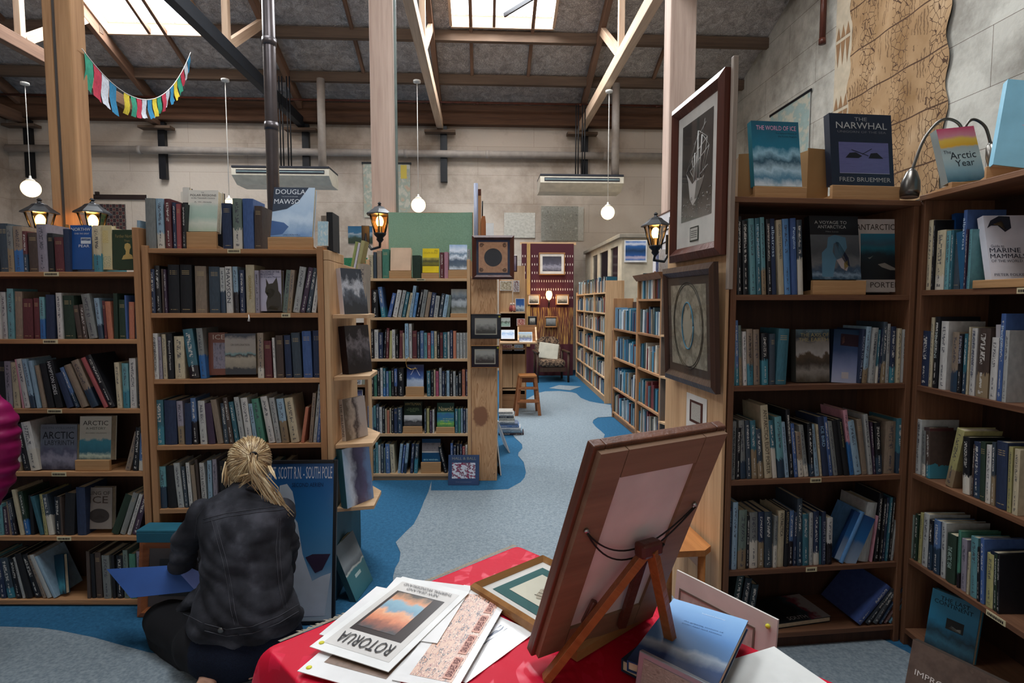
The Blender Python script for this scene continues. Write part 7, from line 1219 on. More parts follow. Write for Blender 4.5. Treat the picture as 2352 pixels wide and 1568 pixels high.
def card(px0, px1, py0, py1, Y, mat, label, name='display_card', cat='card', tilt=12, T=0.004):
    a, b_ = at_y(px0, py1, Y), at_y(px1, py0, Y); th = thing(name, label, cat, Matrix.Translation(a) @ Matrix.Rotation(-R(tilt), 4, 'X')); W, H = b_.x-a.x, b_.z-a.z
    MB().box(0, W, 0, T, 0, H).build('board', WHITE, th); mb = MB(); mb.quad((0.006, -0.0008, 0.006), (W-0.006, -0.0008, 0.006), (W-0.006, -0.0008, H-0.006), (0.006, -0.0008, H-0.006)); mb.build('print', mat, th); return th
BLP = art('blue_peak', [(0, '2c3c4c'), (0.3, 'b8c4cc'), (0.5, '2c5c9c'), (1, '24508c')], 4, 0.3)
card(1184, 1205, 685, 715, YU-0.0, BLP, 'blue mountain book standing on the pine cupboard shelf', 'display_book', 'book', 6, 0.02)
card(1150, 1172, 729, 750, YU+0.02, art('green_card', [(0.3, '9cbcac'), (0.5, '4c5c4c'), (0.7, 'c8d4cc')], 4, 0.5), 'small pale green card under the pine cupboard shelf')
card(1187, 1206, 731, 748, YU+0.02, art('red_card', [(0.4, 'd8b09c'), (0.55, 'a84440')], 5, 0.6, 'n'), 'small red and cream card beside the pale green card')
card(1151, 1182, 752, 778, YU-0.16, art('blue_sketch', [(0.3, 'c8d4e4'), (0.6, '8cacd0'), (0.8, 'd8e0e8')], 3, 0.5), 'pale blue sheet lying on the sloping counter', tilt=40)
card(1190, 1223, 758, 785, YU-0.28, art('boat_photo', [(0, 'c8ccd0'), (0.25, '4c5c8c'), (0.45, '6c6c64'), (0.7, 'a8a898'), (1, '8cacc8')], 6, 0.4), 'photograph of a blue boat on the sloping counter', tilt=35)
card(1153, 1176, 791, 805, YU+0.02, art('red_script', [(0.45, 'c8a8a0'), (0.55, '7c3438')], 8, 0.7, 'n'), 'small red patterned card on the lower cupboard shelf')
card(1181, 1202, 791, 805, YU+0.02, art('blue_small', [(0.4, 'c8d8e4'), (0.6, '7ca4c4')], 6, 0.6, 'n'), 'small pale blue card on the lower cupboard shelf')
card(1148, 1176, 645, 667, YU-0.005, art('cat_box', [(0.4, 'c8bca4'), (0.6, '8c7a5c')], 6, 0.6, 'n'), 'small cream card pinned at the top of the pine cupboard', tilt=0)
card(1179, 1193, 644, 670, YU-0.005, art('white_red_logo', [(0.4, 'd4d0cc'), (0.6, '7c4848')], 5, 0.7, 'n'), 'white and red leaflet pinned beside the cream card on the pine cupboard', tilt=0)
for k, (px, hx) in enumerate(((1174, '8c4040'), (1180, 'b87060'))):
    p = at_y(px, 714, YU-0.0); t = thing('figurine', ('darker', 'lighter')[k] + ' red little figurine on the pine cupboard shelf', 'figurine', Matrix.Translation(p)); q = plain('figurine_%d' % k, hx)
    MB().lathe([(0.028, 0), (0.03, 0.04), (0.015, 0.08)], 10).build('body', q, t); MB().ball((0, 0, 0.095), 0.018, 10, 7).build('head', plain('fig_head', 'd8c0b0'), t)
fr_on(Plane(0, 7.6, 0), 1178, 1188, 586, 624, 0, fw=0.01, depth=0.02, fmat=FRAME_BR, mat_mat=DKM, mw=0.004, pic=art('mauve', [(0.3, '6c5c70'), (0.6, '9c8c98')], 4, 0.5), label='narrow framed picture seen edge-on right of the square brown frame', glazed=False)
# step stool
ps = at_z(1213, 955, 0); t = thing('step_stool', 'wooden step stool standing in the aisle beside the pine cupboard', 'stool', Matrix.Translation((ps.x, ps.y, 0)) @ Matrix.Rotation(R(4), 4, 'Z'))
SW = wood('stool_wood', 'a86c44', '7c4a2c', 'Z', 10, 0.4); hs = at_y(1213, 862, ps.y).z; wt, wb = 0.115, 0.155
MB().box(-wt, wt, 0.0, 0.24, hs-0.03, hs, bev=0.006).build('seat', HON, t)
for s in (-1, 1):
    beam((s*wb, 0.0, 0.0), (s*wt*0.86, 0.02, hs-0.031), 0.028, 0.04, 'leg', SW, parent=t); beam((s*wb, 0.34, 0.0), (s*wt*0.86, 0.22, hs-0.031), 0.028, 0.04, 'leg', SW, parent=t)
for f_, d_ in ((0.35, 0.10), (0.68, 0.05)):
    w_ = wb+(wt*0.86-wb)*f_; MB().box(-w_-0.005, w_+0.005, -0.02, d_+0.03, hs*f_-0.012, hs*f_+0.012, bev=0.003).build('step', SW, t)
MB().box(-wt*0.9, wt*0.9, 0.2, 0.215, hs-0.12, hs-0.035).build('back_rail', SW, t)
# shelf items glimpsed between the end panel and the central bookcase
PQ = Plane(0, 5.2, 0); xq0, xq1 = PQ.uz(806, 800)[0], PQ.uz(842, 800)[0]
t = thing('bookcase', 'narrow pine shelf unit glimpsed behind the end panel, left of the central bookcase', 'bookcase', PQ.mat(0, 0, 0))
zq = [PQ.uz(820, y)[1] for y in (1085, 1005, 935, 884, 758, 722, 688, 630)]
MB().box(xq1-0.02, xq1, 0, 0.3, 0, 1.85).build('side_panel', PINEV, t); MB().box(xq0-0.35, xq0-0.33, 0, 0.3, 0, 1.85).build('side_panel', PINEV, t)
for z in zq[1:]: MB().box(xq0-0.33, xq1-0.02, 0, 0.28, z-0.02, z).build('shelf', PINE, t)
MB().box(xq0-0.33, xq1-0.02, 0.28, 0.3, 0.05, 1.3).build('back_panel', BACKW, t)
for k, (a, b_, z, h, hx, lab) in enumerate(((822, 828, zq[7], 0.30, '9caa4c', 'yellow-green book leaning on the top shelf of the narrow unit'), (829, 834, zq[7], 0.29, 'd8d0dc', 'white book leaning on the top shelf of the narrow unit'), (835, 843, zq[7], 0.31, 'a8a060', 'olive book leaning on the top shelf of the narrow unit'), (822, 828, zq[5], 0.20, 'c8ccd0', 'pale book leaning on the third shelf of the narrow unit'), (822, 834, zq[3], 0.24, 'b8c4b0', 'pale green book upright on the fourth shelf of the narrow unit'))):
    p0_, p1_ = PQ.uz(a, 700)[0], PQ.uz(b_, 700)[0]; tl = R(12) if k < 4 else 0; Wk = p1_-p0_
    spine_book(PQ.mat(p1_-0.08*(k < 4), 0.02, z+0.001) @ Matrix.Rotation(tl, 4, 'Y') @ Matrix.Translation((-Wk/2, 0, 0)), Wk, 0.16, h, hx, 'p', lab, 'paperback_book', 'books on the narrow pine unit', parts=False)
card(807, 832, 895, 934, 5.21, art('snow_climber', [(0, 'a8acc4'), (0.3, '6c7090'), (0.5, 'b8bcd0'), (0.8, '54587c')], 5, 0.5), 'lilac snow climber book on the narrow unit', 'display_book', 'book', 6, 0.02)
card(804, 830, 865, 883, 5.21, art('penguin_dots', [(0.45, 'c8ccd0'), (0.55, '2c3440')], 8, 0.7, 'n'), 'black and white penguin card on the narrow unit')
# ================================================================== THE RED TABLE
TZ = 0.75
B0 = at_z(1188, 1252, TZ); Lc = at_z(612, 1486, TZ); Rc = at_z(1900, 1560, TZ)
e1 = (Lc-B0); L1 = e1.length; e1.normalize(); e2 = (Rc-B0).normalized(); L2 = 1.15
RED, nt, b = newmat('red_damask'); L = nt.links; tc = N(nt, 'ShaderNodeTexCoord')
n1 = N(nt, 'ShaderNodeTexNoise', i_Scale=6.0, i_Detail=2.0, i_Distortion=3.0); L.new(tc.outputs['Object'], n1.inputs['Vector']); wv = N(nt, 'ShaderNodeTexWave', i_Scale=3.0, i_Distortion=9.0, i_Detail=2.0); L.new(tc.outputs['Object'], wv.inputs['Vector'])
ml = N(nt, 'ShaderNodeMath', operation='MULTIPLY'); L.new(ramp(nt, n1.outputs['Fac'], [(0.48, (0, 0, 0, 1)), (0.52, (1, 1, 1, 1))]), ml.inputs[0]); L.new(ramp(nt, wv.outputs['Fac'], [(0.45, (0, 0, 0, 1)), (0.5, (1, 1, 1, 1))]), ml.inputs[1])
L.new(ramp(nt, ml.outputs[0], [(0, hexc('c20a2c')), (1, hexc('cf1438'))]), b.inputs['Base Color']); L.new(ramp(nt, ml.outputs[0], [(0, (0.6,)*3+(1,)), (1, (0.38,)*3+(1,))]), b.inputs['Roughness']); b.inputs['Specular IOR Level'].default_value = 0.18
n3 = N(nt, 'ShaderNodeTexNoise', i_Scale=9.0, i_Detail=4.0); L.new(tc.outputs['Object'], n3.inputs['Vector']); bp = N(nt, 'ShaderNodeBump'); bp.inputs['Strength'].default_value = 0.5; bp.inputs['Distance'].default_value = 0.012; L.new(n3.outputs['Fac'], bp.inputs['Height']); L.new(bp.outputs[0], b.inputs['Normal'])
th = thing('table', 'foreground table wholly covered by the red damask cloth', 'table', Matrix.Translation((B0.x, B0.y, 0)))
def TP(a, b_, z=TZ): return B0 + e1*a + e2*b_ + Vector((0, 0, z-TZ))
O = Vector((B0.x, B0.y, 0))
mb = MB(); q = [TP(0.01, 0.01), TP(L1-0.01, 0.01), TP(L1-0.01, L2-0.01), TP(0.01, L2-0.01)]
mb.add([p-O-Vector((0, 0, 0.012)) for p in q]+[p-O-Vector((0, 0, 0.035)) for p in q], [(0, 1, 2, 3), (7, 6, 5, 4), (0, 4, 5, 1), (1, 5, 6, 2), (2, 6, 7, 3), (3, 7, 4, 0)]); mb.build('table_top', PINE, th)
for a, b_ in ((0.06, 0.06), (L1-0.06, 0.06), (L1-0.06, L2-0.06), (0.06, L2-0.06)):
    p = TP(a, b_)-O; MB().tube([(p.x, p.y, 0), (p.x, p.y, TZ-0.036)], 0.022, 8).build('leg', PINEV, th)
# cloth: top and hanging sides as one sheet (ring parametrisation)
def drape(nm, mat, label, over, drop, z_top, edge_out, cat):
    g = []; nseg = []
    per = [(0, 0, L1, 0, 'a'), ]
    corners = [(0, 0), (L1, 0), (L1, L2), (0, L2)]; pts = []
    for k in range(4):
        a, b_ = corners[k], corners[(k+1) % 4]; n = 26 if k % 2 == 0 else 40
        for i in range(n): s = i/n; pts.append((a[0]+(b_[0]-a[0])*s, a[1]+(b_[1]-a[1])*s))
    cx, cy = L1/2, L2/2; n = len(pts); vs = [TP(cx, cy, z_top)]; rings = 0
    for f in (0.25, 0.5, 0.75, 0.92, 1.0):
        vs += [TP(cx+(x-cx)*f, cy+(y-cy)*f, z_top + 0.0012*math.sin(x*23+y*17)*(1 if f < 1 else 0)) for x, y in pts]; rings += 1
    for j, dz in enumerate((0.004, 0.02, 0.1, 0.22, 0.34, drop)):
        for i, (x, y) in enumerate(pts):
            cn = min(math.hypot(x-c[0], y-c[1]) for c in corners)
            out = edge_out*(0.5 if j == 0 else 1) + min(1, j/3)*0.016*(1+math.sin(i*0.75+1)) + (0.018*min(1, j/2)*math.exp(-(cn/0.05)**2))
            nx_ = (-1 if x <= 1e-6 else 0) + (1 if x >= L1-1e-6 else 0); ny_ = (-1 if y <= 1e-6 else 0) + (1 if y >= L2-1e-6 else 0)
            vs.append(TP(x+nx_*out, y+ny_*out, z_top-dz))
        rings += 1
    fs = [(0, 1+i, 1+(i+1) % n) for i in range(n)] + [(1+r*n+i, 1+(r+1)*n+i, 1+(r+1)*n+(i+1) % n, 1+r*n+(i+1) % n) for r in range(rings-1) for i in range(n)]
    mb = MB(); mb.add(vs, fs, smooth=True); o = mb.build(nm, mat); tag(o, label, cat); md = o.modifiers.new('s', 'SUBSURF'); md.levels = 2; md.render_levels = 2; return o
drape('tablecloth', RED, 'red damask tablecloth over the foreground table', 0, 0.45, TZ, 0.003, 'tablecloth')
q = [TP(-0.012, 0.02, TZ-0.006), TP(-0.0, 0.5, TZ-0.006)]
mb = MB(); 
for k in range(60): a = k*0.011+0.02; mb.add([TP(a, -0.004, TZ-0.001), TP(a+0.009, -0.004, TZ-0.001), TP(a+0.008, -0.03-0.004*(k % 3), TZ-0.012), TP(a+0.001, -0.03-0.004*(k % 2), TZ-0.012)], [(0, 1, 2, 3)])
mb.add([TP(0.0, 0.0, TZ-0.0005), TP(L1-0.03, 0.0, TZ-0.0005), TP(L1-0.03, -0.014, TZ-0.004), TP(0.0, -0.02, TZ-0.004)], [(0, 1, 2, 3)])
o = mb.build('woven_fringe', weave('straw_fringe', '6c6458', '9a9080', 200)); tag(o, 'grey-beige fringe of an under-cloth showing along the back edge of the red table', 'fringe')
SHEETWH = {}
def sheet(c3, z, label, pic=None, pr=None, texts=(), T=0.0015, base='e2e0de', dots=(), extra=None, name='art_print', cat='print'):
    """c3: pixel corners origin, +x corner, +y corner of a flat sheet lying at height z"""
    A, X, Y = [at_z(px, py, z+T) for px, py in c3]; ex, ey = X-A, Y-A; W = ex.length; ex.normalize(); ey = (ey - ex*ey.dot(ex)); H = ey.length; ey.normalize(); ez = ex.cross(ey)
    M = Matrix((ex, ey, ez)).transposed().to_4x4(); M.translation = A; s = 1 if ez.z > 0 else -1
    t = thing(name, label, cat, M)
    MB().box(0, W, 0, H, -s*T, 0).build('sheet', plain('paper_'+base, base, 0.12), t)
    for k, (x0, x1, y0, y1, m) in enumerate(pic or []): mb = MB(); mb.quad((x0*W, y0*H, s*0.0004*(k+1)), (x1*W, y0*H, s*0.0004*(k+1)), (x1*W, y1*H, s*0.0004*(k+1)), (x0*W, y1*H, s*0.0004*(k+1))); mb.build('printed_picture', m, t)
    for (tx_, x, y, w_, h_, hx) in texts:
        vs, fs = text_geo(tx_, 0.01); mb = MB(); mb.add([((x+w_*u)*W, (y+h_*v)*H, s*0.0025) for u, v in vs], fs); mb.build('lettering', plain('ink_'+hx, hx), t)
    SHEETWH[t.name] = (W, H, s)
    for (x, y) in dots: mb = MB(); mb.lathe([(0.006, 0), (0.006, 0.0006)], 12, Matrix.Translation((x*W, y*H, 0 if s > 0 else -0.001))); mb.build('price_dot', plain('yellow_dot', 'd8c420', 0.5), t)
    return t
z = TZ+0.0015; dz = 0.0026
SEP = art('sepia_photo', [(0.2, '3c2c24'), (0.5, '7c6454'), (0.8, '5a4438')], 4, 0.5, 'n')
STR = art('zebra_wave', [(0.0, 'e0e0e4'), (0.40, 'e0e0e4'), (0.42, '4c5468'), (0.52, '4c5468'), (0.54, 'e0e0e4')], 1.0, 0.9, 'n', sx=2.2, sy=9, detail=1.0)
sheet([(1228, 1452), (1070, 1568), (1075, 1365)], z, 'white sheet with dark wave lines in clear wrap, rightmost of the print pile', pic=[(0.12, 0.9, 0.25, 0.9, STR)])
sheet([(1152, 1405), (1030, 1500), (1040, 1330)], z+dz, 'white sheet with a grey corner sketch in the print pile, under the stamp sheet', pic=[(0.2, 0.8, 0.2, 0.7, art('soft_grey', [(0.3, 'c8c8cc'), (0.6, 'a8a8ac')], 3, 0.4))])
sheet([(733, 1456), (865, 1346), (1000, 1500)], z+2*dz, 'plain white mount board edge showing at the left of the print pile')
sheet([(892, 1600), (683, 1540), (1110, 1440)], z+3*dz, 'sepia picture in a white mount at the bottom left of the print pile', pic=[(0.15, 0.85, 0.15, 0.85, SEP)], dots=[(0.93, 0.06)])
STP = art('stamp_strip', [(0.3, 'c8a088'), (0.45, '7c3c40'), (0.5, 'd8b49c'), (0.6, '3c3440'), (0.7, 'd09878')], 10, 0.9, 'n', interp='CONSTANT')
t = sheet([(1045, 1590), (900, 1560), (1102, 1348)], z+4*dz, 'white sheet with rows of red and pink NEW ZEALAND stamps in the print pile', pic=[(0.12, 0.8, 0.06, 0.9, STP)])
mbl = MB()
W_, H_, sg = SHEETWH[t.name]
vsn, fsn = text_geo('NEW ZEALAND', 0.01)
for k in range(4):
    bb = MB(); bb.add([(W_*0.16, H_*(0.08+0.21*k), sg*0.0012), (W_*0.30, H_*(0.08+0.21*k), sg*0.0012), (W_*0.30, H_*(0.26+0.21*k), sg*0.0012), (W_*0.16, H_*(0.26+0.21*k), sg*0.0012)], [(0, 1, 2, 3)]); bb.build('stamp_label', plain('ink_cf9c8c', 'cf9c8c'), t)
    mbl = MB(); mbl.add([(W_*(0.18+0.1*v), H_*(0.245+0.21*k - 0.15*u), sg*0.002) for u, v in vsn], fsn); mbl.build('stamp_lettering', plain('ink_5a2c34', '5a2c34'), t)
sheet([(1085, 1346), (911, 1325), (960, 1470)], z+5*dz, 'white mount with a pale landscape strip just under the ROTORUA print', pic=[(0.12, 0.85, 0.1, 0.28, art('desert_strip', [(0.3, 'b8b0a4'), (0.5, '8c8070'), (0.8, 'c0b8ac')], 4, 0.4))])
ROT = art('orange_landscape', [(0.0, '2c2c30'), (0.16, '8c4c38'), (0.3, 'd07c54'), (0.45, 'dca078'), (0.55, '6c93a8'), (0.72, '7ca4b4'), (0.8, 'd08c60'), (0.92, '8a6a50'), (1, '34302c')], 3.2, 0.22)
RO = sheet([(892, 1542), (711, 1484), (1072, 1358)], z+6*dz, 'ROTORUA travel poster in a white mount, topmost of the print pile on the red table', base='e6e5e2',
      pic=[(0.08, 0.92, 0.07, 0.93, plain('poster_paper', 'cfcbc6', 0.2)), (0.16, 0.84, 0.26, 0.80, plain('dark_tree', '2c2424', 0.3)), (0.30, 0.80, 0.31, 0.79, ROT)], texts=[('ROTORUA', 0.16, 0.22, 0.68, -0.11, '1c1c20'), ('NEW ZEALAND', 0.3, 0.86, 0.45, -0.03, '4c4c50'), ("THERMAL WONDERLAND", 0.15, 0.91, 0.7, -0.032, '4c4c50')], dots=[(0.93, 0.06)])
# flat framed drawing with a teal mount
A_, Xc_, Yc_ = at_z(1080, 1337, TZ+0.032), at_z(1247, 1270, TZ+0.032), at_z(1242, 1452, TZ+0.032)
ex = (Xc_-A_); Wf = ex.length; ex.normalize(); ey = (Yc_-A_); ey -= ex*ey.dot(ex); ey.normalize(); Hf = 0.37
# local frame(): x right, z up the picture, y into the table
zz_ = -ey; yy = Vector((0, 0, -1)); xx = yy.cross(zz_)
Mf = Matrix((xx, yy, zz_)).transposed().to_4x4(); org = A_ + ey*Hf if xx.dot(ex) > 0 else A_ + ey*Hf + ex*Wf; Mf.translation = org
TEALM = plain('teal_mount', '2f5a58', 0.7)
def whale(t, x0, x1, z0, z1, y):
    W, H = x1-x0, z1-z0; mb = MB(); cx, cz = x0+W*0.5, z0+H*0.62
    mb.add([(cx+W*0.3*math.cos(a/12*PI)*(1+0.15*math.sin(a*1.3)), y, cz+H*0.13*math.sin(a/12*PI)*(1+0.1*math.cos(a*2.1))) for a in range(24)], [list(range(24))]); mb.build('drawn_whale', plain('ink_a89c88', 'a89c88'), t)
    mb = MB()
    for q_ in range(5): mb.tube([(cx+W*(-0.25+0.12*q_), y-0.0004, cz-H*0.08), (cx+W*(-0.2+0.12*q_), y-0.0004, cz), (cx+W*(-0.25+0.12*q_), y-0.0004, cz+H*0.1)], 0.0008, 4)
    mb.build('drawn_lines', plain('ink_6c6254', '6c6254'), t)
tt_ = frame(Mf, Wf, Hf, 0.016, 0.029, FRAME_GOLD, plain('mount_white', 'cfcac2', 0.6), 0.025, TEALM, 'oak-framed whale drawing with a teal mount lying flat on the red table', extra=lambda t, x0, x1, z0, z1, y: (MB().add([(x0+0.03, y, z0+0.03), (x1-0.03, y, z0+0.03), (x1-0.03, y, z1-0.03), (x0+0.03, y, z1-0.03)], [(0, 1, 2, 3)]).build('drawing', plain('ink_c8c2ae', 'c8c2ae'), t), whale(t, x0+0.03, x1-0.03, z0+0.03, z1-0.03, y-0.001)), back=False)
# big frame on the easel, seen from behind
BL = Vector((0.0512, 1.109, 0.775)); ex = Vector((math.cos(R(29.5)), math.sin(R(29.5)), 0)); Wb = 0.314
TLp = Vector((0.1483, 0.9373, 1.2464)); up = (TLp-BL); up -= ex*up.dot(ex); Hb = up.length; up.normalize(); yv = up.cross(ex)
Mb = Matrix((ex, yv, up)).transposed().to_4x4(); Mb.translation = BL
BKW = wood('picture_back_wood', '8a6a52', '664c3a', 'X', 6, 0.6); EDG = wood('carved_edge', '6e4430', '46281c', 'Z', 16, 0.4)
t = thing('framed_picture', 'large wooden picture frame seen from behind, leaning on the small easel', 'picture', Mb)
fwd = 0.062
for (a0, a1, b0, b1) in ((0, fwd, 0, Hb), (Wb-fwd, Wb, 0, Hb), (fwd, Wb-fwd, 0, fwd), (fwd, Wb-fwd, Hb-fwd, Hb)): MB().box(a0+0.002, a1-0.002 if a1 > Wb-0.01 else a1, 0.0, 0.012, b0+0.002 if b0 == 0 else b0, b1-0.002 if b1 > Hb-0.01 else b1).build('back_rail', BKW, t)
for (a0, a1, b0, b1) in ((-0.006, 0.02, -0.006, Hb+0.006), (Wb-0.02, Wb+0.006, -0.006, Hb+0.006), (0.02, Wb-0.02, -0.006, 0.02), (0.02, Wb-0.02, Hb-0.02, Hb+0.006)): MB().box(a0, a1, 0.0125, 0.034, b0, b1, bev=0.003).build('front_moulding', EDG, t)
MB().box(fwd-0.004, Wb-fwd+0.004, 0.0065, 0.011, fwd-0.004, Hb-fwd+0.004).build('backing_card', plain('backing_card', 'c9bdb6', 0.8), t)
mb = MB(); mb.quad((0.02, 0.026, 0.02), (0.02, 0.026, Hb-0.02), (Wb-0.02, 0.026, Hb-0.02), (Wb-0.02, 0.026, 0.02)); mb.build('picture', MAPR, t)
WIRE = plain('dark_cord', '17130f', 0.6)
mb = MB(); za_, zb2_ = Hb*0.60, Hb*0.60
for k, sag in enumerate((0.075, 0.098)): mb.tube([(0.02+(Wb-0.04)*i/20, -0.005-0.003*math.sin(i/20*PI)-0.002*k, Hb*0.66 - sag*(1-(2*i/20-1)**2)) for i in range(21)], 0.0017, 6)
mb.tube([(Wb*0.62+0.01*i, -0.012, Hb*0.645-0.098*(1-(2*(0.62+0.033*i)-1)**2)+0.003*math.sin(i*2.2)) for i in range(5)], 0.003, 6)
mb.build('hanging_cord', WIRE, t)
for x in (0.02, Wb-0.02): mb = MB(); mb.lathe([(0.005, 0), (0.005, 0.003), (0.003, 0.006)], 10, Matrix.Translation((x, -0.001, Hb*0.665)) @ Matrix.Rotation(PI/2, 4, 'X')); mb.tube([(x, -0.004, Hb*0.665), (x+0.006 if x < 0.1 else x-0.006, -0.006, Hb*0.658)], 0.002, 6); mb.build('screw_eye', plain('steel', 'a8a8a4', 0.3, 0.9), t)
EW = wood('easel_wood', '9c6236', '70401f', 'Z', 12, 0.35)
apex = Mb @ Vector((Wb*0.56, -0.024, Hb*0.535)); fL = at_z(1253, 1560, TZ+0.004); fR = at_z(1548, 1506, TZ+0.004)
t = thing('table_easel', 'small brown wooden easel holding the large frame on the red table', 'easel', Matrix.Translation(apex)); I_ = -apex
o = beam(apex+I_, fL+I_, 0.022, 0.016, 'leg', EW, parent=t); o = beam(apex+I_+Vector((0.006, -0.006, 0)), fR+I_, 0.020, 0.018, 'leg', EW, parent=t)
mid = Mb @ Vector((Wb*0.66, 0.07, 0.01)); mid.z = TZ+0.004; beam(apex+I_+Vector((0.0, 0.012, 0)), Mb @ Vector((Wb*0.64, -0.012, 0.03))+I_, 0.018, 0.012, 'leg', FRAME_BR, parent=t)
MB().box(-0.026, 0.026, -0.016, 0.014, -0.014, 0.016, bev=0.006, M=Matrix.Rotation(math.atan2(ex.y, ex.x), 4, 'Z')).build('hinge_block', FRAME_BR, t)
pg_ = Mb @ Vector((Wb*0.28, -0.012, Hb*0.22))+I_; MB().box(-0.007, 0.007, -0.01, 0.008, -0.025, 0.03, bev=0.004, M=Matrix.Translation(pg_) @ Matrix.Rotation(R(25), 4, 'Y')).build('support_peg', FRAME_BR, t)
# blue book, papers and small frame at the right of the table
def lying(c, z, T, base, label, pic, texts=(), **k):
    A, X, Y = [at_z(px, py, z+T) for px, py in c]; ex = (X-A); W = ex.length; ex.normalize(); ey = Y-A; ey -= ex*ey.dot(ex); H = ey.length; ey.normalize()
    # front_book local: x right, z up, y into (down). need ex x? right-handed: x=ex, z=ey, y = z cross x
    yv = ey.cross(ex); M = Matrix((ex, yv, ey)).transposed().to_4x4(); M.translation = A
    return front_book(M, W, H, T, base, label, arts=[(0, 1, 0, 1, pic)] if pic else (), texts=texts, **k)
SEAC = art('blue_sea_book', [(0, '0f2c54'), (0.2, '1c4880'), (0.32, 'b0c0d0'), (0.38, '5a86b8'), (0.6, '5c8cc4'), (1, '8cb4dc')], 2.2, 0.1)
lying([(1440, 1515), (1640, 1590), (1580, 1384)], TZ+0.03, 0.022, '1f4470', 'large blue sea-covered book lying on the right corner of the red table', SEAC, texts=[('Icebound Journey', 0.45, 0.88, 0.3, 0.03, 'c8d8e8'), ('the gripping account of', 0.3, 0.70, 0.5, 0.02, '2c4c78'), ('polar seas and storms', 0.3, 0.66, 0.5, 0.02, '2c4c78')])
lying([(1427, 1512), (1560, 1580), (1560, 1420)], TZ+0.002, 0.026, '23384c', 'dark book lying under the large blue sea-covered book', None)
sheet([(1900, 1568), (1700, 1640), (1732, 1498)], TZ+0.0015, 'plain white paper at the far right corner of the red table', base='d8d8d4', name='paper_sheet', cat='paper')
pq = at_z(1560, 1590, TZ+0.002); M = Matrix.Translation(at_z(1478, 1530, TZ+0.03)) @ Matrix.Rotation(R(-42), 4, 'Z') @ Matrix.Rotation(-R(20), 4, 'X')
t = thing('framed_print', 'small grey-edged frame leaning near the easel foot, cut by the lower frame edge', 'picture', Matrix.Translation(Vector((pq.x-0.09, pq.y-0.01, TZ+0.002))) @ Matrix.Rotation(R(-45), 4, 'Z') @ Matrix.Rotation(-R(12), 4, 'X'))
MB().box(0, 0.2, 0, 0.012, 0, 0.085, bev=0.002).build('frame_moulding', plain('silver_grey', '9aa0a8', 0.3, 0.4), t); mb = MB(); mb.quad((0.012, -0.001, 0.01), (0.188, -0.001, 0.01), (0.188, -0.001, 0.075), (0.012, -0.001, 0.075)); mb.build('picture', MAPG, t)
# mounted map leaning behind the table corner
a_, b_ = at_z(1552, 1309, 0.74), at_z(1784, 1424, 0.74); ex = b_-a_; Wm = ex.length; ex.normalize(); t = thing('mounted_map', 'white-mounted old map with a yellow pin leaning behind the right corner of the red table', 'map')
nrm = Vector((-ex.y, ex.x, 0)); M = Matrix((ex, nrm, Vector((0, 0, 1)))).transposed().to_4x4(); M.translation = a_ - Vector((0, 0, 0.74)) + nrm*(-0.06); M.translation.z = 0.002
t.matrix_world = M @ Matrix.Rotation(-R(5), 4, 'X')
MB().box(0, Wm, 0, 0.006, 0, 0.74).build('mount_board', plain('mount_white', 'cfcac2', 0.6), t); mb = MB(); mb.quad((0.02, -0.001, 0.12), (Wm-0.06, -0.001, 0.12), (Wm-0.06, -0.001, 0.69), (0.02, -0.001, 0.69)); mb.build('map_print', MAPL, t)
mb = MB(); e = 0.004
for a0, a1, b0, b1 in ((0.015, Wm-0.055, 0.69, 0.695), (0.015, 0.020, 0.12, 0.69), (Wm-0.06, Wm-0.055, 0.12, 0.69)): mb.box(a0, a1, -0.002, -0.001, b0, b1)
mb.build('map_border', plain('ink_6c6458', '6c6458'), t); mb = MB(); mb.ball((Wm-0.022, -0.003, 0.715), 0.006, 10, 6); mb.build('yellow_pin', plain('yellow_dot', 'd8c420', 0.5), t)
# brown landscape board at the bottom right
a_, b_ = at_y(2032, 1568, 1.55), at_y(2060, 1470, 1.55); t = thing('improbable_book', 'brown cliff-covered book lettered IMPROBABLE at the lower right corner', 'book', Matrix.Translation((at_y(2062, 1470, 1.62).x, 1.62, at_y(2062, 1470, 1.62).z-0.36)) @ Matrix.Rotation(R(-62), 4, 'Z') @ Matrix.Rotation(-R(14), 4, 'X'))
IMP = art('brown_cliff', [(0.2, '2c241f'), (0.45, '5c4c42'), (0.6, '4a3c34'), (0.8, '7c6858')], 5, 0.5, 'n')
MB().box(0, 0.3, 0, 0.025, 0, 0.35).build('cover', plain('cover_3c322c', '3c322c'), t); mb = MB(); mb.quad((0, -0.001, 0), (0.3, -0.001, 0), (0.3, -0.001, 0.35), (0, -0.001, 0.35)); mb.build('cover_picture', IMP, t)
mb = MB(); add_text(mb, 'IMPROBABLE', 0.02, 0.255, 0.15, 0.016, y=-0.002); mb.build('cover_lettering', plain('ink_c8c0b8', 'c8c0b8'), t)
t = thing('low_crate', 'plain dark crate holding the brown cliff-covered book at the lower right', 'crate', Matrix.Translation((1.08, 1.66, 0)) @ Matrix.Rotation(R(-62), 4, 'Z')); MB().box(0, 0.42, 0, 0.3, 0, 0.0).build('base', BACKW, t)
zcr = at_y(2062, 1470, 1.62).z-0.362
for k in list(t.children): bpy.data.objects.remove(k)
MB().box(0, 0.42, 0, 0.3, max(0.02, zcr-0.02), max(0.03, zcr)).build('top_board', BACKW, t)
for x, y in ((0, 0), (0.39, 0), (0, 0.27), (0.39, 0.27)): MB().box(x, x+0.03, y, y+0.03, 0, max(0.02, zcr-0.02)).build('leg', BACKW, t)
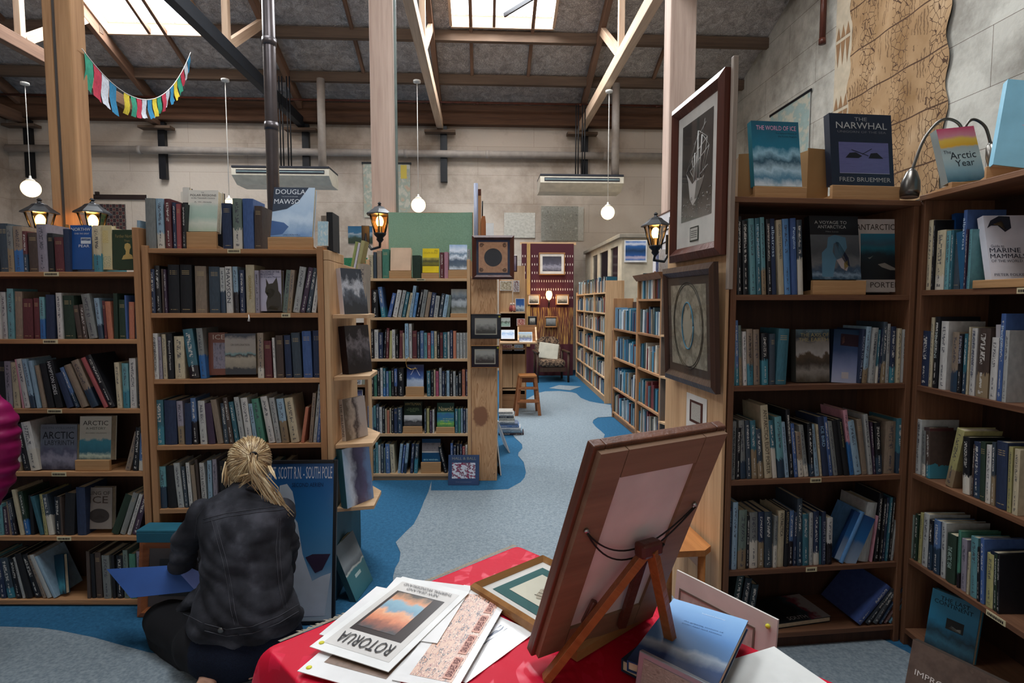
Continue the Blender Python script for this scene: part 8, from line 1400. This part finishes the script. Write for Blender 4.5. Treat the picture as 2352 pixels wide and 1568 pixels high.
# ------------------------------------------------------------------ things leaning by the woman
PP = Plane(0, YA-0.13, R(2)); ua, _ = PP.uz(585, 1400); ub, zb_ = PP.uz(768, 1416); ztp_ = PA.uz(768, 1056, -0.03)[1]
Wp, Hp = ub-ua, ztp_+0.012
t = thing('framed_poster', 'black-framed blue CAPT SCOTT R.N. SOUTH POLE poster behind the crouching woman', 'poster', PP.mat(ua, 0, 0.002) @ Matrix.Rotation(-R(8), 4, 'X'))
for (a0, a1, b0, b1) in ((0, 0.016, 0, Hp), (Wp-0.016, Wp, 0, Hp), (0.016, Wp-0.016, 0, 0.016), (0.016, Wp-0.016, Hp-0.016, Hp)): MB().box(a0, a1, 0, 0.018, b0, b1, bev=0.002).build('frame_bar', BLACK, t)
mb = MB(); mb.quad((0.016, 0.006, 0.016), (Wp-0.016, 0.006, 0.016), (Wp-0.016, 0.006, Hp-0.016), (0.016, 0.006, Hp-0.016)); mb.build('poster_sheet', art('blue_poster_sky', [(0, 'c8dce6'), (0.2, 'a8c4da'), (0.35, '5c9ac8'), (0.6, '3a86c0'), (0.85, '2068a8'), (1, '185a9c')], 1.6, 0.05), t)
mb = MB(); 
for poly in (((0.02, 0.03), (0.9, 0.03), (0.98, 0.30), (0.85, 0.28), (0.72, 0.25), (0.58, 0.42), (0.5, 0.62), (0.44, 0.66), (0.46, 0.74), (0.42, 0.82), (0.34, 0.87), (0.24, 0.86), (0.2, 0.7), (0.12, 0.5), (0.02, 0.4)),): mb.add([(0.016+x*(Wp-0.032), 0.0052, 0.016+z*(Hp-0.032)) for x, z in poly], [list(range(len(poly)))])
mb.build('iceberg', plain('ink_ccdbe8', 'ccdbe8'), t)
mb = MB(); mb.add([(0.016+x*(Wp-0.032), 0.0046, 0.016+z*(Hp-0.032)) for x, z in ((0.62, 0.4), (0.72, 0.42), (0.97, 0.42), (0.86, 0.32), (0.76, 0.3))], [list(range(5))]); mb.build('dark_islet', plain('ink_352a44', '352a44'), t)
mb = MB(); add_text(mb, 'CAPT. SCOTT R.N. - SOUTH POLE', 0.026, Hp*0.885, Wp-0.05, Hp*0.075, y=0.0045, bold=0.02); mb.build('poster_title', plain('ink_d8e0e8', 'd8e0e8'), t)
mb = MB(); add_text(mb, 'SECOND AERIEN', Wp*0.42, Hp*0.835, Wp*0.4, Hp*0.025, y=0.0045); mb.build('poster_subtitle', plain('ink_142c50', '142c50'), t)
mb = MB(); mb.quad((0.016, 0.003, 0.016), (Wp-0.016, 0.003, 0.016), (Wp-0.016, 0.003, Hp-0.016), (0.016, 0.003, Hp-0.016)); mb.build('glazing', GLASS, t)
pf_ = at_z(312, 1420, 0); Wq = 0.36; zq_ = at_y(330, 1236, pf_.y+0.06).z
frame(Matrix.Translation((pf_.x, pf_.y, 0.003)) @ Matrix.Rotation(-R(7), 4, 'X'), Wq, zq_, 0.045, 0.03, wood('red_pine_frame', 'a0603a', '6c3a20', 'X', 8, 0.3), plain('taupe_mount', '4c4444', 0.6), 0.05, plain('dark_print', '1c1a1c', 0.3), 'reddish wooden framed picture leaning behind the open blue folder')
t = thing('teal_box', 'long teal box lying on top of the reddish framed picture behind the woman', 'box', Matrix.Translation((at_y(346, 1230, YA-0.0).x, YA-0.105, zq_+0.004)))
MB().box(0, 0.34, 0, 0.1, 0, 0.048, bev=0.003).build('box_body', plain('teal_cloth', '1b5468', 0.6), t); MB().box(0.001, 0.339, 0.001, 0.099, 0.0485, 0.06, bev=0.002).build('lid', plain('teal_cloth_light', '256478', 0.6), t)
TB = art('teal_grey_cover', [(0, '2f6a74'), (0.44, '37747c'), (0.47, 'c8ccc4'), (0.5, '5c6468'), (0.6, '8c9498'), (0.8, '4c5458')], 3, 0.06)
pt_ = at_z(818, 1383, 0); front_book(Matrix.Translation((pt_.x, pt_.y, 0.003)) @ Matrix.Rotation(R(83), 4, 'Z') @ Matrix.Rotation(-R(22), 4, 'X'), 0.23, 0.29, 0.03, '2c4c54', 'teal and grey book leaning against the foot of the end panel on the carpet', arts=[(0, 1, 0, 1, TB)], blocks=[([(0.35, 0.3), (0.65, 0.3), (0.65, 0.36), (0.35, 0.36)], 'b8ccc8')])
# ================================================================== PEOPLE
SKIN = plain('skin', 'c79a82', 0.5, scale=30, var=0.06)
def remesh(o, vox, smooth_it=6, mat=None):
    md = o.modifiers.new('r', 'REMESH'); md.mode = 'VOXEL'; md.voxel_size = vox; md.use_smooth_shade = True
    m2 = o.modifiers.new('s', 'SMOOTH'); m2.iterations = smooth_it; m2.factor = 0.5
    bpy.context.view_layer.update(); dg = bpy.context.evaluated_depsgraph_get(); me = bpy.data.meshes.new_from_object(o.evaluated_get(dg)); o.modifiers.clear(); o.data = me
    me.materials.clear(); me.materials.append(mat); me.polygons.foreach_set('use_smooth', [True]*len(me.polygons)); return o
def displace(o, fn):
    me = o.data
    nrm = [v.normal.copy() for v in me.vertices]
    for v, n in zip(me.vertices, nrm): v.co += n*fn(v.co)
    me.update()
DENIM, nt, b = newmat('black_denim'); L = nt.links; tc = N(nt, 'ShaderNodeTexCoord'); n1 = N(nt, 'ShaderNodeTexNoise', i_Scale=9.0, i_Detail=6.0); L.new(tc.outputs['Object'], n1.inputs['Vector']); n2 = N(nt, 'ShaderNodeTexNoise', i_Scale=400.0); L.new(tc.outputs['Object'], n2.inputs['Vector'])
L.new(ramp(nt, n1.outputs['Fac'], [(0.35, hexc('1f1f23')), (0.55, hexc('33343a')), (0.72, hexc('52535b'))]), b.inputs['Base Color']); b.inputs['Roughness'].default_value = 0.9; b.inputs['Specular IOR Level'].default_value = 0.2
bp = N(nt, 'ShaderNodeBump'); bp.inputs['Strength'].default_value = 0.25; bp.inputs['Distance'].default_value = 0.002; L.new(n2.outputs['Fac'], bp.inputs['Height']); L.new(bp.outputs[0], b.inputs['Normal'])
JEANS = weave('dark_jeans', '10141f', '1c2334', 200, big=5.0); BLK = plain('black_trousers', '101014', 0.85); STITCH = plain('grey_stitching', '4e4f55', 0.9)
W0 = at_y(565, 1400, 2.30); Wx = W0.x
def wp(px, py, Y): return at_y(px, py, Y)
wt_ = thing('person', 'woman with blonde ponytail crouching in a black denim jacket, seen from behind', 'person', Matrix.Translation((Wx, 2.3, 0))); IW = Matrix.Translation((-Wx, -2.3, 0))
# jacket
pel = wp(560, 1440, 2.22); ribs = wp(566, 1300, 2.27); chest = wp(560, 1205, 2.33); neck = wp(572, 1130, 2.40)
mb = MB()
mb.tube([wp(566, 1452, 2.22), wp(562, 1425, 2.22), wp(562, 1390, 2.24), wp(568, 1320, 2.27), wp(562, 1250, 2.30), wp(556, 1200, 2.33), wp(560, 1160, 2.36), wp(570, 1128, 2.39), wp(574, 1108, 2.41)],
        [(0.12, 0.205), (0.145, 0.235), (0.15, 0.215), (0.135, 0.18), (0.135, 0.178), (0.13, 0.185), (0.11, 0.18), (0.07, 0.09), (0.055, 0.065)], 20)
shL, shR = wp(468, 1182, 2.36), wp(642, 1178, 2.34)
elL, wrL = wp(416, 1290, 2.44), wp(448, 1330, 2.56)
mb.ball(shL, 0.07, 14, 9); mb.ball(shR, 0.07, 14, 9)
mb.tube([shL+Vector((0.03, 0, 0.01)), shL.lerp(elL, 0.5)+Vector((-0.015, -0.01, 0)), elL, elL.lerp(wrL, 0.6), wrL], [0.072, 0.064, 0.055, 0.046, 0.04], 14)
elR, wrR = wp(650, 1300, 2.44), wp(570, 1340, 2.56)
mb.tube([shR+Vector((-0.03, 0, 0.01)), shR.lerp(elR, 0.5)+Vector((0.01, 0.0, 0)), elR, elR.lerp(wrR, 0.6), wrR], [0.074, 0.066, 0.058, 0.046, 0.04], 14)
# flaring front flap at the left hip
mb.tube([wp(505, 1330, 2.34), wp(450, 1375, 2.36), wp(398, 1402, 2.40)], [(0.05, 0.1), (0.035, 0.09), (0.012, 0.05)], 12); mb.tube([wp(540, 1400, 2.3), wp(470, 1430, 2.3), wp(440, 1440, 2.3)], [(0.06, 0.1), (0.05, 0.06), (0.03, 0.03)], 12)
jk = mb.build('denim_jacket', DENIM, None); remesh(jk, 0.011, 8, DENIM)
def wr(co):
    a = (co.x-Wx); z = co.z
    q = mnoise.noise(co*5)*3
    return 0.010*abs(math.sin(z*48 + a*10 + q + 2*math.sin(a*8)))**0.7 * (0.25+0.75*min(1, max(0, (0.66-z)/0.3))) - 0.006 + 0.005*mnoise.noise(co*14) + 0.006*math.sin(z*26-a*18+1+q)
displace(jk, wr); jbvh = BVHTree.FromPolygons([v.co.copy() for v in jk.data.vertices], [tuple(p.vertices) for p in jk.data.polygons])
jk.data.transform(IW); jk.parent = wt_
def on_jacket(px, py, off=0.0015):
    d = ray(px, py).normalized(); h = jbvh.ray_cast(CAMV, d)
    return h[0]-d*off if h[0] is not None else None
def seam(pts, r=0.0009, name='seam', mat=STITCH, dash=0):
    out = []
    for i in range(len(pts)-1):
        for k in range(12): s = k/12; p = on_jacket(pts[i][0]+(pts[i+1][0]-pts[i][0])*s, pts[i][1]+(pts[i+1][1]-pts[i][1])*s); out.append(p)
    out = [p for p in out if p is not None]
    if len(out) > 3: mb = MB(); mb.tube([p+Vector((-Wx, -2.3, 0)) for p in out], r, 5); mb.build(name, mat, wt_)
for dy in (0, 8): seam([(466, 1192+dy), (520, 1178+dy), (590, 1168+dy), (660, 1160+dy)], name='yoke_seam')
for dx in (0, 9): seam([(486+dx, 1195), (498+dx, 1240), (512+dx, 1290), (522+dx, 1340), (530+dx, 1400), (540+dx, 1440)], name='back_seam')
for dx in (0, 8): seam([(640+dx*0.6, 1190), (634+dx, 1260), (640+dx, 1340), (652+dx, 1400)], name='back_seam')
seam([(468, 1165), (452, 1190), (446, 1240)], name='armhole_seam')
for dy in (0, 16): seam([(470, 1432+dy), (520, 1445+dy), (580, 1438+dy), (640, 1415+dy), (690, 1385+dy)], name='waistband_seam', r=0.0013)
seam([(390, 1398), (430, 1412), (468, 1432)], name='hem_seam')
pb = on_jacket(507, 1447)
if pb: mb = MB(); mb.lathe([(0.011, 0), (0.011, 0.003), (0.006, 0.004)], 14, Matrix.Translation(pb+Vector((-Wx, -2.3, 0))) @ Matrix.Rotation(PI/2, 4, 'X')); mb.build('button', plain('pewter', '6c6a68', 0.3, 0.9), wt_)
# body: neck, head, hands, feet as one surface
hd = wp(572, 1062, 2.44); mb = MB()
mb.tube([neck+Vector((0, 0, -0.05)), neck+Vector((0, 0.01, 0.03)), hd+Vector((0, 0, -0.05))], [0.055, 0.05, 0.06], 12); mb.ball(hd, 0.088, 18, 12, sc=(0.86, 1.08, 1.16)); mb.ball(hd+Vector((0.0, 0.06, -0.055)), 0.05, 12, 8, sc=(0.8, 1, 0.9))
mb.ball(hd+Vector((0, 0.098, -0.01)), 0.014, 8, 6, sc=(0.7, 1.2, 1.5))
for s in (-1, 1): mb.ball(hd+Vector((s*0.08, 0.0, -0.01)), 0.02, 8, 6, sc=(0.35, 0.8, 1.3))
for wr_, s in ((wrL, -1), (wrR, 1)):
    el_ = elL if s < 0 else elR; d = (wr_-el_).normalized(); palm = wr_ + d*0.07 + Vector((-0.02*s*0, 0, -0.005)); side = d.cross(Vector((0, 0, 1))).normalized()
    mb.tube([wr_-d*0.03, wr_+d*0.03, palm, wr_+d*0.09], [(0.024, 0.028), (0.02, 0.034), (0.016, 0.042), (0.013, 0.04)], 12)
    for k, (off, ln_) in enumerate(((-0.03, 0.062), (-0.01, 0.075), (0.01, 0.07), (0.029, 0.055))):
        b0 = wr_+d*0.085+side*off; mb.tube([b0, b0+d*ln_*0.45+Vector((0, 0, -0.004)), b0+d*ln_*0.8+Vector((0, 0, -0.02)), b0+d*ln_+Vector((0, 0, -0.036))], [0.0095, 0.009, 0.008, 0.0065], 8)
    tb = wr_+d*0.03+side*(0.03*s*-1); mb.tube([tb, tb+d*0.03+side*(0.022*-s), tb+d*0.06+side*(0.026*-s)+Vector((0, 0, -0.01))], [0.012, 0.0105, 0.008], 8)
# feet tucked behind, soles towards the camera
fA = wp(486, 1548, 2.10)
for dx, yy_ in ((0.0, 0.0), (0.13, 0.07)):
    f0 = Vector((fA.x+dx, 2.16+yy_, 0.055)); mb.tube([f0+Vector((0, 0.22, 0.03)), f0+Vector((0.0, 0.08, 0.01)), f0+Vector((-0.005, 0.0, 0.0)), f0+Vector((-0.012, -0.06, -0.005)), f0+Vector((-0.015, -0.085, -0.008))], [0.04, (0.032, 0.036), (0.03, 0.036), (0.028, 0.042), (0.016, 0.03)], 12)
    for q_ in range(5): mb.ball(f0+Vector((-0.045+0.017*q_, -0.1+0.006*abs(q_-3), -0.018)), 0.011 if q_ else 0.012, 8, 6, sc=(0.8, 1.3, 1))
bd = mb.build('body', SKIN, None); remesh(bd, 0.0055, 3, SKIN); bd.data.transform(IW); bd.parent = wt_
# face details
F_ = hd+Vector((-Wx, -2.3, 0)); mb = MB()
for s in (-1, 1): mb.ball(F_+Vector((s*0.03, 0.085, 0.005)), 0.011, 8, 6)
mb.build('eyes', plain('eye_white', 'e0dcd8', 0.2), wt_); MB().ball(F_+Vector((0, 0.098, -0.055)), 0.018, 8, 5, sc=(1, 0.4, 0.3)).build('mouth', plain('lips', 'a85c58', 0.4), wt_)
# trousers
mb = MB(); hip = wp(545, 1490, 2.24)
mb.ball(wp(545, 1478, 2.24), 0.19, 18, 12, sc=(1.12, 0.9, 0.72)); mb.ball(wp(628, 1468, 2.24), 0.12, 14, 10, sc=(1, 1, 0.95)); mb.ball(wp(470, 1475, 2.24), 0.12, 14, 10, sc=(1, 1, 0.9))
mb.tube([wp(490, 1465, 2.28), wp(430, 1440, 2.34), wp(385, 1425, 2.40), wp(365, 1420, 2.46)], [0.12, 0.105, 0.09, 0.07], 16)      # left thigh forward-left
kneeL = wp(374, 1425, 2.45); mb.tube([kneeL, wp(385, 1480, 2.4), wp(440, 1510, 2.26), Vector((fA.x, 2.2, 0.07))], [0.075, 0.068, 0.062, 0.045], 14)
mb.tube([wp(620, 1460, 2.3), wp(630, 1430, 2.40), wp(615, 1420, 2.5)], [0.115, 0.095, 0.075], 16); mb.tube([wp(615, 1425, 2.5), wp(625, 1455, 2.4), Vector((fA.x+0.15, 2.36, 0.08)), Vector((fA.x+0.13, 2.30, 0.07))], [0.07, 0.062, 0.055, 0.045], 14)
tr = mb.build('trousers', BLK, None); remesh(tr, 0.011, 8, BLK)
displace(tr, lambda c: 0.004*mnoise.noise(c*11)); 
for v in tr.data.vertices: v.co.z = max(v.co.z, 0.008)
tr.data.materials.append(JEANS)
for p in tr.data.polygons:
    if (p.center.x > wp(470, 1450, 2.24).x) and p.center.z > 0.0 and p.center.y < 2.5: p.material_index = 1
tr.data.transform(IW); tr.parent = wt_
# hair: cap, strands drawn back to the tie, ponytail
HAIR, nt, b = newmat('blonde_hair'); L = nt.links; tc = N(nt, 'ShaderNodeTexCoord'); oi = N(nt, 'ShaderNodeNewGeometry')
L.new(ramp(nt, oi.outputs['Random Per Island'], [(0, hexc('7a5f42')), (0.3, hexc('a98a60')), (0.65, hexc('d0b488')), (1, hexc('f0dcb4'))]), b.inputs['Base Color']); b.inputs['Roughness'].default_value = 0.38; b.inputs['Specular IOR Level'].default_value = 0.5
tie = wp(583, 1048, 2.33) + Vector((-Wx, -2.3, 0)); cen = F_ + Vector((0, 0, 0.005))
mb = MB(); mb.ball(cen, 0.094, 22, 16, sc=(0.9, 1.05, 1.14)); cap = mb.build('hair_cap', plain('hair_under', '7c5f3d', 0.6), wt_)
random.seed(8); mb = MB()
def surf(d): d = d.normalized(); return cen + Vector((d.x*0.094*0.93, d.y*0.094*1.08, d.z*0.094*1.17))
td = (tie-cen).normalized()
for k in range(360):
    a = 2*PI*k/360 + random.uniform(-0.02, 0.02); reach = random.uniform(1.35, 1.75) if math.sin(a) > -0.3 else random.uniform(0.9, 1.25)
    u = td.orthogonal().normalized(); v = td.cross(u); dr = u*math.cos(a)+v*math.sin(a)
    # angle with vertical to keep hair off the neck
    pts = []; rr = []
    for j in range(9):
        th_ = reach*(1-j/8)+0.10; d = td*math.cos(th_)+dr*math.sin(th_); lift = 1.0+0.02*math.sin(j+k)+0.02*random.random()
        pts.append(cen+(surf(d)-cen)*lift); rr.append(0.0016+0.0012*math.sin(PI*j/8))
    pts.append(tie + Vector((random.uniform(-1, 1)*0.006, -0.006, random.uniform(-1, 1)*0.006))); rr.append(0.0015); mb.tube(pts, rr, 4, caps=False)
P_ = lambda px, py, Y: wp(px, py, Y) + Vector((-Wx, -2.3, 0))
for k in range(170):
    s = random.random(); spread = random.gauss(0, 1); e_ = random.random()
    endx = 590 + 60*s + random.gauss(0, 7) + (12 if s > 0.5 else 0); endy = 1110 + 75*s + random.gauss(0, 8)
    if random.random() < 0.18: endx, endy = 560+random.gauss(0, 12), 1105+random.gauss(0, 10)
    p0 = tie+Vector((random.gauss(0, 0.007), -0.012, random.gauss(0, 0.006))); m1 = P_(588+6*spread, 1085, 2.285+0.01*random.random()); m2 = P_((588+endx)/2+8*spread, (1085+endy)/2, 2.29+0.01*random.random()); p3 = P_(endx, endy, 2.30)
    cs = [p0, p0.lerp(m1, 0.5)+Vector((0, -0.01, 0.006)), m1, m2, m2.lerp(p3, 0.6), p3]; mb.tube(cs, [0.003, 0.0034, 0.0032, 0.0026, 0.0016, 0.0005], 4, caps=False)
for (sx, sy, ex_, ey_) in ((525, 1060, 515, 1115), (527, 1075, 530, 1125), (535, 1085, 545, 1128), (522, 1068, 519, 1108), (618, 1070, 632, 1098), (540, 1090, 552, 1122)):
    for q_ in range(9): j = random.gauss(0, 3); mb.tube([P_(sx+j, sy, 2.42), P_((sx+ex_)/2+j*1.3, (sy+ey_)/2, 2.385), P_(ex_+j*0.8, ey_+j, 2.37)], [0.003, 0.0026, 0.0006], 4, caps=False)
mb.build('hair', HAIR, wt_)
MB().tube([tie+Vector((0.013*math.cos(a/8*PI), -0.004+0.004*math.sin(a*1.1), 0.017*math.sin(a/8*PI))) for a in range(17)], 0.0065, 8).build('hair_tie', BLACK, wt_)
mb = MB(); mb.tube([P_(530, 1150, 2.36), P_(545, 1128, 2.36), P_(575, 1118, 2.35), P_(610, 1122, 2.35), P_(628, 1142, 2.35)], [(0.012, 0.02)]*5, 8); mb.build('collar', DENIM, wt_)
# open blue folder she holds
fc = [at_z(245, 1307, 0.30), at_z(396, 1298, 0.34), at_z(450, 1357, 0.26), at_z(300, 1373, 0.24)]
t = thing('open_folder', 'open blue folder held over the knees by the crouching woman', 'folder')
BLF = plain('blue_folder', '2b4c88', 0.7)
def leaf(nm, q, mat):
    mb = MB(); n = (q[1]-q[0]).cross(q[3]-q[0]).normalized()*0.0015; mb.add([p for p in q]+[p-n for p in q], [(0, 1, 2, 3), (7, 6, 5, 4), (0, 4, 5, 1), (1, 5, 6, 2), (2, 6, 7, 3), (3, 7, 4, 0)]); return mb.build(nm, mat, t)
leaf('left_leaf', fc, BLF); leaf('right_leaf', [fc[1], at_z(402, 1287, 0.36), at_z(480, 1322, 0.31), fc[2]], plain('blue_folder_inner', '6878b4', 0.6))
# second person at the left edge in a magenta puffer jacket
MAG = plain('magenta_nylon', '8a1552', 0.35, var=0.08)
Yp = 2.25; p_el = wp(-20, 1030, Yp); t = thing('person', 'person in a magenta quilted puffer jacket at the left edge, only a sleeve in view', 'person', Matrix.Translation((p_el.x-0.25, Yp, 0))); IP = Matrix.Translation((-(p_el.x-0.25), -Yp, 0)); bx = p_el.x-0.25
def puff(pts, rads, n_per=3):
    mb = MB(); P = []; Rr = []
    for i in range(len(pts)-1):
        for k in range(8): s = k/8; P.append(Vector(pts[i]).lerp(Vector(pts[i+1]), s)); r = rads[i]+(rads[i+1]-rads[i])*s; Rr.append(r*(0.84+0.20*abs(math.sin(PI*(k+0.5)/4*1.0+i*PI))))
    mb.tube(P, Rr, 22); return mb
shp = Vector((bx-0.06, Yp+0.02, 1.36)); 
mb = puff([shp, (wp(-22, 960, Yp)), wp(-14, 1020, Yp), wp(-22, 1090, Yp), wp(-46, 1150, Yp), wp(-56, 1185, Yp)], [0.085, 0.085, 0.088, 0.085, 0.07, 0.05])
b2 = puff([(bx-0.28, Yp, 0.78), (bx-0.28, Yp, 0.9), (bx-0.28, Yp, 1.02), (bx-0.28, Yp, 1.14), (bx-0.28, Yp, 1.26), (bx-0.28, Yp, 1.4), (bx-0.28, Yp, 1.48)], [0.2, 0.21, 0.2, 0.2, 0.2, 0.17, 0.08]); mb.v, nb = mb.v, len(mb.v); mb.f += [[i+nb for i in f] for f in b2.f]; mb.v += b2.v; mb.mi += b2.mi; mb.sm += b2.sm
b3 = puff([(bx-0.50, Yp+0.02, 1.36), (bx-0.54, Yp, 1.15), (bx-0.54, Yp+0.05, 0.95), (bx-0.5, Yp+0.16, 0.85)], [0.085, 0.085, 0.08, 0.06]); nb = len(mb.v); mb.f += [[i+nb for i in f] for f in b3.f]; mb.v += b3.v; mb.mi += b3.mi; mb.sm += b3.sm
o = mb.build('puffer_jacket', MAG, None); remesh(o, 0.010, 4, MAG); displace(o, lambda c: 0.004*mnoise.noise(c*16)+0.003*math.sin(c.z*120+c.x*20)); o.data.transform(IP); o.parent = t
mb = MB(); mb.tube([(bx-0.28, Yp, 1.45), (bx-0.28, Yp, 1.56)], [0.06, 0.055], 12); mb.ball((bx-0.28, Yp+0.01, 1.66), 0.095, 16, 11, sc=(0.82, 1, 1.2)); mb.ball((bx-0.28, Yp+0.11, 1.65), 0.015, 8, 6, sc=(0.7, 1.2, 1.5))
hw = wp(-58, 1195, Yp); mb.tube([hw, hw+Vector((-0.005, 0.01, -0.09))], [(0.028, 0.02), (0.036, 0.016)], 10)
for k in range(4): b0 = hw+Vector((-0.025+0.016*k, 0.01, -0.085)); mb.tube([b0, b0+Vector((0, 0.012, -0.04)), b0+Vector((0, 0.03, -0.065))], [0.0095, 0.009, 0.007], 8)
mb.tube([hw+Vector((0.02, 0.01, -0.03)), hw+Vector((0.035, 0.02, -0.08))], [0.011, 0.009], 8)
mb.tube([(bx-0.37, Yp, 0.1), (bx-0.37, Yp, 0.7)], [0.05, 0.07], 12); mb.tube([(bx-0.19, Yp, 0.1), (bx-0.19, Yp, 0.7)], [0.05, 0.07], 12); mb.tube([(bx-0.28, Yp, 0.65), (bx-0.28, Yp, 1.5)], [0.13, 0.1], 12)
bd = mb.build('body', SKIN, None); remesh(bd, 0.009, 3, SKIN); bd.data.transform(IP); bd.parent = t
mb = MB()
for s in (-1, 1): mb.tube([(bx-0.28+s*0.09, Yp, 0.08), (bx-0.28+s*0.09, Yp, 0.45), (bx-0.28+s*0.08, Yp, 0.82)], [0.07, 0.08, 0.11], 14, M=IP)
mb.build('trousers', BLK, t); mb = MB()
for s in (-1, 1): mb.ball((bx-0.28+s*0.09, Yp+0.05, 0.045), 0.05, 12, 8, M=IP, sc=(0.9, 2.4, 0.9))
mb.build('shoes', BLACK, t); MB().ball((bx-0.28, Yp-0.01, 1.69), 0.102, 16, 11, M=IP, sc=(0.86, 1.0, 1.14)).build('hair', plain('brown_hair', '4a3424', 0.5), t)
# ------------------------------------------------------------------ tidy labels: at most sixteen words
for o in bpy.data.objects:
    if o.get('label'):
        for a_, b_ in (('leaning ', ''), (' of the ', ' of '), ('on the ', 'on '), (' thick ', ' '), ('the ', '')):
            if len(o['label'].replace('-', ' ').split()) <= 16: break
            o['label'] = o['label'].replace(a_, b_, 1)
